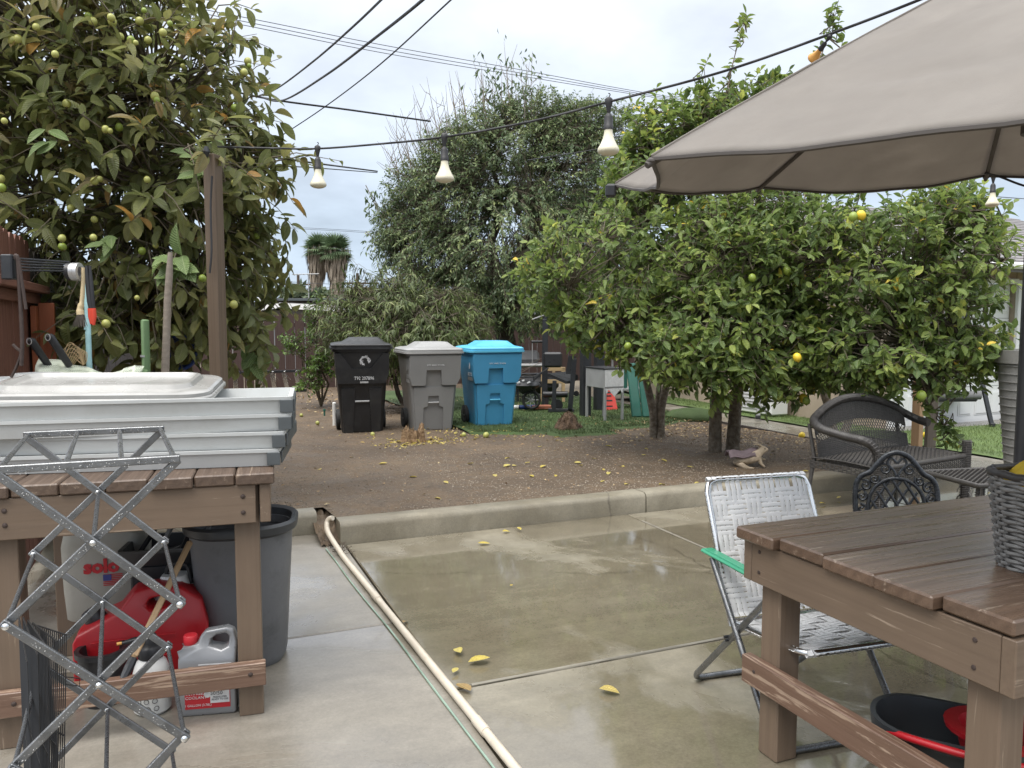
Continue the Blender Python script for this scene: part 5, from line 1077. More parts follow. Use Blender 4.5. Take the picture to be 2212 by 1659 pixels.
for k in range(4): MB().tube([(-0.16 + 0.09 * k, -0.05, 0.46), (-0.10 + 0.08 * k, 0.02, 0.56 + 0.03 * (k % 2))], 0.012, 6).build('hand_tool', M_galv if k % 2 else M_black, bx_)
for (x, y, r, h, lab) in ((-1.62, 3.0, 0.09, 0.2, 'dark pot in the shade at the left under the workbench'), (-1.02, 3.0 - 0.25, 0.0, 0, None)):
    if lab:
        o = empty('dark_pot', (x, y, 0), 0, lab, 'pot'); MB().lathe([(r * .75, 0), (r, h), (r * 1.1, h), (r * 1.1, h + .02), (r * .9, h + .02), (r * .7, .02)], 16).build('pot_body', M_black, o, smooth=40)

# ---- things behind the trays, by the fence
for u, lab in ((8, 'white plastic bucket at the very left edge behind the trays'), (84, 'white plastic bucket between the fence and the netting')):
    y = 3.55 if u < 50 else 3.72; c = at(u, 835, y); o = empty('white_bucket', (c.x, y, 0.948 if u < 50 else 0.948), 0, lab, 'bucket'); ht = at(u, 816 if u < 50 else 806, y).z - 0.948
    MB().lathe([(0.085, 0), (0.10, ht - 0.02), (0.108, ht - 0.02), (0.108, ht), (0.094, ht), (0.08, 0.02)], 24, cap1=True).build('bucket_body', M_whitepl, o, smooth=35)
# netting: two heaps of real mesh strands
def net(name, pts, label, nx, nz, r=0.0016):
    root = empty(name, pts[0][0], 0, label, 'netting'); G = {}
    def P(a, b):
        k = a * (len(pts) - 1); i = min(len(pts) - 2, int(k)); f = k - i; lo = pts[i][0].lerp(pts[i + 1][0], f); hi = pts[i][1].lerp(pts[i + 1][1], f)
        p = lo.lerp(hi, b); p.y += -0.05 * math.sin(b * math.pi) + 0.02 * math.sin(a * 17 + b * 4); return p
    mb = MB(); S = 3
    for i in range(nx): mb.tube([P(max(0, min(1, (i + 2.0 * j / nz) / (nx + 2))), j / nz) for j in range(nz + 1)], r, 3, caps=False)
    for i in range(nx): mb.tube([P(max(0, min(1, (i + 2 - 2.0 * j / nz) / (nx + 2))), j / nz) for j in range(nz + 1)], r, 3, caps=False)
    for j in range(0, nz + 1): mb.tube([P(i / 30, j / nz) for i in range(31)], r * 0.8, 3, caps=False)
    o = mb.build('net_mesh', M_net, root, w=True); o['kind'] = 'stuff'
    inner = MB().grid(lambda a, b: P(a, b * 0.9) + Vector((0, 0.05, -0.01)), 24, 6); o2 = inner.build('folded_sheet', M_greenpole, root, w=True, smooth=60); so = o2.modifiers.new('t', 'SOLIDIFY'); so.thickness = 0.004
net('garden_netting', [(at(78, 830, 3.85), at(88, 775, 3.95)), (at(120, 830, 3.8), at(125, 778, 3.95)), (at(160, 830, 3.8), at(165, 790, 3.95)), (at(210, 830, 3.8), at(205, 797, 3.95)), (at(235, 830, 3.85), at(232, 812, 3.95))], 'bunched white mesh netting behind the tray near the brush', 60, 16)
net('garden_netting', [(at(228, 830, 3.82), at(238, 808, 3.9)), (at(262, 830, 3.8), at(268, 797, 3.92)), (at(290, 830, 3.8), at(290, 789, 3.92)), (at(318, 830, 3.82), at(308, 792, 3.92))], 'smaller heap of white mesh netting by the green pole', 30, 14)
# tool hanger with rods
def fpt(u, v, q=-1.78):                                   # a point of the fence face seen at (u, v)
    d = ray(u, v); o0 = Vector((0, 0, CAMZ)) - C0; k = (q - o0.dot(Qd)) / d.dot(Qd); return Vector((0, 0, CAMZ)) + d * k
hg0 = at(10, 560, 3.55); hgr = empty('tool_hanger', hg0, 0, 'black rod tool hanger reaching out from the red fence', 'tool hanger')
for k in range(5):
    MB().tube([at(6 + 6 * k, 556 + 7 * k, 3.52 + 0.04 * k), at(150 + 2 * k, 566 + 5 * k, 3.75 + 0.03 * k)], 0.0042, 6).build('rod', M_blackmetal, hgr, w=True)
MB().cbox(at(20, 577, 3.5) - hgr.location, (0.05, 0.05, 0.11), 0.005).build('bracket', M_blackmetal, hgr)
MB().cbox(at(158, 580, 3.78) - hgr.location, (0.05, 0.04, 0.05), 0.005).build('bracket', M_black, hgr)
rl_ = empty('tape_roll', at(157, 587, 3.74), 0, 'roll of black and silver tape hanging on the rod hanger', 'tape')
for k, m in enumerate((M_black, M_tape2, M_tape2)):
    MB().lathe([(0.024, 0), (0.042, 0), (0.042, 0.018), (0.024, 0.018), (0.024, 0)], 20, cap0=False, cap1=False).build('tape_ring', m, rl_, smooth=30).matrix_local = Matrix.Translation((-0.02 + 0.019 * k, 0, 0)) @ Matrix.Rotation(R(90), 4, 'Y')
br = empty('paint_brush', at(177, 705, 3.74), 0, 'hanging brush with cream handle and grey bristles', 'brush'); T = lambda u, v: at(u, v, 3.74) - br.location
MB().tube(bez([T(180, 578), T(179, 620), T(177, 650), T(173, 668), T(174, 680)], 5), [0.009] * 6 + [0.010] * 6 + [0.014] * 4 + [0.017] * 5, 10).build('handle', M_creamhandle, br, smooth=60)
bm_ = MB()
for k in range(70):
    a = random.random() * 6.28; rr = random.random() ** 0.5; d = Vector((math.cos(a), math.sin(a), 0)); bm_.tube([T(174, 679) + d * 0.016 * rr, T(173, 694) + d * 0.026 * rr, T(173, 705 + random.uniform(-3, 3)) + d * 0.034 * rr], [0.0022, 0.002, 0.001], 3, caps=False)
bm_.build('bristles', M_bristle, br)
lp = empty('loppers', at(196, 690, 3.72), 0, 'hanging shears with black handles and red tips beside the brush', 'shears'); T = lambda u, v: at(u, v, 3.72) - lp.location
MB().tube([T(187, 574), T(190, 610), T(194, 650), T(197, 668)], [0.008, 0.012, 0.013, 0.011], 8).build('handle', M_black, lp, smooth=60); MB().tube([T(194, 574), T(197, 612), T(200, 650), T(202, 668)], [0.006, 0.010, 0.010, 0.009], 8).build('handle', M_black, lp, smooth=60)
MB().tube([T(196, 666), T(197, 685), T(199, 700)], [0.014, 0.013, 0.009], 8).build('grip', M_redgrip, lp, smooth=60); MB().tube([T(201, 666), T(203, 683), T(202, 702)], [0.012, 0.012, 0.007], 8).build('grip', M_redgrip, lp, smooth=60)
rb = empty('rebar_hook', at(42, 750, 3.5), 0, 'rusty bent rebar rods hanging against the red fence', 'rebar'); T = lambda u, v, y=3.5: at(u, v, y) - rb.location
MB().tube(bez([T(32, 560), T(34, 552), T(38, 560), T(42, 620), T(46, 690), T(48, 745), T(46, 790)], 4), 0.0085, 8).build('rebar', M_rust, rb, smooth=60); MB().tube(bez([T(40, 556), T(46, 600), T(52, 640), T(56, 668)], 4), 0.007, 8).build('rebar', M_rust, rb, smooth=60)
hkk = empty('garden_hook', at(35, 780, 3.5), 0, 'bent iron hook on the fence behind the white buckets', 'hook'); T = lambda u, v: at(u, v, 3.5) - hkk.location
MB().tube(bez([T(28, 744), T(36, 752), T(45, 760), T(42, 775), T(32, 800), T(24, 815)], 4), 0.007, 6).build('hook', M_rust, hkk, smooth=60)
for (u0, v0, u1, v1, lab) in ((66, 733, 105, 790, 'left black-handled garden fork stuck behind the trays'), (106, 724, 150, 790, 'right black-handled garden tool stuck behind the trays')):
    o = empty('garden_tool', at(u1, v1, 3.9), 0, lab, 'garden tool'); a, b = at(u0, v0, 3.8) - o.location, Vector((0, 0, 0)); d = (b - a).normalized()
    MB().tube([a, a + d * 0.01, a.lerp(b, 0.5), b], [0.014, 0.019, 0.018, 0.017], 10).build('grip', M_black, o, smooth=60); MB().tube([b, b + d * 0.25], 0.007, 6).build('shaft', M_galv, o)
    MB().tube([a + d * .012 + Vector((.0, -.02, 0)) + Vector((0.012 * math.cos(q), -0.002, 0.016 * math.sin(q))) for q in [k * 0.628 for k in range(10)]], 0.002, 4, closed=True).build('hang_ring', M_tape2, o)
wb = empty('wire_basket', at(160, 790, 3.95), 0, 'small brass wire basket rake behind the netting', 'wire basket'); T = lambda u, v, y=3.95: at(u, v, y) - wb.location; mbw = MB()
for k in range(8): mbw.tube(bez([T(134 + k * 3, 792), T(142 + 5 * k, 752 + 2 * k), T(152 + 5 * k, 740 + 3 * k), T(166 + 3 * k, 752 + 4 * k), T(178, 790)], 4), 0.0018, 4)
for k in range(4): mbw.tube(bez([T(136, 786 - 10 * k), T(155, 770 - 9 * k), T(176, 786 - 8 * k)], 5), 0.0018, 4)
mbw.build('wire_cage', M_palewood, wb)
for (nm, u0, v0, u1, v1, y, r, m, lab) in (('turquoise_pole', 186, 590, 190, 800, 4.05, 0.014, M_turq, 'faded turquoise pole standing behind the hanging brush'), ('green_pole', 313, 690, 313, 830, 4.1, 0.021, M_greenpole, 'dull green round topped pole behind the tray')):
    o = empty(nm, (at(u1, v1, y).x, y, 0), 0, lab, 'pole'); t_p, b_p = at(u0, v0, y), at(u1, v1, y); d = (b_p - t_p); k = t_p.z / max(0.1, -d.z)
    MB().tube([t_p + Vector((0, 0, 0.0)), t_p + d * 0.02, Vector((o.location.x, y, 0.0))], [r * 0.6, r, r], 12).build('pole', m, o, w=True, smooth=50)
    MB().tube([t_p + d * 0.55, t_p + d * 0.58], r * 1.08, 12).build('collar', M_galv if nm[0] == 'g' else M_turq, o, w=True)
sk = empty('wooden_stake', (at(358, 815, 4.2).x, 4.2, 0), 0, 'rough grey wooden stake standing left of the post', 'stake'); l = [Vector((sk.location.x, 4.2, 0)), at(357, 800, 4.2), at(360, 720, 4.2), at(362, 650, 4.2), at(366, 590, 4.2), at(368, 545, 4.2)]
MB().tube(l, [0.022, 0.021, 0.0195, 0.019, 0.018, 0.012], 9).build('stake', M_stakewd, sk, w=True, smooth=50); sk.children[0]
# blue hose coil and dark pot glimpsed under the guava
bp_ = empty('blue_hose_reel', at(388, 762, 5.25), 0, 'dark blue hose ring half hidden under the guava leaves', 'hose'); mbw = MB()
for k in range(3): mbw.tube([(0.11 * math.cos(a) * (1 - .06 * k), 0.03 * k, 0.11 * math.sin(a) * (1 - .06 * k)) for a in [q * 0.2618 for q in range(24)]], 0.012, 6, closed=True)
mbw.build('hose_loops', M_bluepl, bp_, smooth=60); MB().tube([(0, .03, -0.15), (0, .03, -1.0)], 0.015, 6).build('stand', M_blackmetal, bp_)
# square post beside the guava
pst = at(473, 820, 4.5); post = empty('timber_post', (pst.x, 4.5, 0), 0, 'square brown timber post in front of the guava tree', 'post')
board('post', M_post, post, (0, 0, 0), (0, 0, at(470, 335, 4.5).z), 0.074, 0.074, (0.28, 1, 0)); MB().lathe([(0.005, 0), (0.02, 0.03), (0.012, 0.06)], 8, (-0.01, -0.06, at(470, 345, 4.5).z)).build('hook', M_blackmetal, post)
MB().tube(bez([at(458, 380, 4.42), at(455, 450, 4.43), at(457, 540, 4.43), at(453, 590, 4.43)], 4), 0.006, 6).build('cord', M_cable, post, w=True)
# ================================================================ middle: bins and yard clutter
def bin_(name, p, rz, h, style, mb_, ml_, label):
    root = empty(name, (p.x, p.y, 0.14), rz, label, 'bin', 'wheeled bins on the dirt'); H = h * 0.885; W0, W1, D0, D1 = 0.50, 0.655, 0.54, 0.74
    fr = lambda z: -(D0 / 2 + (D1 - D0) / 2 * z / H)     # front face line
    rg = lambda z, k=0, r=0.06: [(x, y, z) for x, y in rrect(W0 + (W1 - W0) * z / H + k, D0 + (D1 - D0) * z / H + k, r, 4)]
    body = MB().loft([rg(0.0, -0.03), rg(0.02), rg(H * 0.35), rg(H * 0.6), rg(H * 0.62, 0.004), rg(H, 0.004)]); bo = body.build('body', mb_, root, smooth=30)
    MB().loft([rg(H - 0.045, 0.006), rg(H - 0.045, 0.05), rg(H - 0.005, 0.05), rg(H - 0.005, 0.008)]).build('rim', mb_, root, smooth=30)
    # lid
    lz = H
    lidm = MB().loft([rg(lz, 0.075, 0.07), rg(lz + 0.035, 0.075, 0.07), rg(lz + 0.05, 0.04, 0.07), [(x, y, lz + 0.062) for x, y in rrect(0.60, 0.66, 0.08, 4)], [(x, y - 0.0, lz + 0.068) for x, y in rrect(0.52, 0.52, 0.06, 4, 0.03, 0.02)], [(x, y, lz + 0.125) for x, y in rrect(0.36, 0.42, 0.06, 4, 0.05, 0.06)]])
    lo = lidm.build('lid', ml_, root, smooth=28); MB().loft([[(x, y, lz - 0.014) for x, y in rrect(W1 + 0.1, D1 + 0.1, 0.075, 4)], [(x, y, lz + 0.010) for x, y in rrect(W1 + 0.1, D1 + 0.1, 0.075, 4)]]).build('lid_skirt', ml_, lo, smooth=28)
    MB().tube([(-0.27, D1 / 2 + 0.05, H - 0.02), (0.27, D1 / 2 + 0.05, H - 0.02)], 0.016, 8).build('handle', ml_, root, smooth=50)
    def rel(poly, t, nm='relief', m=mb_, base=0.002, par=None):
        o = MB().extr(poly, lambda x, z: (x, fr(z) + 0.03 - base, z), lambda x, z: (x * 0.985, fr(z) - t, z)).build(nm, m, par or root); return o
    if style == 'step':
        sh_ = [(-0.30, 0.52 * h), (-0.14, 0.52 * h), (-0.125, 0.53 * h), (-0.115, 0.69 * h), (0.075, 0.69 * h), (0.085, 0.53 * h), (0.10, 0.52 * h), (0.28, 0.52 * h), (0.325, 0.60 * h), (0.33, 0.85 * h), (-0.33, 0.85 * h), (-0.325, 0.60 * h)]
        rel(sh_, 0.038, 'shoulder')
        lowp = [(-0.235, 0.0), (-0.15, 0.0), (-0.145, 0.27 * h), (-0.09, 0.285 * h), (-0.085, 0.40 * h), (0.05, 0.40 * h), (0.055, 0.285 * h), (0.11, 0.27 * h), (0.115, 0.0), (0.215, 0.0), (0.25, 0.50 * h), (-0.275, 0.50 * h)]
        rel(lowp, 0.020, 'panel')
        MB().tube([(-0.085, fr(0.33 * h) - 0.022, 0.325 * h), (0.05, fr(0.33 * h) - 0.022, 0.325 * h)], 0.011, 8).build('lift_bar', ml_, root)
        text('lettering', 'DTC 00401 W-0396', 0.026, M_whiteprint, root, (0.0, fr(0.745 * h) - 0.0405, 0.745 * h), eul(90 + 6, 0, 0), 0.0008)
        ang = math.degrees(math.atan((W1 - W0) / 2 / H)); sx = -(W0 / 2 + (W1 - W0) / 2 * 0.68) - 0.006
        text('lettering', 'RECYCLE' if 'blue' in name else 'REFUSE', 0.062, M_whiteprint if 'blue' in name else M_fadeprint, root, (sx, -0.18, 0.615 * h), eul(90, 0, -90), 0.0008, 0.8)
        MB().extr([(0, 0.075), (0.022, 0.03), (0.03, 0.0), (0.018, -0.025), (-0.018, -0.025), (-0.03, 0.0), (-0.012, 0.02)], lambda a, b: (sx - 0.008, -0.18 - a, 0.70 * h + b), lambda a, b: (sx - 0.0095, -0.18 - a, 0.70 * h + b)).build('flame_logo', M_whiteprint if 'blue' in name else M_fadeprint, root)
        MB().box((sx + 0.006, -0.18, 0.565 * h), (0.0016, 0.26, 0.045)).build('printed_strip', M_fadeprint, root)
    else:
        rel([(-0.30, 0.52 * h), (0.28, 0.52 * h), (0.325, 0.62 * h), (0.33, 0.83 * h), (0.255, 0.83 * h), (0.10, 0.675 * h), (-0.12, 0.675 * h), (-0.26, 0.83 * h), (-0.33, 0.83 * h), (-0.32, 0.62 * h)], 0.034, 'shoulder')
        rel([(-0.235, 0.0), (-0.12, 0.0), (-0.10, 0.30 * h), (-0.09, 0.47 * h), (-0.255, 0.47 * h)], 0.018, 'panel'); rel([(0.215, 0.0), (0.11, 0.0), (0.09, 0.30 * h), (0.08, 0.47 * h), (0.235, 0.47 * h)], 0.018, 'panel')
        MB().tube([(-0.09, fr(0.34 * h) - 0.012, 0.335 * h), (0.08, fr(0.34 * h) - 0.012, 0.335 * h)], 0.012, 8).build('lift_bar', M_galv, root)
        text('lettering', 'T92 207896', 0.058, M_whiteprint, root, (0.02, fr(0.57 * h) - 0.036, 0.575 * h), eul(96, 0, 0), 0.0008, 0.85)
        MB().box((0.02, fr(0.535 * h) - 0.0365, 0.535 * h), (0.10, 0.0016, 0.022)).build('printed_strip', M_fadeprint, root)
        for k, (z, w) in enumerate(((0.70, 0.05), (0.675, 0.13), (0.65, 0.14), (0.62, 0.12))): MB().box((-(W0 / 2 + (W1 - W0) / 2 * z * 1.13) - 0.008, -0.15, z * h), (0.0016, w, 0.012)).build('printed_strip', M_fadeprint, root)
        cs = MB(); zz = 0.755 * h                        # white rubbed ring and streaks
        for k in range(150):
            a = random.uniform(-0.6, 4.6); rr = 0.052 + random.gauss(0, 0.008); x = 0.035 + rr * math.cos(a); z = zz + rr * 0.9 * math.sin(a); l_ = random.uniform(0.006, 0.02)
            cs.box((x, fr(z) - 0.0028 - 0.0001 * (k % 7), z), (0.006, 0.0008, l_), eul(0, random.uniform(-30, 30), 0))
        cs.build('rubbed_mark', M_chalk, root)
    for s in (-1, 1):
        wh = MB(); xx = s * (W0 / 2 + 0.035)
        wo_ = MB().tube([(xx - 0.025, 0.16, 0.13), (xx - 0.02, 0.16, 0.13), (xx + 0.02, 0.16, 0.13), (xx + 0.025, 0.16, 0.13)], [0.115, 0.13, 0.13, 0.115], 22).build('wheel', M_rubber, root, smooth=35)
        for k in range(6):
            a = k * 1.0472; MB().cbox((xx + s * 0.0265, 0.16 + 0.055 * math.cos(a), 0.13 + 0.055 * math.sin(a)), (0.006, 0.08, 0.016), 0.002, Matrix.Rotation(a, 3, 'X')).build('spoke', M_blackmetal, wo_)
    MB().tube([(-0.27, 0.16, 0.13), (0.27, 0.16, 0.13)], 0.012, 8).build('axle', M_galv, root)
    return root
bin_('black_bin', at(781, 920, 9.85), R(14), 1.19, 'plain', M_binblack, M_binblack, 'dirty black wheeled bin with a rubbed white ring mark')
bin_('grey_bin', at(926, 920, 10.05), R(20), 1.12, 'step', M_bingrey, M_bingreylid, 'grey wheeled bin with pale lid between the black and blue bins')
bin_('blue_bin', at(1056, 915, 10.4), R(19), 1.125, 'step', M_binblue, M_binbluelid, 'bright blue wheeled recycling bin right of the grey one')

# ---- splintered stump and root mound
sp0 = on(893, 955, 0.14); stp_ = empty('tree_stump', sp0, 0, 'splintered pale tree stump in front of the grey bin', 'stump')
mb = MB(); n = 22
r_b = [(0.095 + 0.02 * random.random()) * (1 + 0.25 * (k % 3 == 0)) for k in range(n)]
tops = [0.10 + 0.05 * random.random() for _ in range(n)]
for k in (0, 1, 21): tops[k] = 0.20 + 0.03 * random.random()
for k in (9, 10, 11): tops[k] = 0.17 + 0.03 * random.random()
an = [6.283 * k / n for k in range(n)]
mb.loft([[(1.25 * r_b[k] * math.cos(an[k]), 1.25 * r_b[k] * math.sin(an[k]), -0.03) for k in range(n)], [(r_b[k] * math.cos(an[k]), r_b[k] * math.sin(an[k]), 0.05) for k in range(n)], [(r_b[k] * 0.92 * math.cos(an[k]), r_b[k] * 0.92 * math.sin(an[k]), tops[k]) for k in range(n)], [(r_b[k] * 0.62 * math.cos(an[k]), r_b[k] * 0.62 * math.sin(an[k]), tops[k] * 0.75) for k in range(n)], [(0.02 * math.cos(an[k]), 0.02 * math.sin(an[k]), 0.07) for k in range(n)]])
mb.build('stump', M_stump, stp_)
for k in range(9):
    a = random.random() * 6.28; r = random.uniform(0.05, 0.1); MB().tube([(r * math.cos(a), r * math.sin(a), 0.05), (r * 1.1 * math.cos(a), r * 1.1 * math.sin(a), random.uniform(0.12, 0.22))], [0.014, 0.002], 4).build('splinter', M_stump, stp_)
m0 = on(1228, 932, 0.14); md = empty('root_mound', m0, 0, 'fibrous brown root stump mound at the edge of the turf', 'stump'); mb = MB()
def mnd(a, b):
    th = a * 6.283; rr = 0.15 * (1 - b) ** 0.8 + 0.035 * (1 - b * 0.3) * (b < 0.999); rr *= 1 + 0.28 * mnoise.noise(Vector((math.cos(th) * 2, math.sin(th) * 2, b * 3))); return (rr * math.cos(th), rr * math.sin(th), -0.02 + 0.26 * b ** 0.8 + 0.03 * mnoise.noise(Vector((math.cos(th) * 4, math.sin(th) * 4, b * 6))))
mb.grid(mnd, 40, 18).build('mound', M_mound, md, smooth=80); fb = MB()
for k in range(420):
    a = random.random(); b = random.random() * 0.95; p = Vector(mnd(a, b)); d = Vector((p.x, p.y, random.uniform(-0.05, 0.25))).normalized(); fb.tube([p - d * 0.01, p + d * random.uniform(0.01, 0.035) + Vector((0, 0, random.uniform(-0.03, 0.03)))], [0.003, 0.001], 3, caps=False)
o = fb.build('fibres', M_mound, md); o['kind'] = 'stuff'

# ---- aluminium ladder lying by the back fence
ld0 = Vector((at(590, 840, 15.0).x, 15.0, 0.15)); ld = empty('ladder', ld0, 0, 'aluminium ladder lying on its side by the back fence', 'ladder'); T = lambda u, v, y: at(u, v, y) - ld0; yl = 15.0
a0, a1 = at(470, 806, yl - 0.3), at(650, 801, yl + 0.3); b0, b1 = at(470, 849, yl - 0.3), at(662, 843, yl + 0.3)
board('side_rail', M_blackmetal, ld, a0 - ld0, a1 - ld0, 0.03, 0.05); board('side_rail', M_blackmetal, ld, b0 - ld0, b1 - ld0, 0.03, 0.05)
for k in range(7):
    t = 0.06 + 0.145 * k; board('rung', M_alubright, ld, a0.lerp(a1, t) - ld0, b0.lerp(b1, t) - ld0, 0.085, 0.03, (0, 1, 0))
    if k > 2: MB().tube([a0.lerp(a1, t) - ld0, a0.lerp(a1, t + 0.09) + (b0 - a0) * 0.45 - ld0], 0.006, 4).build('brace', M_alubright, ld)

# ---- exercise bench, tower and clutter on the turf
def stub(name, p, label, cat, rz=0.0, group=None): return empty(name, p, rz, label, cat, group)
yT = 12.6; tw0 = Vector((at(1178, 870, yT).x, yT, 0.17)); tower = stub('exercise_tower', tw0, 'black pulldown exercise tower with curved top arm', 'exercise machine'); T = lambda u, v, y=yT: at(u, v, y) - tw0
board('upright', M_blackmetal, tower, T(1176, 880), T(1178, 690), 0.09, 0.09, (0, 1, 0)); MB().tube(bez([T(1178, 695), T(1180, 678), T(1190, 668), T(1215, 664), T(1246, 663)], 5), 0.035, 8).build('top_arm', M_blackmetal, tower, smooth=60)
MB().tube([T(1150, 690), T(1172, 682), T(1240, 684), T(1262, 690)], 0.012, 6).build('pull_bar', M_galv, tower); MB().tube([T(1148, 738), T(1172, 738)], 0.02, 8).build('grip', M_black, tower); MB().tube([T(1150, 738), T(1150, 785)], 0.008, 6).build('cable_guard', M_galv, tower)
MB().cbox(T(1194, 777, yT - 0.3), (0.30, 0.10, 0.24), 0.03).build('back_pad', M_blackvinyl, tower); MB().tube([T(1173, 852, yT - .4), T(1226, 852, yT - .4)], 0.05, 12).build('roller_pad', M_blackvinyl, tower, smooth=40); board('strut', M_blackmetal, tower, T(1176, 800), T(1152, 822), 0.03, 0.03)
board('base_beam', M_blackmetal, tower, T(1150, 884), T(1270, 880), 0.06, 0.05); board('seat_post', M_blackmetal, tower, T(1181, 858, yT - .4), T(1181, 884, yT - .4), 0.06, 0.05, (0, 1, 0))
yB = 11.6; wb0 = Vector((at(1210, 880, yB).x, yB, 0.17)); wbn = stub('weight_bench', wb0, 'black padded weight bench in front of the exercise tower', 'weight bench'); T = lambda u, v, y=yB: at(u, v, y) - wb0
MB().loft([[T(1184, 812, yB + .2), T(1222, 829, yB - .1), T(1240, 828, yB + .1), T(1238, 806, yB + .4)], [T(1184, 806, yB + .2), T(1222, 823, yB - .1), T(1240, 822, yB + .1), T(1238, 801, yB + .4)]]).build('seat_pad', M_blackvinyl, wbn); MB().loft([[T(1222, 808), T(1240, 808), T(1244, 770), T(1228, 768)], [T(1222, 808, yB + .08), T(1240, 808, yB + .08), T(1244, 770, yB + .08), T(1228, 768, yB + .08)]]).build('back_pad', M_blackvinyl, wbn)
board('leg', M_blackmetal, wbn, T(1198, 822), T(1196, 884), 0.06, 0.05, (0, 1, 0)); board('slanted_post', M_blackmetal, wbn, T(1241, 775), T(1231, 888), 0.07, 0.05, (0, 1, 0)); board('base_beam', M_blackmetal, wbn, T(1184, 886), T(1240, 887), 0.05, 0.05)
for u, v, r in ((1242, 815, 0.05), (1203, 875, 0.09), (1245, 850, 0.04)): MB().lathe([(r * 0.3, -0.02), (r, -0.02), (r, 0.02), (r * 0.3, 0.02)], 18).build('wheel_disc', M_black, wbn).matrix_local = Matrix.Translation(T(u, v, yB + .15)) @ Matrix.Rotation(R(90), 4, 'X')
yc = 13.2; wc0 = Vector((at(1196, 870, yc).x, yc, 0.17)); wch = stub('wooden_stool', wc0, 'pale wooden stool frame behind the weight bench', 'stool'); T = lambda u, v, y=yc: at(u, v, y) - wc0
for u in (1172, 1218): board('leg', M_palewood, wch, T(u, 794), T(u - 1, 868), 0.05, 0.04, (0, 1, 0))
for v in (797, 824): board('rail', M_palewood, wch, T(1170, v), T(1221, v), 0.04, 0.065)
for u in (1196, 1216): board('leg', M_palewood, wch, T(u, 797, yc + .35), T(u, 866, yc + .35), 0.05, 0.04, (0, 1, 0))
for (u, vb, y, lab) in ((1264, 902, 11.05, 'square black post beside the grey planter stand'), (1293, 900, 11.9, 'square black post right behind the grey planter stand')):
    c = Vector((at(u, vb, y).x, y, 0.13)); o = stub('black_post', c, lab, 'post', R(20), 'black posts under the lemon trees'); board('post', M_blackmetal, o, (0, 0, 0), (0, 0, 1.75), 0.125, 0.125, (0, 1, 0)); MB().cbox((0, 0, 0.02), (0.2, 0.2, 0.03), 0.003).build('base_plate', M_blackmetal, o)
yp = 10.7; ps0 = Vector((at(1305, 905, yp).x, yp, 0.15)); psd = stub('planter_stand', ps0, 'grey raised planter box on four thin legs under the lemon tree', 'planter stand', R(24))
MB().cbox((0, 0, 0.60), (0.30, 0.52, 0.26), 0.006).build('planter_box', M_galv, psd); MB().extr([(-0.145, 0.47), (-0.12, 0.40), (-0.09, 0.46), (-0.04, 0.40), (0.0, 0.36), (0.04, 0.40), (0.09, 0.46), (0.12, 0.40), (0.145, 0.47)], lambda x, z: (x, -0.264, z), lambda x, z: (x, -0.258, z)).build('scalloped_skirt', M_whiteprint, psd); MB().cbox((0, -0.2625, 0.61), (0.29, 0.004, 0.23), 0.001).build('front_panel', M_whiteprint, psd)
for sx in (-1, 1):
    for sy in (-1, 1): board('leg', M_galv, psd, (sx * 0.135, sy * 0.245, 0), (sx * 0.135, sy * 0.245, 0.47), 0.032, 0.032, (0, 1, 0))
MB().cbox((0, 0, 0.735), (0.32, 0.54, 0.02), 0.004).build('rim', M_black, psd)
sg0 = Vector((at(1313, 885, 12.0).x, 12.0, 0.16)); sg = stub('floor_sign', sg0, 'red folding floor sign standing behind the planter stand', 'sign', R(10)); MB().extr([(-0.13, 0), (0.13, 0), (0.12, 0.06), (0.075, 0.34), (0.05, 0.36), (-0.05, 0.36), (-0.075, 0.34), (-0.12, 0.06)], lambda x, z: (x, -0.10 + 0.25 * z, z), lambda x, z: (x, -0.085 + 0.25 * z, z)).build('front_leaf', M_signred, sg); MB().extr([(-0.13, 0), (0.13, 0), (0.075, 0.34), (-0.075, 0.34)], lambda x, z: (x, 0.10 - 0.25 * z, z), lambda x, z: (x, 0.088 - 0.25 * z, z)).build('back_leaf', M_signred, sg)
for z, w in ((0.27, 0.06), (0.22, 0.08), (0.15, 0.10)): MB().box((0, -0.102 + 0.25 * z, z), (w, 0.002, 0.022), eul(-14, 0, 0)).build('printed_mark', M_black, sg)
MB().box((0, -0.085 + 0.0, 0.065), (0.10, 0.002, 0.02), eul(-14, 0, 0)).build('printed_mark', M_black, sg)
gp0 = Vector((at(1390, 900, 10.9).x, 10.9, 0.14)); gpn = stub('green_board', gp0, 'long dark green plastic board leaning behind the slender lemon trunks', 'board'); T = lambda u, v, y=10.9: at(u, v, y) - gp0
a, b = T(1372, 785, 11.2), T(1385, 902); board('board_half', M_dkgreen, gpn, a + Vector((-.06, 0, 0)), b + Vector((-.06, 0, 0)), 0.14, 0.05, (0, 1, 0), 0.015); board('board_half', M_dkgreen, gpn, a + Vector((.075, 0, 0)), b + Vector((.075, 0, 0)), 0.11, 0.05, (0, 1, 0), 0.015)
gt0 = Vector((at(1345, 895, 12.2).x, 12.2, 0.16)); gtb = stub('garden_bench', gt0, 'low grey bench with arched black legs behind the planter stand', 'bench', R(14)); MB().cbox((0, 0, 0.31), (0.62, 0.30, 0.05), 0.01).build('seat', M_galv, gtb)
for s in (-1, 1): MB().tube(bez([(s * 0.30, 0, 0), (s * 0.24, 0, 0.14), (s * 0.12, 0, 0.23), (0, 0, 0.26)], 5), 0.02, 8).build('leg', M_blackmetal, gtb, smooth=60)
MB().tube([(-0.02, -0.1, 0.33), (-0.02, -0.1, 0.62)], 0.05, 12).build('green_cylinder', M_dkgreen, gtb)
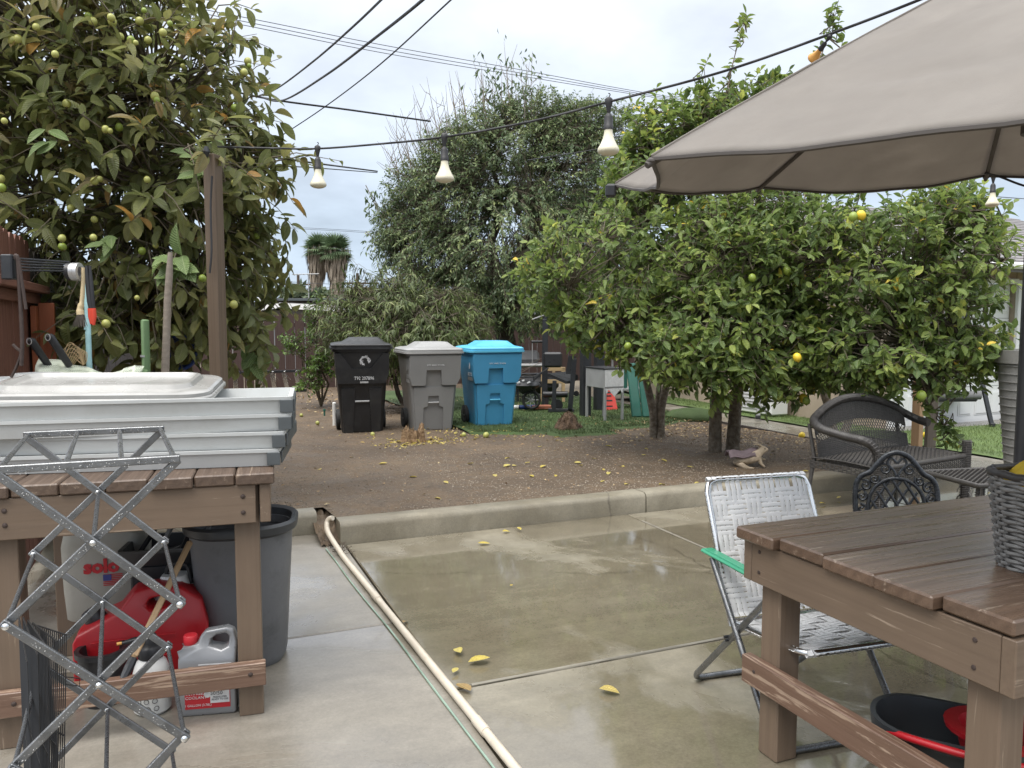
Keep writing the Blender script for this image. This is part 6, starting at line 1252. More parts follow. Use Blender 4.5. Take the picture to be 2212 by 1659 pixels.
rk0 = Vector((at(1345, 800, 13).x, 13.0, 0.16)); rkk = stub('patio_rack', rk0, 'pale patio table top glimpsed above the planter stand', 'table'); MB().cbox((0.05, 0, 0.86), (0.55, 0.4, 0.03), 0.005).build('table_top', M_whiteprint, rkk)
for sx in (-1, 1): board('leg', M_galv, rkk, (sx * 0.22 + .05, 0, 0), (sx * 0.22 + .05, 0, 0.845), 0.03, 0.03, (0, 1, 0))
# patio seat, table frame and bagged cart right of the blue bin
oc0 = Vector((at(1145, 850, 13.4).x, 13.4, 0.16)); oc = stub('outdoor_ottoman', oc0, 'grey cushioned ottoman with dark base beyond the blue bin', 'ottoman', R(10)); MB().cbox((0, 0, 0.62), (0.62, 0.5, 0.05), 0.02).build('seat_top', M_galv, oc); MB().cbox((-0.05, 0.18, 0.75), (0.5, 0.12, 0.22), 0.05, eul(-15, 0, 4)).build('cushion', M_cushgrey, oc); MB().cbox((0.1, 0, 0.30), (0.75, 0.5, 0.34), 0.12).build('base_cover', M_black, oc)
for sx in (-1, 1): board('leg', M_blackmetal, oc, (sx * 0.25, -0.2, 0), (sx * 0.25, -0.2, 0.6), 0.03, 0.03, (0, 1, 0))
ct0 = Vector((at(1140, 882, 11.8).x, 11.8, 0.17)); crt = stub('garden_cart', ct0, 'black wire cart carrying a black bag right of the blue bin', 'cart'); T = lambda u, v, y=11.8: at(u, v, y) - ct0
mbw = MB()
for k in range(9): mbw.tube([T(1108 + 5 * k, 838), T(1112 + 4 * k, 868)], 0.005, 4)
for v in (845, 856, 867): mbw.tube([T(1106, v), T(1150, v)], 0.005, 4)
mbw.build('wire_sides', M_blackmetal, crt)
bag = MB(); bag.lathe([(0.03, -0.06), (0.11, -0.05), (0.15, 0.0), (0.13, 0.05), (0.05, 0.075)], 18, sx=1.5); bo_ = bag.build('black_bag', M_blackvinyl, crt, smooth=50); bo_.location = T(1136, 832)
for u, v, w_ in ((1120, 826, 0.05), (1130, 822, 0.04), (1142, 826, 0.05)): MB().cbox(T(u, v, 11.65), (w_, 0.004, 0.022), 0.001, eul(0, random.uniform(-30, 30), 0)).build('white_patch', M_whiteprint, crt)
wh_ = MB().tube([(0.125 * math.cos(a), 0, 0.125 * math.sin(a)) for a in [q * 0.2618 for q in range(24)]], 0.022, 8, closed=True).build('wheel', M_rubber, crt, smooth=50); wh_.location = T(1148, 864)
for k in range(7): MB().tube([(0, 0, 0), (0.115 * math.cos(k * 0.898), 0, 0.115 * math.sin(k * 0.898))], 0.008, 5).build('spoke', M_galv, wh_)
MB().tube([T(1110, 815), T(1153, 814), T(1158, 880)], 0.014, 6).build('frame', M_blackmetal, crt); MB().tube([T(1153, 814), T(1185, 795, 12.2)], 0.01, 6).build('handle', M_blackmetal, crt)
for k, (u, v, m, lab) in enumerate(((1118, 880, M_whitepl, 'white plastic bottle lying on the turf right of the blue bin'), (1132, 880, M_bluepl, 'blue capped bottle lying on the turf by the cart'), (1150, 879, M_bluepl, 'second blue bottle lying nearest the red paver'))):
    p = on(u, v, 0.20); o = stub('plastic_bottle', p, lab, 'bottle'); MB().tube([(-0.10, 0, 0), (-0.08, 0, 0), (0.04, 0, 0), (0.07, 0, 0), (0.09, 0, 0)], [0.025, 0.035, 0.035, 0.014, 0.014], 10).build('bottle_body', m, o, smooth=50); MB().tube([(0.09, 0, 0), (0.11, 0, 0)], 0.016, 8).build('cap', M_whitepl if k else M_bluepl, o)
p = on(1170, 882, 0.18); o = stub('paver', p, 'red brick paver lying under the exercise tower', 'paver', R(12)); MB().cbox((0, 0, 0.02), (0.30, 0.2, 0.05), 0.006).build('paver_block', M_paver, o)
# white stick post left of black bin, sprinkler
p = on(716, 905, 0.14); o = stub('white_stake', Vector((at(722, 880, 10.3).x, 10.3, 0.14)), 'short white plastic stake behind the black bin', 'stake'); MB().tube([(0, 0, 0), (0, 0, 0.30), (0, 0, 0.31)], [0.025, 0.025, 0.015], 10).build('stake', M_whitepl, o)
p = on(701, 900, 0.14); o = stub('sprinkler', p, 'small green sprinkler riser standing in the dirt', 'sprinkler'); MB().tube([(0, 0, -0.02), (0, 0, 0.08), (0, 0, 0.082), (0, 0, 0.11)], [0.012, 0.012, 0.02, 0.018], 8).build('riser', M_dkgreen, o)
# coiled turf roll and dead brush heap
p = on(1495, 905, 0.14); o = stub('turf_roll', p, 'dark rolled piece of turf lying behind the thick lemon trunks', 'turf roll'); MB().lathe([(0.30, 0), (0.31, 0.05), (0.24, 0.12), (0.12, 0.15), (0.02, 0.155)], 20, sx=1.2).build('roll', M_turf, o, smooth=60)
p = on(875, 895, 0.14); o = stub('brush_heap', p, 'heap of dead twigs between the black and grey bins', 'twigs'); mbw = MB()
for k in range(110): a = random.random() * 3.14; c = Vector((random.gauss(0, 0.16), random.gauss(0, 0.1), random.uniform(0, 0.12))); d = Vector((math.cos(a), 0.4 * math.sin(a), random.uniform(-.2, .3))) * random.uniform(0.08, 0.25); mbw.tube([c - d, c + d], 0.004, 4, caps=False)
q_ = mbw.build('dead_twigs', M_barkdark, o); q_['kind'] = 'stuff'
# dead arching stems in front of the back fence right of the shrub
p = Vector((at(1060, 790, 13).x, 13.0, 0.15)); o = stub('dead_shrub', p, 'leafless arching grey stems against the dark back fence', 'shrub'); mbw = MB()
for k in range(26):
    d = Vector((random.uniform(-0.7, 1.0), random.uniform(-.3, .3), 1)).normalized(); L = random.uniform(0.7, 1.35); a_ = Vector((random.uniform(-.1, .1), 0, 0)); mbw.tube(bez([a_, a_ + d * L * 0.6, a_ + d * L + Vector((d.x * 0.3, 0, -0.12))], 4), [0.008 - 0.0008 * i for i in range(9)], 4, caps=False)
mbw.build('stems', M_bare, o)

# ---- rabbit statue (one carved body, a blanket over its back)
rb0 = on(1618, 1013, 0.14); rab = empty('rabbit_statue', rb0, 0, 'leaping stone rabbit statue with a purple cape at the lemon trunk', 'statue')
def skin(name, verts, edges, radii, m, parent, root=0, sub=2):
    me = bpy.data.meshes.new(name); me.from_pydata(verts, edges, []); o = bpy.data.objects.new(name, me); col.objects.link(o); o.parent = parent
    md_ = o.modifiers.new('skin', 'SKIN'); md_.use_smooth_shade = True
    for i, v in enumerate(me.skin_vertices[0].data): v.radius = radii[i] if isinstance(radii[i], (tuple, list)) else (radii[i], radii[i]); v.use_root = (i == root)
    s_ = o.modifiers.new('sub', 'SUBSURF'); s_.levels = sub; s_.render_levels = sub; me.materials.append(m); return o
RV = [(-0.06, 0, 0.075), (0.0, 0, 0.105), (0.06, 0, 0.125), (0.10, 0, 0.16), (0.125, -0.005, 0.19), (0.155, -0.01, 0.182), (0.172, -0.012, 0.176),      # rump, back, chest, neck, head, muzzle, nose
      (-0.10, -0.035, 0.055), (-0.065, -0.055, 0.03), (-0.01, -0.06, 0.015), (0.03, -0.06, 0.012),                                                      # near hind leg
      (-0.10, 0.035, 0.055), (-0.06, 0.05, 0.03), (0.0, 0.055, 0.015),                                                                                 # far hind leg
      (0.085, -0.035, 0.095), (0.10, -0.045, 0.05), (0.135, -0.045, 0.025), (0.095, 0.03, 0.095), (0.14, 0.035, 0.085), (0.165, 0.035, 0.08),           # front legs
      (0.10, -0.02, 0.215), (0.06, -0.03, 0.235), (0.02, -0.035, 0.235), (0.105, 0.015, 0.22), (0.07, 0.025, 0.245), (0.03, 0.03, 0.25), (-0.125, 0, 0.07)]
RE = [(0, 1), (1, 2), (2, 3), (3, 4), (4, 5), (5, 6), (0, 7), (7, 8), (8, 9), (9, 10), (0, 11), (11, 12), (12, 13), (2, 14), (14, 15), (15, 16), (2, 17), (17, 18), (18, 19), (4, 20), (20, 21), (21, 22), (4, 23), (23, 24), (24, 25), (0, 26)]
RR_ = [0.062, 0.058, 0.048, 0.034, 0.036, 0.024, 0.014, 0.042, 0.026, 0.016, 0.012, 0.042, 0.026, 0.016, 0.022, 0.015, 0.011, 0.02, 0.014, 0.01, (0.012, 0.008), (0.017, 0.007), (0.008, 0.005), (0.012, 0.008), (0.017, 0.007), (0.008, 0.005), 0.022]
skin('body', RV, RE, RR_, M_stone, rab)
cape = MB().grid(lambda a, b: (0.085 - 0.29 * a, (b - 0.5) * (0.10 + 0.10 * a), 0.185 + 0.01 * math.sin(a * 9) - 0.02 * a - 0.30 * (b - 0.5) ** 2 * (1 - 0.4 * a) + 0.012 * math.sin(b * 14 + a * 3)), 16, 14).build('cape', M_wing, rab, smooth=60); so = cape.modifiers.new('t', 'SOLIDIFY'); so.thickness = 0.010
for s in (-1, 1): MB().lathe([(0.002, -.006), (0.006, 0), (0.002, .006)], 10).build('eye', M_black, rab, smooth=60).location = (0.132, -0.005 + s * 0.033, 0.198)
# ================================================================ right: table, chairs, loveseat and the rest
def woven(name, fn, nu, nv, r, m, parent, seg=3, amp=None, stakes=True, sr=None):
    """woven sheet on fn(a, b): rows of weavers passing over and under stakes"""
    mb = MB(); amp = amp or r * 0.9; e = 1e-3
    def nrm_(a, b):
        p = fn(a, b); du = fn(min(1, a + e), b) - fn(max(0, a - e), b); dv = fn(a, min(1, b + e)) - fn(a, max(0, b - e)); n = du.cross(dv)
        return n.normalized() if n.length > 1e-12 else Vector((0, 0, 1))
    for j in range(nv):
        b = (j + 0.5) / nv; path = []
        for i in range(nu * 2 + 1):
            a = i / (nu * 2); s = math.sin((i / 2) * math.pi + (j % 2) * math.pi); path.append(fn(a, b) + nrm_(a, b) * amp * (s if i % 2 else 0))
        mb.tube(path, r * random.uniform(0.85, 1.1), seg, caps=False)
    if stakes:
        for i in range(nu + 1):
            a = i / nu; mb.tube([fn(a, j / 8) for j in range(9)], sr or r, 3, caps=False)
    o = mb.build(name, m, parent, smooth=70); o['kind'] = 'stuff'; return o

# ---- the brown table
TZ2 = 0.80; TL = on(1588, 1135, TZ2); tbl = empty('patio_table', Vector((TL.x, TL.y, 0)) , ANG, 'large brown plank table in the right foreground carrying the wicker basket', 'table')
LT = 1.75; ws = (0.188, 0.194, 0.198, 0.192, 0.198); yy = 0.0; ends = (0.0, 0.035, 0.030, 0.018, 0.040)
for k, w in enumerate(ws):
    e0 = (0.0, 0.022, 0.014, 0.006, 0.034)[k]; zo = (0, 0.002, -0.001, 0.001, 0.002)[k]
    hole = k == 2
    board('plank', M_browntop, tbl, (e0, yy - w / 2, TZ2 - 0.0205 + zo), (LT, yy - w / 2, TZ2 - 0.0205 + zo), w - 0.006, 0.041, bevel=0.006); yy -= w
WT = -yy
board('apron', M_brownpaint, tbl, (0.055, -0.045, 0.684), (0.055, -WT + 0.035, 0.684), 0.038, 0.142)
board('apron', M_brownpaint, tbl, (0.036, -0.024, 0.684), (LT - 0.05, -0.024, 0.684), 0.038, 0.142)
board('apron', M_brownpaint, tbl, (0.036, -WT + 0.015, 0.684), (LT - 0.05, -WT + 0.015, 0.684), 0.038, 0.142)
for x in (0.122, LT - 0.15):
    for y in (-0.10, -WT + 0.10): board('leg', M_brownpaint, tbl, (x, y, 0), (x, y, 0.755), 0.092, 0.092, (0, 1, 0), 0.005)
board('lower_rail', M_brownworn, tbl, (0.056, -0.005, 0.29), (0.056, -WT + 0.02, 0.29), 0.038, 0.098)
board('lower_rail', M_brownworn, tbl, (LT - 0.1, -0.005, 0.29), (LT - 0.1, -WT + 0.02, 0.29), 0.038, 0.098)
for y, z in ((-0.085, 0.725), (-0.085, 0.655), (-WT + 0.10, 0.72), (-WT + 0.10, 0.65), (-0.07, 0.30), (-WT + 0.11, 0.30)):
    o = MB().lathe([(0.007, 0), (0.006, 0.0022), (0.002, 0.003)], 8).build('screw_head', M_rust, tbl); o.matrix_local = Matrix.Translation((0.0358 if z > 0.5 else 0.0368, y, z)) @ Matrix.Rotation(R(-90), 4, 'Y')
tw_ = lambda x, y, z=0.0: tbl.location + Qd * x + Pd * y + Vector((0, 0, z))

# ---- parasol through the table
UX, UY = 1.61, 2.44; RU = 1.345; RIMZ = CAMZ + 0.520; APZ = 2.645
par = empty('parasol', (UX, UY, 0), 0, 'taupe canvas patio parasol on a dark pole through the brown table', 'parasol'); U_ = Vector((UX, UY, 0))
def rimp(phi, r=1.0):
    x = -RU * math.cos(phi); y = RU * math.sin(phi); return Vector((x, y, RIMZ + 0.046 * x + 0.108 * y))
AP = Vector((0, 0, APZ)); PH = [R(-20 + 45 * k) for k in range(8)]
def canopy_pt(k, s, r):
    a = rimp(PH[k]); b = rimp(PH[(k + 1) % 8]); p = a.lerp(b, s); q = AP.lerp(p, r); sg = 4 * s * (1 - s); zs, iw = ((0.045, 0.075), (0.035, 0.02), (0.05, 0.02), (0.04, 0.03), (0.04, 0.03), (0.04, 0.03), (0.03, 0.03), (0.018, 0.012))[k]
    q.z += 0.012 * math.sin(math.pi * r) - zs * sg * r ** 2.2; inn = -Vector((p.x, p.y, 0)).normalized(); q += inn * iw * sg * r ** 4
    q.z += 0.006 * mnoise.noise(Vector((q.x * 5, q.y * 5, k))) * r + 0.010 * mnoise.noise(Vector((q.x * 1.6 + q.y, q.y * 7, 2.0))) * r * sg
    q.z += 0.007 * math.sin(q.x * 9 + 46 * r + 3 * math.sin(q.x * 5)) * math.exp(-((r - 0.80) / 0.09) ** 2) * math.exp(-((s - 0.48) / 0.22) ** 2)
    return q
for k in range(8):
    o = MB().grid(lambda s, r: canopy_pt(k, s, max(0.03, r)), 24, 48).build('canopy_panel', M_canvas, par, smooth=70); so = o.modifiers.new('t', 'SOLIDIFY'); so.thickness = 0.0025
    MB().tube([canopy_pt(k, i / 20, 1.0) - Vector((0, 0, 0.006)) for i in range(21)], 0.006, 5).build('hem', M_tape, o, smooth=60)
    MB().tube([canopy_pt(k, 0, r) + Vector((0, 0, 0.0015)) for r in (0.05, 0.2, 0.35, 0.5, 0.65, 0.8, 0.9, 1.0)], 0.0032, 5).build('seam', M_canvas, o, smooth=60)
    rp = [canopy_pt(k, 0, r) - Vector((0, 0, 0.016)) for r in (0.05, 0.2, 0.4, 0.6, 0.8, 0.97, 1.01)]; rib = MB().tube(rp, 0.009, 6).build('rib', M_tape, par, smooth=60)
    MB().cbox(canopy_pt(k, 0, 1.0) - Vector((0, 0, 0.012)), (0.024, 0.024, 0.016), 0.006).build('tip_pocket', M_tape, rib)
    MB().tube([AP * 0.80, canopy_pt(k, 0, 0.55) - Vector((0, 0, 0.02))], 0.007, 6).build('strut', M_pole, par)
MB().tube([(0, 0, 0.02), (0, 0, 1.2), (0, 0, APZ + 0.05)], 0.025, 14).build('pole', M_pole, par, smooth=50); MB().lathe([(0.05, -0.04), (0.05, 0.04), (0.03, 0.05)], 14, (0, 0, APZ * 0.80)).build('runner', M_tape, par); MB().lathe([(0.03, 0), (0.03, 0.04), (0.012, 0.07), (0.002, 0.08)], 12, (0, 0, APZ + 0.04)).build('finial', M_tape, par, smooth=50)
MB().lathe([(0.24, 0.0), (0.24, 0.03), (0.12, 0.055), (0.04, 0.07), (0.035, 0.24), (0.028, 0.26)], 24).build('base', M_blackmetal, par, smooth=35)
MB().cbox(canopy_pt(0, 1.0, 1.0) + Vector((-0.02, -0.02, -0.03)), (0.04, 0.03, 0.05), 0.008).build('clip', M_black, par)
MB().tube([canopy_pt(1, 0, 1.0), canopy_pt(1, 0, 1.0) + Vector((0.004, 0, -0.06)), canopy_pt(1, 0, 1.0) + Vector((-0.005, 0, -0.13))], 0.0012, 4).build('loose_thread', M_canvas, par)

# ---- wicker basket with a yellow cloth, on the table
bk0 = on(2258, 1226, TZ2); bk = empty('wicker_basket', (bk0.x, bk0.y + 0.0, TZ2), ANG, 'grey wicker basket with a yellow cloth standing on the brown table', 'basket')
hB = 0.275
def bkf(a, b):
    k = 1 + 0.30 * b; pts = BKP; i = a * len(pts); i0 = int(i) % len(pts); f = i - int(i); p = Vector(pts[i0]).lerp(Vector(pts[(i0 + 1) % len(pts)]), f); return Vector((p.x * k, p.y * k, hB * b))
BKP = rrect(0.23, 0.17, 0.06, 5)
woven('woven_sides', lambda a, b: bkf(a % 1.0, b), 26, 24, 0.0062, M_wickgrey, bk, 5, 0.006, True, 0.005)
MB().tube([bkf(i / 48, 1.0) + Vector((0, 0, 0.003 * math.sin(i * 2.1))) for i in range(48)], 0.011, 8, closed=True).build('rim', M_wickdark, bk, smooth=60); MB().loft([[bkf(i / 24, 0.02) for i in range(24)], [bkf(i / 24, 0.9) * 1.0 - Vector((0, 0, 0)) for i in range(24)]], True, False).build('lining', M_wickdark, bk, smooth=60)
MB().tube(bez([bkf(0.78, 1.0) + Vector((-0.03, -0.0, 0.0)), bkf(0.80, 1.0) + Vector((-0.02, 0, 0.03)), bkf(0.83, 1.0) + Vector((0.03, 0, 0.025)), bkf(0.86, 1.0) + Vector((0.03, 0, 0))], 5), 0.007, 6).build('handle', M_wickdark, bk, smooth=60)
yc_ = empty('yellow_cloth', (bk0.x - 0.01, bk0.y - 0.01, TZ2 + 0.235), 0, 'folded yellow cloth tucked into the wicker basket', 'cloth'); MB().grid(lambda a, b: (-0.11 + 0.24 * a, -0.085 + 0.19 * b, 0.085 - 1.6 * (a - 0.6) ** 2 * 0.16 - 0.9 * (b - 0.5) ** 2 * 0.14 + 0.006 * math.sin(a * 9 + b * 5) + 0.003 * math.sin(b * 23)), 24, 20).build('cloth_fold', M_yellow, yc_, smooth=80)
MB().grid(lambda a, b: (-0.08 + 0.2 * a, -0.088 + 0.06 * b, 0.06 - 1.6 * (a - 0.6) ** 2 * 0.16 + 0.012 * math.sin(b * 3.1)), 20, 8).build('cloth_fold', M_yellow, yc_, smooth=80)

# ---- webbed folding lawn chair
ch0 = on(1503, 1470, 0.0); ch = empty('lawn_chair', (ch0.x, ch0.y, 0), R(16.3), 'white webbed aluminium lawn chair with green arms behind the brown table', 'lawn chair'); WC = 0.475; RT = 0.0125
SR, SF = Vector((0, -0.27, 0.355)), Vector((0, -0.70, 0.405)); BT = Vector((0, -0.045, 0.86)); X_ = Vector((1, 0, 0))
def uframe(a, b, r=0.05, w=WC):                          # up one side, across at b, down the other, with rounded corners
    d = (b - a).normalized(); return [a] + bez([b - d * r, b - d * r * 0.29 + X_ * r * 0.29, b + X_ * r], 7) + bez([b + X_ * (w - r), b - d * r * 0.29 + X_ * (w - r * 0.29), b - d * r + X_ * w], 7) + [a + X_ * w]
MB().tube(uframe(SR + Vector((0, 0.01, -0.02)), BT), RT, 10).build('back_frame', M_alubright, ch, smooth=80); MB().tube(uframe(SR, SF), RT, 10).build('seat_frame', M_alubright, ch, smooth=80); MB().tube([SR + Vector((0, 0, 0)), SR + X_ * WC], RT * 0.9, 8).build('cross_bar', M_alubright, ch)
o_ = Vector((-0.016, 0, 0)); MB().tube(uframe(Vector((-0.016, -0.56, 0.575)), Vector((-0.016, 0.0, 0.013)), 0.05, WC + 0.032), RT, 10).build('leg_frame', M_alu, ch, smooth=50); MB().tube(uframe(Vector((-0.03, -0.16, 0.575)), Vector((-0.03, -0.60, 0.013)), 0.05, WC + 0.06), RT, 10).build('leg_frame', M_alu, ch, smooth=50)
for s in (0, 1):
    x = -0.025 + s * (WC + 0.05); o = MB().cbox((x, -0.36, 0.592), (0.05, 0.52, 0.016), 0.007).build('armrest', M_green, ch); MB().cbox((x, -0.36, 0.602), (0.036, 0.48, 0.006), 0.003).build('armrest_ridge', M_green, o)
    for y, z in ((-0.27, 0.30), (-0.16, 0.57), (-0.56, 0.57), (-0.28, 0.29)): MB().tube([(x - 0.012 * (1 if s == 0 else -1), y, z), (x + 0.025 * (1 if s == 0 else -1), y, z)], 0.006, 6).build('rivet', M_blackmetal, ch)
def webbing(a, b, nv, nh, wv, wh, nm):
    d = b - a; L = d.length; up_ = d.normalized(); nr = X_.cross(up_).normalized()
    def strap(path, wd, side):
        mb = MB()
        for off in (-0.36, 0.0, 0.36):                   # each strap is three ribbed bands
            hw = wd * 0.155; V = []
            for p in path:
                V += [p + side * (off * wd - hw), p + side * (off * wd - hw * .5) + nr * .0014, p + side * (off * wd + hw * .5) + nr * .0014, p + side * (off * wd + hw)]
            mb.add(V, [(4 * i + k, 4 * i + k + 1, 4 * i + k + 5, 4 * i + k + 4) for i in range(len(path) - 1) for k in range(3)])
        V = [q for p in path for q in (p + side * (-wd / 2) - nr * .001, p + side * (wd / 2) - nr * .001)]
        o = mb.build(nm, M_web, ch); so = o.modifiers.new('t', 'SOLIDIFY'); so.thickness = 0.0012
    for i in range(nv):
        x = WC * (i + 0.5) / nv; path = []
        for j in range(nh * 4 + 1):
            t = j / (nh * 4); s = math.sin((t * nh - 0.0) * math.pi + i * math.pi); path.append(a + d * t + X_ * x + nr * (0.0035 * s + 0.0125 * (1 if j in (0, nh * 4) else 0)))
        path = [a + X_ * x - nr * .013] + path + [b + up_ * .014 + X_ * x] + [b + X_ * x - nr * .0135]; strap(path, wv, X_)
    for j in range(nh):
        t = 0.015 + 0.90 * (j + 0.5) / nh; path = []
        for i in range(nv * 4 + 1):
            s = math.sin(i / 4 * math.pi + (j + 1) * math.pi); path.append(a + d * t + X_ * (WC * i / (nv * 4)) + nr * 0.0035 * s)
        path = [path[0] - nr * .0135] + [path[0] - X_ * .0135] + path + [path[-1] + X_ * .0135] + [path[-1] - nr * .0135]; strap(path, wh, up_)
webbing(SR + (BT - SR) * 0.03, BT, 6, 8, 0.066, 0.056, 'back_strap'); webbing(SR, SF, 6, 6, 0.066, 0.058, 'seat_strap')

# ---- cast metal chair
ic = empty('cast_metal_chair', (2.06, 4.12, 0), R(-15), 'black cast metal chair with lattice back behind the table', 'chair')
def bk_(x, z, y=0.0): return Vector((x, 0.02 + 0.16 * (z - 0.43) - 0.10 * (1 - (x / 0.22) ** 2) * 0.35 + y, z))
def mir(pts): return pts + [(-x, z) for x, z in pts[::-1] if x != 0]
outl = [(-0.205, 0.42), (-0.218, 0.56), (-0.214, 0.66), (-0.188, 0.715), (-0.14, 0.745), (-0.105, 0.79), (-0.06, 0.84), (0, 0.862)]
MB().tube(bez([bk_(x, z) for x, z in mir(outl)], 5), 0.016, 10).build('back_frame', M_castiron, ic, smooth=60)
inn = [(-0.152, 0.42), (-0.152, 0.55), (-0.125, 0.645), (-0.065, 0.70), (0, 0.715)]; MB().tube(bez([bk_(x, z) for x, z in mir(inn)], 5), 0.0115, 8).build('inner_arch', M_castiron, ic, smooth=60)
def clip_arch(x, z): zt = 0.71 - 0.16 * (abs(x) / 0.15) ** 2.6; return abs(x) < 0.15 and z < zt
lat = []
for s in (1, -1):
    for c in [k * 0.062 for k in range(-7, 8)]:
        seg = []
        for i in range(60):
            z = 0.42 + 0.30 * i / 59; x = s * ((z - 0.565) * 0.62) + c
            if clip_arch(x, z): seg.append(bk_(x, z, 0.004 * s))
        if len(seg) > 4: MB().tube([seg[0], seg[len(seg) // 2], seg[-1]], 0.0082, 6).build('lattice_bar', M_castiron, ic, smooth=60)
def scroll(cx, cz, r, a0, turns, sgn, name='scroll'):
    pts = [];
    for i in range(22): t = i / 21; a = a0 + sgn * turns * 6.283 * t; rr = r * (1 - 0.72 * t); pts.append(bk_(cx + rr * math.cos(a), cz + rr * math.sin(a)))
    MB().tube(pts, [0.0095 - 0.003 * i / 21 for i in range(22)], 6).build(name, M_castiron, ic, smooth=60); MB().lathe([(0.002, -.011), (0.011, 0), (0.002, .011)], 8, pts[-1]).build('scroll_bud', M_castiron, ic, smooth=60)
for s in (-1, 1):
    for cx, cz, r, a0, t in ((0.165, 0.665, 0.030, 1.0, 1.2), (0.12, 0.705, 0.028, 2.4, 1.2), (0.066, 0.765, 0.034, 0.5, 1.25), (0.183, 0.60, 0.026, 2.0, 1.1), (0.182, 0.53, 0.026, 1.2, 1.1), (0.182, 0.46, 0.026, 2.2, 1.1)): scroll(s * cx, cz, r, a0 if s > 0 else math.pi - a0, t, s)
    MB().tube(bez([bk_(0, 0.715), bk_(s * 0.02, 0.76), bk_(s * 0.05, 0.80), bk_(s * 0.03, 0.83), bk_(0, 0.80)], 5), 0.008, 6).build('scroll', M_castiron, ic, smooth=60); MB().tube(bez([bk_(s * 0.15, 0.60), bk_(s * 0.18, 0.64), bk_(s * 0.21, 0.62)], 5), 0.007, 6).build('scroll', M_castiron, ic, smooth=60)
MB().lathe([(0.02, -0.012), (0.225, -0.01), (0.232, 0.0), (0.225, 0.012), (0.02, 0.012)], 28, (0, -0.19, 0.43)).build('seat', M_castiron, ic, smooth=40)
for sx in (-1, 1):
    MB().tube(bez([(sx * 0.17, -0.36, 0.42), (sx * 0.20, -0.42, 0.30), (sx * 0.185, -0.40, 0.15), (sx * 0.20, -0.45, 0.05), (sx * 0.235, -0.52, 0.015)], 5), [0.022] * 6 + [0.018] * 6 + [0.015] * 5 + [0.017, 0.02, 0.022, 0.024], 8).build('leg', M_castiron, ic, smooth=60)
    MB().tube(bez([(sx * 0.19, -0.02, 0.42), (sx * 0.20, 0.05, 0.25), (sx * 0.19, 0.07, 0.1), (sx * 0.22, 0.12, 0.015)], 5), 0.017, 8).build('leg', M_castiron, ic, smooth=60)

ic.scale = (0.93, 0.93, 0.93)
# ---- dark wicker loveseat
BLp = on(1772, 1094, 0.0); lv0 = BLp + Vector((-0.10, -0.02, 0)); lsr = empty('wicker_loveseat', (lv0.x, lv0.y, 0), R(31), 'dark wicker loveseat with rounded back and frayed arm below the lemon foliage', 'loveseat'); WL, DL, SZ = 1.20, 0.60, 0.41
Vv = Vector
def lback(a, b):                                         # backrest sheet: a across, b up
    x = WL * a; top = 0.70 + 0.155 * math.sin(math.pi * a) ** 0.75; z = SZ + (top - SZ) * b; return Vv((x, -0.03 + 0.20 * (z - SZ) + 0.05 * (1 - math.sin(math.pi * a)) * -1.0, z))
woven('backrest_upper', lambda a, b: lback(a, 0.62 + 0.38 * b), 40, 24, 0.0055, M_wickdark, lsr, 4, 0.005); woven('backrest_lower', lambda a, b: lback(a, 0.0 + 0.40 * b), 40, 18, 0.0055, M_wickdark, lsr, 4, 0.005)
mb = MB()
for i in range(40):
    for s in (-1, 1): a0 = i / 40; a1 = min(1, max(0, a0 + s * 0.05)); mb.tube([lback(a0, 0.40), lback(a1, 0.63)], 0.0035, 4, caps=False)
o = mb.build('open_lattice', M_wickdark, lsr); o['kind'] = 'stuff'
rollp = [Vv((0.02, -DL + 0.0, 0.36)), Vv((0.0, -DL + 0.01, 0.52)), Vv((-0.01, -DL + 0.09, 0.60)), Vv((-0.025, -DL + 0.27, 0.625)), Vv((-0.035, -0.12, 0.66))] + [lback(a, 1.0) + Vv((0, 0, 0.01)) for a in (0.0, 0.08, 0.2, 0.35, 0.5, 0.65, 0.8, 0.92, 1.0)] + [Vv((WL + 0.035, -0.12, 0.66)), Vv((WL + 0.03, -0.24, 0.635))]
rp = bez(rollp, 5); MB().tube(rp, 0.030, 10).build('rolled_edge', M_wickdark, lsr, smooth=60)
mb = MB()                                                # wrapped strands round the roll
for i in range(0, len(rp) - 1):
    for h in (0.0, 0.33, 0.66):
        c = rp[i].lerp(rp[i + 1], h); t = (rp[i + 1] - rp[i]).normalized(); x = t.cross(Vv((0.1, 0.2, 1))).normalized(); y = t.cross(x); mb.tube([c + (x * math.cos(q) + y * math.sin(q)) * 0.0315 + t * 0.006 * q / 6.28 for q in [k * 0.7854 for k in range(9)]], 0.0045, 3, caps=False)
o = mb.build('wrapping', M_wickdark, lsr, smooth=70); o['kind'] = 'stuff'
woven('seat', lambda a, b: Vv((WL * a, -DL * b, SZ + 0.012 * math.sin(b * 3.14) - 0.02 * math.sin(a * 3.14) * math.sin(b * 3.14))), 40, 34, 0.0065, M_wickdark, lsr, 4, 0.005); woven('front_skirt', lambda a, b: Vv((WL * a, -DL - 0.01, SZ - 0.13 * b)), 40, 8, 0.006, M_wickdark, lsr, 4, 0.005); MB().tube([(0, -DL, SZ), (WL, -DL, SZ)], 0.02, 8).build('seat_edge', M_wickdark, lsr, smooth=60); woven('side_skirt', lambda a, b: Vv((0.0, -DL * a, SZ - 0.02 - 0.06 * b)), 16, 4, 0.006, M_wickdark, lsr, 4, 0.005)
MB().grid(lambda a, b: Vv((WL * a, -DL * b, SZ - 0.03)), 2, 2).build('seat_liner', M_wickdark, lsr)
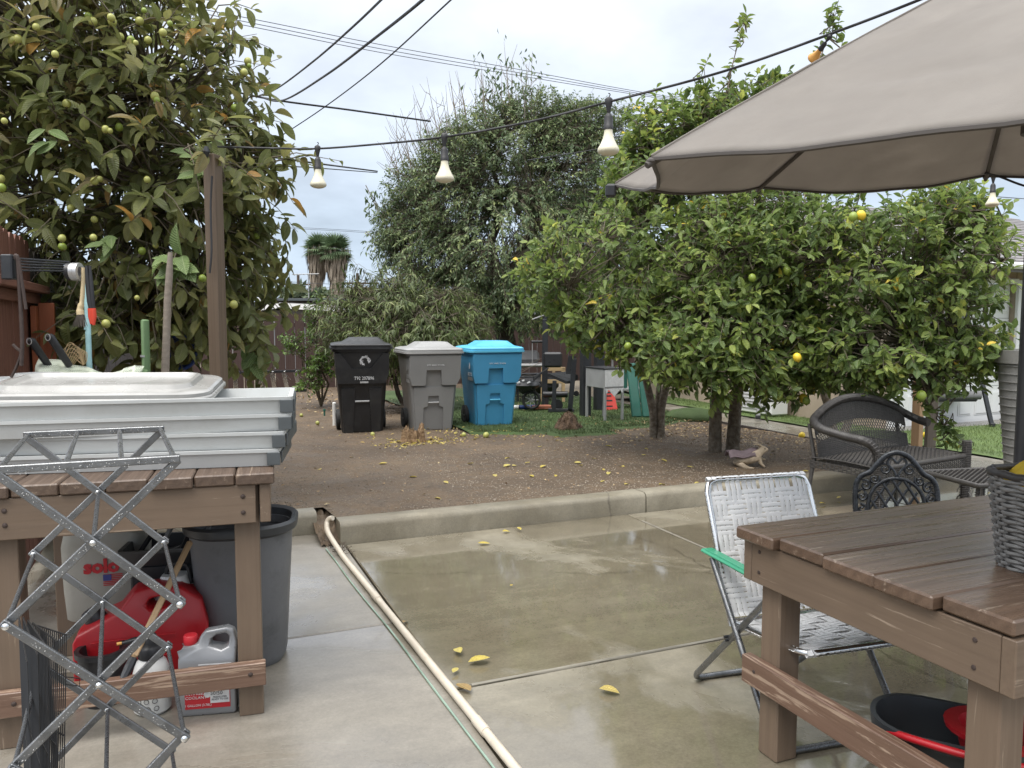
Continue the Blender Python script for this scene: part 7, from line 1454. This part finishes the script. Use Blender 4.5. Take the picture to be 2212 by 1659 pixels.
for (x, y, tx, ty, zt) in ((0.02, -0.02, -0.03, 0.09, 0.62), (WL - 0.02, -0.02, WL + 0.03, 0.09, 0.62)):
    MB().tube([(tx * 0.6 + x * 0.4 - 0.01 if x < .5 else WL, 0.05 * 0 + 0.02, 0.0), (x, y, SZ), (x, y + 0.06, zt + 0.06)], [0.016, 0.018, 0.014], 8).build('leg', M_wickdark, lsr, smooth=60)
for x in (0.02, WL - 0.02):
    leg = MB().tube([(x, -DL, 0.0), (x, -DL, 0.30), (x, -DL, 0.53 if x > 0.5 else 0.45)], [0.028, 0.033, 0.036], 10).build('leg', M_wickdark, lsr, smooth=60); mb = MB()
    for k in range(34): z = 0.05 + 0.0145 * k; mb.tube([(x + 0.036 * math.cos(q), -DL + 0.036 * math.sin(q), z) for q in [j * 0.7854 for j in range(8)]], 0.0055, 3, closed=True)
    for k in range(26): a = random.random() * 6.28; z = random.choice((random.uniform(0.02, 0.2), random.uniform(0.48, 0.55))); mb.tube([(x + 0.034 * math.cos(a), -DL + 0.034 * math.sin(a), z), (x + 0.055 * math.cos(a), -DL + 0.055 * math.sin(a), z - 0.02), (x + 0.06 * math.cos(a), -DL + 0.06 * math.sin(a), z - 0.05)], 0.0035, 3)
    o = mb.build('leg_wrap', M_wickdark, leg, smooth=70)
# ---- dark wicker side table
st0 = at(2118, 1060, 5.15); sdt = empty('wicker_side_table', (st0.x, 5.15, 0), R(12), 'low dark wicker side table between the loveseat and the basket', 'side table'); zt = 0.475
woven('table_top', lambda a, b: Vv((-0.24 + 0.48 * a, -0.24 + 0.48 * b, zt)), 22, 28, 0.0065, M_wickdark, sdt, 4, 0.005); MB().tube([(-0.24, -0.24, zt), (0.24, -0.24, zt), (0.24, 0.24, zt), (-0.24, 0.24, zt)], 0.014, 8, closed=True).build('rim', M_wickdark, sdt, smooth=60); MB().box((0, 0, zt - 0.02), (0.46, 0.46, 0.008)).build('under_panel', M_wickdark, sdt)
for sx in (-1, 1):
    for sy in (-1, 1):
        lg = MB().tube([(sx * 0.20, sy * 0.20, 0), (sx * 0.20, sy * 0.20, zt - 0.03)], 0.02, 8).build('leg', M_wickdark, sdt, smooth=60); mb = MB()
        for k in range(26): mb.tube([(sx * 0.20 + 0.022 * math.cos(q), sy * 0.20 + 0.022 * math.sin(q), 0.02 + 0.016 * k) for q in [j * 0.7854 for j in range(8)]], 0.005, 3, closed=True)
        mb.build('leg_wrap', M_wickdark, lg)
mb = MB()
for k in range(16): x = random.uniform(-.23, .23); mb.tube([(x, -0.245, zt - .01), (x + random.uniform(-.01, .01), -0.25, zt - random.uniform(.04, .12)), (x + random.uniform(-.02, .02), -0.25, zt - random.uniform(.1, .15))], 0.0035, 3)
mb.build('loose_strands', M_wickdark, sdt)

# ---- tall planter by the pole
pl0 = at(2232, 1010, 6.6); plt_ = empty('tall_planter', (pl0.x, 6.6, 0.0), 0, 'tall grey woven-look planter right of the loveseat', 'planter'); zz = at(2168, 756, 6.6).z; r1 = pl0.x - at(2166, 780, 6.6).x; r0 = r1 * 0.62
MB().lathe([(r0, 0), (r0 * 1.02, 0.05), (r1 * 0.98, zz - 0.11), (r1 * 1.06, zz - 0.11), (r1 * 1.08, zz - 0.05), (r1 * 1.10, zz), (r1 * 0.96, zz), (r1 * 0.92, zz - 0.09)], 36).build('planter_body', M_planter, plt_, smooth=35)
mb = MB()
for k in range(17):
    z = 0.05 + (zz - 0.18) * k / 16; r = (r0 + (r1 - r0) * (z / (zz - 0.1))) * 1.005; mb.tube([(r * math.cos(q), r * math.sin(q), z) for q in [j * 0.2094 for j in range(30)]], 0.006, 4, closed=True)
mb.build('ridge', M_planter, plt_, smooth=60); V = []
P_ = np.array([[0.05 * math.cos(a), 0.05 * math.sin(a), zz] for a in np.linspace(0, 6, 14)]); v_, f_, u_, r_ = scatter(ltp[0], P_, np.array([[math.cos(a), math.sin(a), 1.0] for a in np.linspace(0, 6, 14)]), np.tile([0, 0, 1.0], (14, 1)), np.full(14, 0.16), np.linspace(0.2, 0.7, 14)); o = bpy.data.objects.new('plant_leaves', mesh_np('plant_leaves', v_, f_, u_, r_, M_bush)); col.objects.link(o); o.parent = plt_

# ---- mop bucket under the table
mk0 = on(2010, 1640, 0.12); mk = empty('mop_bucket', (1.29, 2.20, 0), R(-28), 'charcoal mop bucket with red wringer and handle under the brown table', 'bucket'); rg2 = lambda w, d, z, r: [(x, y, z) for x, y in rrect(w, d, r, 6)]
MB().loft([rg2(0.30, 0.20, 0, 0.09), rg2(0.32, 0.22, 0.02, 0.10), rg2(0.42, 0.27, 0.30, 0.13), rg2(0.44, 0.29, 0.302, 0.14), rg2(0.445, 0.295, 0.335, 0.14), rg2(0.415, 0.265, 0.335, 0.125), rg2(0.31, 0.20, 0.03, 0.095)]).build('bucket_body', M_bucket, mk, smooth=35)
MB().lathe([(0.09, 0.22), (0.115, 0.325), (0.145, 0.335), (0.148, 0.35), (0.11, 0.35), (0.08, 0.24), (0.02, 0.23)], 24, (0.12, 0, 0), sy=0.86).build('wringer', M_red, mk, smooth=40); MB().tube(bez([(-0.17, -0.10, 0.315), (-0.10, -0.158, 0.335), (0.02, -0.19, 0.34), (0.15, -0.18, 0.335), (0.25, -0.09, 0.325), (0.27, 0.0, 0.32)], 6), 0.011, 8).build('handle', M_red, mk, smooth=60)
MB().tube([(-0.08, -0.06, 0.27), (-0.03, -0.03, 0.25)], [0.022, 0.026], 10).build('mop_knob', M_galv, mk)

# ---- swing seat in front of the garage
fR, fL = on(2143, 921, 0.04), on(1637, 904, 0.06); swg = empty('porch_swing', (fR + fL) / 2, 0, 'metal framed porch swing standing in front of the white garage door', 'swing'); so_ = swg.location
dv_ = (fL - fR).normalized(); bk2 = Vector((-dv_.y, dv_.x, 0)) * -1.0
bk2 = bk2 if bk2.y > 0 else -bk2; tR = fR + dv_ * 0.28 + bk2 * 0.5 + Vector((0, 0, 1.75)); tL = fL - dv_ * 0.10 + bk2 * 0.5 + Vector((0, 0, 1.75))
for a, b in ((fR, tR), (fR + bk2 * 1.0, tR), (fL, tL), (fL + bk2 * 1.0, tL)): board('frame_leg', M_galv if a is not fR else M_blackmetal, swg, a - so_, b - so_, 0.055, 0.04, (0, 1, 0)); MB().cbox(a - so_ + Vector((0, 0, 0.02)), (0.07, 0.07, 0.06), 0.01).build('foot', M_black, swg)
board('top_bar', M_blackmetal, swg, tR - so_, tL - so_, 0.06, 0.05); sc_ = at(1985, 858, fR.y + 0.3); a, b = at(2100, 860, fR.y + 0.35) - so_, at(1890, 862, fR.y + 0.6) - so_
board('seat', M_blackvinyl, swg, a, b, 0.45, 0.06, bevel=0.02); MB().tube([a + Vector((0, -.2, .06)), b + Vector((0, -.2, .06))], 0.06, 10).build('cushion_roll', M_cushgrey, swg, smooth=50)
for s, e in ((a, tR - so_ + dv_ * 0.1), (b, tR - so_ + dv_ * 1.2)): MB().tube([s, e], 0.01, 5).build('hanger_rod', M_blackmetal, swg)
# ---- posts behind the loveseat and in the foliage
p = on(1979, 984, 0.0); o = empty('wooden_post', p, R(35), 'short tan wooden post behind the wicker loveseat', 'post'); board('post', M_rawwood, o, (0, 0, 0), (0.0, 0, 0.95), 0.09, 0.09, (0, 1, 0))
p = Vector((at(2010, 900, 8.0).x, 8.0, 0)); o = empty('leaning_post', p, 0, 'tall weathered post leaning inside the right lemon tree', 'post'); board('post', M_stakewd, o, (0, 0, 0), at(2046, 372, 8.0) - p, 0.095, 0.06, (0, 1, 0)); MB().lathe([(0.01, 0), (0.01, 0.08)], 6, at(2046, 372, 8.0) - p).build('hook', M_blackmetal, o)
# ================================================================ wires, string lights, poles
def cable(name, pts, r, label, m=M_cable, cat='cable', n=8, seg=6, group=None):
    p = [Vector(q) for q in pts]; root = empty(name, p[0], 0, label, cat, group); MB().tube(bez(p, n), r, seg).build('cable_run', m, root, w=True, smooth=60); return root
sl_pts = [at(470, 317, 4.52), at(580, 320, 4.48), at(686, 321, 4.4), at(830, 310, 4.15), at(960, 296, 3.9), at(1140, 264, 3.65), at(1315, 220, 3.42), at(1560, 155, 3.15), at(1792, 74, 2.93), at(1985, 0, 2.7), at(2200, -90, 2.45)]
cable('string_light_cable', sl_pts, 0.0055, 'black string light cable crossing the sky from post to parasol', n=10)
def bulb(u, v, y, label, s=1.0, tilt=(0, 0, 0), m=M_bulb):
    p = at(u, v, y); root = empty('string_light_bulb', p, 0, label, 'light bulb', 'unlit string light bulbs'); root.rotation_euler = [R(t) for t in tilt]
    MB().lathe([(0.006, -0.05), (0.010, -0.03), (0.016, -0.008), (0.018, 0.010), (0.010, 0.018)], 10).build('hanger', M_cable, root, smooth=50); MB().tube([(0, 0, 0.018)] + [(0.006 * math.sin(q), 0, 0.024 + 0.006 * (1 - math.cos(q))) for q in (0.5, 1.5, 2.5, 3.5)], 0.0025, 5).build('hook', M_cable, root)
    z0 = -0.055; MB().lathe([(0.004, 0.01), (0.014, 0.0), (0.0185, -0.012), (0.0195, -0.045), (0.021, -0.047), (0.021, -0.062), (0.018, -0.063)], 16, (0, 0, z0)).build('socket', M_cable, root, smooth=40)
    MB().lathe([(0.0175, -0.060), (0.019, -0.078), (0.0235, -0.098), (0.034, -0.122), (0.0455, -0.142), (0.0475, -0.152), (0.044, -0.160), (0.030, -0.168), (0.012, -0.172), (0.003, -0.1725)], 24, (0, 0, z0)).build('bulb', m, root, smooth=50)
    root.scale = (s,) * 3
bulb(686, 321, 4.4, 'leftmost cream bulb hanging against the sky by the guava', 0.95); bulb(960, 296, 3.9, 'middle cream bulb hanging in front of the tall drooping tree', 0.97); bulb(1315, 220, 3.42, 'cream bulb hanging beside the parasol tip', 0.99)
bulb(1792, 80, 2.93, 'amber bulb half hidden behind the parasol top edge', 0.5, (60, 25, 0), M_bulbamber)
cable('string_light_cable', [at(2128, 374, 3.6), at(2160, 382, 3.6), at(2215, 402, 3.5), at(2300, 420, 3.4)], 0.005, 'short string light cable at the right under the parasol', n=5); bulb(2146, 382, 3.75, 'small cream bulb at the right below the parasol rim', 0.62)
# service drops and distribution lines
cable('service_cable', [at(556, 208, 13), at(600, 190, 12.0), at(680, 130, 10.2), at(760, 60, 8.6), at(828, -5, 7.4), at(900, -80, 6)], 0.012, 'upper black service cable sweeping up from the guava', n=8)
cable('service_cable', [at(556, 208, 13), at(610, 217, 12.2), at(700, 165, 10.2), at(800, 90, 8.4), at(915, -2, 6.6), at(1000, -90, 5.4)], 0.014, 'thick black service cable sagging before it sweeps up', n=8)
cable('service_cable', [at(590, 305, 12), at(700, 232, 10.5), at(820, 140, 9), at(978, -4, 7), at(1060, -80, 6)], 0.0075, 'thin straight service cable running up right', n=6)
cable('service_cable', [at(380, 160, 13), at(556, 209, 13), at(760, 238, 13.6), at(930, 262, 14.4)], 0.016, 'black cable running right into the tall tree', n=6)
cable('service_cable', [at(500, 322, 8), at(620, 344, 9.5), at(815, 370, 13.8)], 0.012, 'lower black cable running from the post into the tree', n=6)
cable('service_cable', [at(500, 358, 8), at(640, 360, 9.5), at(815, 373, 13.8)], 0.007, 'thin cable just beneath the lower black cable', n=6)
cable('garden_wire', [at(1140, 346, 9), at(1230, 332, 8.4), at(1330, 316, 8)], 0.005, 'thin wire in front of the tall drooping tree', n=5)
for k, dv in enumerate((0, 9, 17)):
    cable('power_line', [at(180, -30 + dv, 30), at(540, 40 + dv, 33), at(820, 96 + dv, 36), at(1110, 148 + dv * 0.8, 39), at(1410, 203 + dv * 0.4, 42), at(1700, 245 + dv * 0.4, 46)], 0.016, ('topmost', 'middle', 'lowest')[k] + ' of three thin power lines across the upper sky', M_farwire, 'power line', 6, 4, 'power lines')
for k, (v0, v1) in enumerate(((487, 500), (490, 506))): cable('power_line', [at(560, v0, 40), at(810, v0 + 14, 42), at(1000, v1 + 20, 44)], 0.012, ('upper', 'lower')[k] + ' thin power line above the palm crowns', M_farwire, 'power line', 4, 4, 'power lines')
for k, (v0, v1) in enumerate(((604, 622), (615, 636))): cable('power_line', [at(520, v0 - 2, 48), at(700, (v0 + v1) / 2, 52), at(900, v1, 56)], 0.018, ('upper', 'lower')[k] + ' power line low behind the palm trunks', M_farwire, 'power line', 4, 4, 'power lines')
for k, (v0, v1, y) in enumerate(((418, 436, 14), (480, 496, 16))): cable('power_line', [at(2050, v0, y), at(2140, v0 + 6, y), at(2300, v1, y)], 0.008, ('upper', 'lower')[k] + ' wire at the right edge beside the lemon foliage', M_farwire, 'power line', 4, 4, 'power lines')
def upole(u, vt, y, label, arm):
    c = at(u, vt, y); root = empty('utility_pole', (c.x, y, 0), 0, label, 'utility pole', 'utility poles beyond the fence'); MB().tube([(c.x, y, 0), (c.x, y, c.z)], [0.2, 0.13], 8).build('pole', M_barkdark, root, w=True); MB().cbox((0, 0, c.z - 0.9), (arm, 0.14, 0.16)).build('cross_arm', M_barkdark, root)
    for s in (-1, -0.4, 0.4, 1): MB().tube([(s * arm * 0.45, 0, c.z - 0.82), (s * arm * 0.45, 0, c.z - 0.6)], 0.07, 6).build('insulator', M_galv, root)
upole(644, 594, 75, 'small utility pole left of the palms', 1.8 * 2); upole(772, 590, 70, 'utility pole right of the palms above the shrub', 1.9 * 2)
c = at(666, 593, 45); o = empty('roof_aerial', (c.x, 45, 0), 0, 'thin television aerial left of the palms', 'aerial'); MB().tube([(0, 0, 0), (0, 0, c.z)], 0.03, 6).build('mast', M_galv, o); MB().tube([(-0.9, 0, c.z), (0.6, 0, c.z + 0.05)], 0.022, 5).build('boom', M_galv, o)
for k in range(6): MB().tube([(-0.8 + .25 * k, -0.4, c.z), (-0.8 + .25 * k, 0.4, c.z)], 0.015, 4).build('element', M_galv, o)

# ================================================================ pipe, hose, litter
pp = empty('drain_pipe', pq(0.03, -0.1, 0), 0, 'long cream plastic pipe lying along the patio joint', 'pipe')
PA, PB = on(742, 1203, 0.0205), on(1113, 1659, 0.0205)
path = [on(719, 1119, 0.165), on(711, 1121, 0.155), on(706, 1131, 0.125), on(708, 1148, 0.085), on(719, 1168, 0.048)] + [PA.lerp(PB, t) for t in (0.0, 0.12, 0.3, 0.6, 1.0, 1.4, 1.9)]
MB().tube(bez(path, 6), 0.0175, 12).build('pipe_run', M_pvc, pp, w=True, smooth=60)
for t in ((790 - 742) / (1113 - 742) * 1.55, 0.885):
    t = 0.31 if t < 0.5 else t; d_ = (PB - PA).normalized() * 0.05; c = PA.lerp(PB, t); MB().tube([c - d_, c + d_], 0.0205, 12).build('coupling', M_pvc, pp, w=True, smooth=50)
cable('garden_hose', [on(704, 1185, 0.01)] + [PA.lerp(PB, t) - Qd * (0.052 + 0.006 * math.sin(t * 9)) - Vector((0, 0, 0.0145)) for t in (0.02, 0.15, 0.3, 0.5, 0.7, 1.0, 1.5)], 0.0045, 'thin pale green hose beside the cream pipe', M_hose, 'hose')
cable('joint_conduit', [pq(0.09, -2.275, -0.001), pq(0.7, -2.278, 0.0), pq(1.4, -2.282, 0.0), pq(2.6, -2.28, 0.0), pq(4.4, -2.28, 0.0)], 0.010, 'grey round conduit lying in the slab joint under the chair', M_conduit, 'conduit')
o = MB(); 
for k in range(60): a = pq(random.uniform(-0.11, -0.02), random.uniform(-0.25, 0.2), 0.0 + 0.02 * random.random()); o.tube([a, a + Vector((random.gauss(0, .02), random.gauss(0, .02), random.uniform(0, .03)))], 0.0025, 3)
tag(o.build('root_debris', M_barkdark), kind='stuff')
# fallen leaves: each its own leaf
ftp = [leaf_tpl(4, 0.60, 0.04, 0.15, 0.75, 0.9), leaf_tpl(4, 0.55, 0.14, 0.4, 0.75, 0.9), leaf_tpl(4, 0.55, -0.12, 0.45, 0.75, 0.9)]
FM = {}
def fallen(p, L, rz, rv, label, k=0, group=None, tilt=0.0):
    key = (k, round(rv, 1))
    if key not in FM: t = ftp[k]; FM[key] = mesh_np('fallen_leaf', t[0], t[1], t[2], np.full(len(t[0]), rv), M_fallen)
    o = bpy.data.objects.new('fallen_leaf', FM[key]); col.objects.link(o); o.location = p; o.rotation_euler = (R(random.uniform(-12, 12)), R(tilt + random.uniform(-6, 6)), rz); o.scale = (L,) * 3; tag(o, label, 'leaf', group); return o
for (u, v, L, rz, rv, k, lab) in ((1032, 1174, 0.085, 0.1, 0.1, 0, 'flat yellow-green leaf on the wet patio below the kerb'), (1085, 1149, 0.06, 0.4, 0.2, 1, 'left one of two small yellow leaves at the kerb foot'), (1125, 1146, 0.055, 2.0, 0.2, 2, 'right one of two small yellow leaves at the kerb foot'), (1101, 1266, 0.022, 0.4, 0.0, 0, 'tiny bright yellow leaf in the middle of the wet slab'), (985, 1402, 0.075, -1.2, 0.5, 2, 'pale curled leaf on the patio right of the pipe'), (1011, 1432, 0.10, 0.3, 0.15, 2, 'crumpled yellow leaf on the patio right of the pipe'), (978, 1455, 0.05, 1.2, 0.5, 2, 'small curled leaf touching the cream pipe'), (988, 1478, 0.095, -0.9, 0.95, 0, 'brown green veined leaf lying against the pipe'), (1294, 1489, 0.085, -0.35, 0.65, 1, 'ribbed curled leaf on the patio below the conduit'), (872, 1346, 0.05, 1.4, 1.0, 1, 'small orange brown leaf stuck to the pipe'), (1770, 1088, 0.06, 0.2, 0.1, 1, 'yellow leaf at the foot of the loveseat leg'), (1808, 1077, 0.05, 0.5, 0.1, 2, 'yellow leaf on the wet concrete under the loveseat')):
    fallen(on(u, v, 0.012) + Vector((0, 0, 0.004)), L, rz, rv, lab, k)
GL = 'small fallen yellow leaf lying on the brown dirt bed'; GG = 'yellow leaves scattered over the dirt bed'
for (u, v) in ((940, 1078), (972, 1046), (1066, 1023), (1090, 1008), (1117, 1005), (1163, 965), (1300, 1015), (1312, 1022), (1352, 1046), (1398, 970), (1378, 950), (1383, 985), (1300, 1040), (1250, 1005), (1200, 1025), (1170, 1010), (1420, 1045), (1480, 1010), (1510, 1040), (1325, 965), (1240, 1000), (1150, 1030), (820, 1000), (760, 985), (690, 1010), (1008, 1000), (1040, 945), (1065, 935), (1020, 950), (985, 940), (1560, 1040), (1690, 1035), (1640, 1005), (1730, 1015), (1100, 985), (1130, 1000), (880, 1030), (1280, 990), (1350, 1010), (1465, 985), (1440, 1000)):
    q = on(u + random.uniform(-4, 4), v, 0.15); rel_ = q - C0; fallen(Vector((q.x, q.y, dirt_z(rel_.dot(Qd), rel_.dot(Pd)) + 0.006)), random.uniform(0.05, 0.095), random.uniform(0, 6.28), random.choice((0.0, 0.1, 0.2, 0.3, 0.5, 0.6)), 'small fallen yellow leaf on the dirt ' + ('close to the kerb' if v > 1020 else ('in front of the bins' if u < 1110 else ('between the kerb and the root mound' if u < 1330 else ('below the slender lemon trunks' if u < 1520 else 'around the rabbit statue')))), random.randint(0, 2), GG)
# fallen fruit
for (u, v, m, r, lab) in ((686, 917, M_guavaf, 0.027, 'fallen pale guava on the dirt left of the black bin'), (651, 900, M_guavaf, 0.026, 'fallen guava on the dirt farthest left'), (805, 942, M_guavaf, 0.027, 'fallen guava in front of the black bin'), (1002, 943, M_guavaf, 0.028, 'fallen pale guava in front of the blue bin'), (1050, 945, M_guavaf, 0.036, 'yellow split fruit on the dirt before the blue bin'), (1732, 946, M_lemonf, 0.04, 'fallen lemon beside the timber edging'), (1999, 945, M_lemonf, 0.04, 'fallen lemon on the grass behind the loveseat')):
    z = 0.15 if u < 1700 else (0.1 if u < 1900 else 0.05); p = on(u, v, z); o = empty('fallen_fruit', p + Vector((0, 0, r * 0.75)), 0, lab, 'fruit'); fruit('fruit_skin', m, o, o.location.copy(), r, 1.08, calyx=(m is M_guavaf), nipple=(m is M_lemonf))
# gravel and litter: too many to count
def debris(name, n, fn, size, m, flat=0.5):
    P = np.array([fn() for _ in range(n)]); V = []; F = []; base = np.array([(1, 0, 0), (-.5, .87, 0), (-.5, -.87, 0), (0, 0, 1), (0, 0, -1)]); fc = np.array([(0, 1, 3), (1, 2, 3), (2, 0, 3), (1, 0, 4), (2, 1, 4), (0, 2, 4)])
    S = rng.uniform(size[0], size[1], n); A = rng.random(n) * 6.28; ca, sa = np.cos(A), np.sin(A); st = rng.uniform(0.6, 1.3, n)
    W = np.stack([S[:, None] * st[:, None] * (base[:, 0] * ca[:, None] - base[:, 1] * sa[:, None]), S[:, None] * (base[:, 0] * sa[:, None] + base[:, 1] * ca[:, None]), S[:, None] * flat * np.tile(base[:, 2], (n, 1))], 2) + P[:, None, :]
    o = bpy.data.objects.new(name, mesh_np(name, W.reshape(-1, 3), (fc[None] + (np.arange(n) * 5)[:, None, None]).reshape(-1, 3), None, None, m, False)); col.objects.link(o); tag(o, kind='stuff'); return o
def rp_(q0, q1, p0, p1, pw=1.0):
    q = random.uniform(q0, q1); p = p0 + (p1 - p0) * random.random() ** pw
    if q < -0.05: p += 0.35
    return tuple(pq(q, p, dirt_z(q, p) + 0.001))
debris('soil_clods', 15000, lambda: rp_(-1.7, 5.7, 0.22, 6.0, 1.4), (0.003, 0.013), M_pebble); debris('pale_gravel', 3200, lambda: rp_(1.0, 5.6, 0.25, 2.6, 1.0), (0.003, 0.009), M_gravel)
def litter(name, n, fn, L, m=M_litter):
    P = np.array([fn() for _ in range(n)]); X = np.stack([rng.normal(size=n), rng.normal(size=n), rng.normal(size=n) * 0.25], 1); Nn = rng.normal(size=(n, 3)) * 0.3 + np.array([0, 0, 1]); V, F, U, RR = scatter(leaf_tpl(1, 0.45, 0.3, 0.5), P + np.array([0, 0, 0.006]), X, Nn, rng.uniform(L[0], L[1], n), rng.random(n)); o = bpy.data.objects.new(name, mesh_np(name, V, F, U, RR, m)); col.objects.link(o); tag(o, kind='stuff')
def near(q, p, s, s2=None):
    while True:
        a, b = random.gauss(q, s), random.gauss(p, s2 or s)
        if -1.6 < a < 5.8 and 0.3 < b < 10.8: return tuple(pq(a, b, dirt_z(a, b) + (0.02 if b > 3.6 and 1.3 < a < 5.85 else 0)))
srel = sp0 - C0; litter('stump_litter', 260, lambda: near(srel.dot(Qd) + 0.03, srel.dot(Pd) - 0.08, 0.22, 0.13), (0.03, 0.07), M_fallen)
litter('leaf_litter', 1500, lambda: near(4.6, 3.6, 0.9, 0.7), (0.025, 0.06)); litter('leaf_litter', 700, lambda: near(5.2, 2.2, 0.45, 1.0), (0.02, 0.05)); litter('leaf_litter', 900, lambda: near(4.2, 7.5, 1.6, 0.9), (0.04, 0.08)); litter('leaf_litter', 350, lambda: near(2.8, 3.6, 0.9, 0.35), (0.03, 0.06), M_fallen); litter('leaf_litter', 350, lambda: rp_(-1.5, 5.5, 0.3, 5.5), (0.02, 0.05)); litter('leaf_litter', 400, lambda: near(0.4, 9.2, 1.4, 0.9), (0.04, 0.09))
# grass blades
def blades(name, n, fn, h, m):
    P = np.array([fn() for _ in range(n)]); X = np.stack([rng.normal(size=n) * 0.35, rng.normal(size=n) * 0.35, np.ones(n)], 1); V, F, U, RR = scatter(leaf_tpl(1, 0.14, 0.2, 0.2), P, X, rng.normal(size=(n, 3)), rng.uniform(h[0], h[1], n), rng.random(n)); o = bpy.data.objects.new(name, mesh_np(name, V, F, U, RR, m)); col.objects.link(o); tag(o, kind='stuff')
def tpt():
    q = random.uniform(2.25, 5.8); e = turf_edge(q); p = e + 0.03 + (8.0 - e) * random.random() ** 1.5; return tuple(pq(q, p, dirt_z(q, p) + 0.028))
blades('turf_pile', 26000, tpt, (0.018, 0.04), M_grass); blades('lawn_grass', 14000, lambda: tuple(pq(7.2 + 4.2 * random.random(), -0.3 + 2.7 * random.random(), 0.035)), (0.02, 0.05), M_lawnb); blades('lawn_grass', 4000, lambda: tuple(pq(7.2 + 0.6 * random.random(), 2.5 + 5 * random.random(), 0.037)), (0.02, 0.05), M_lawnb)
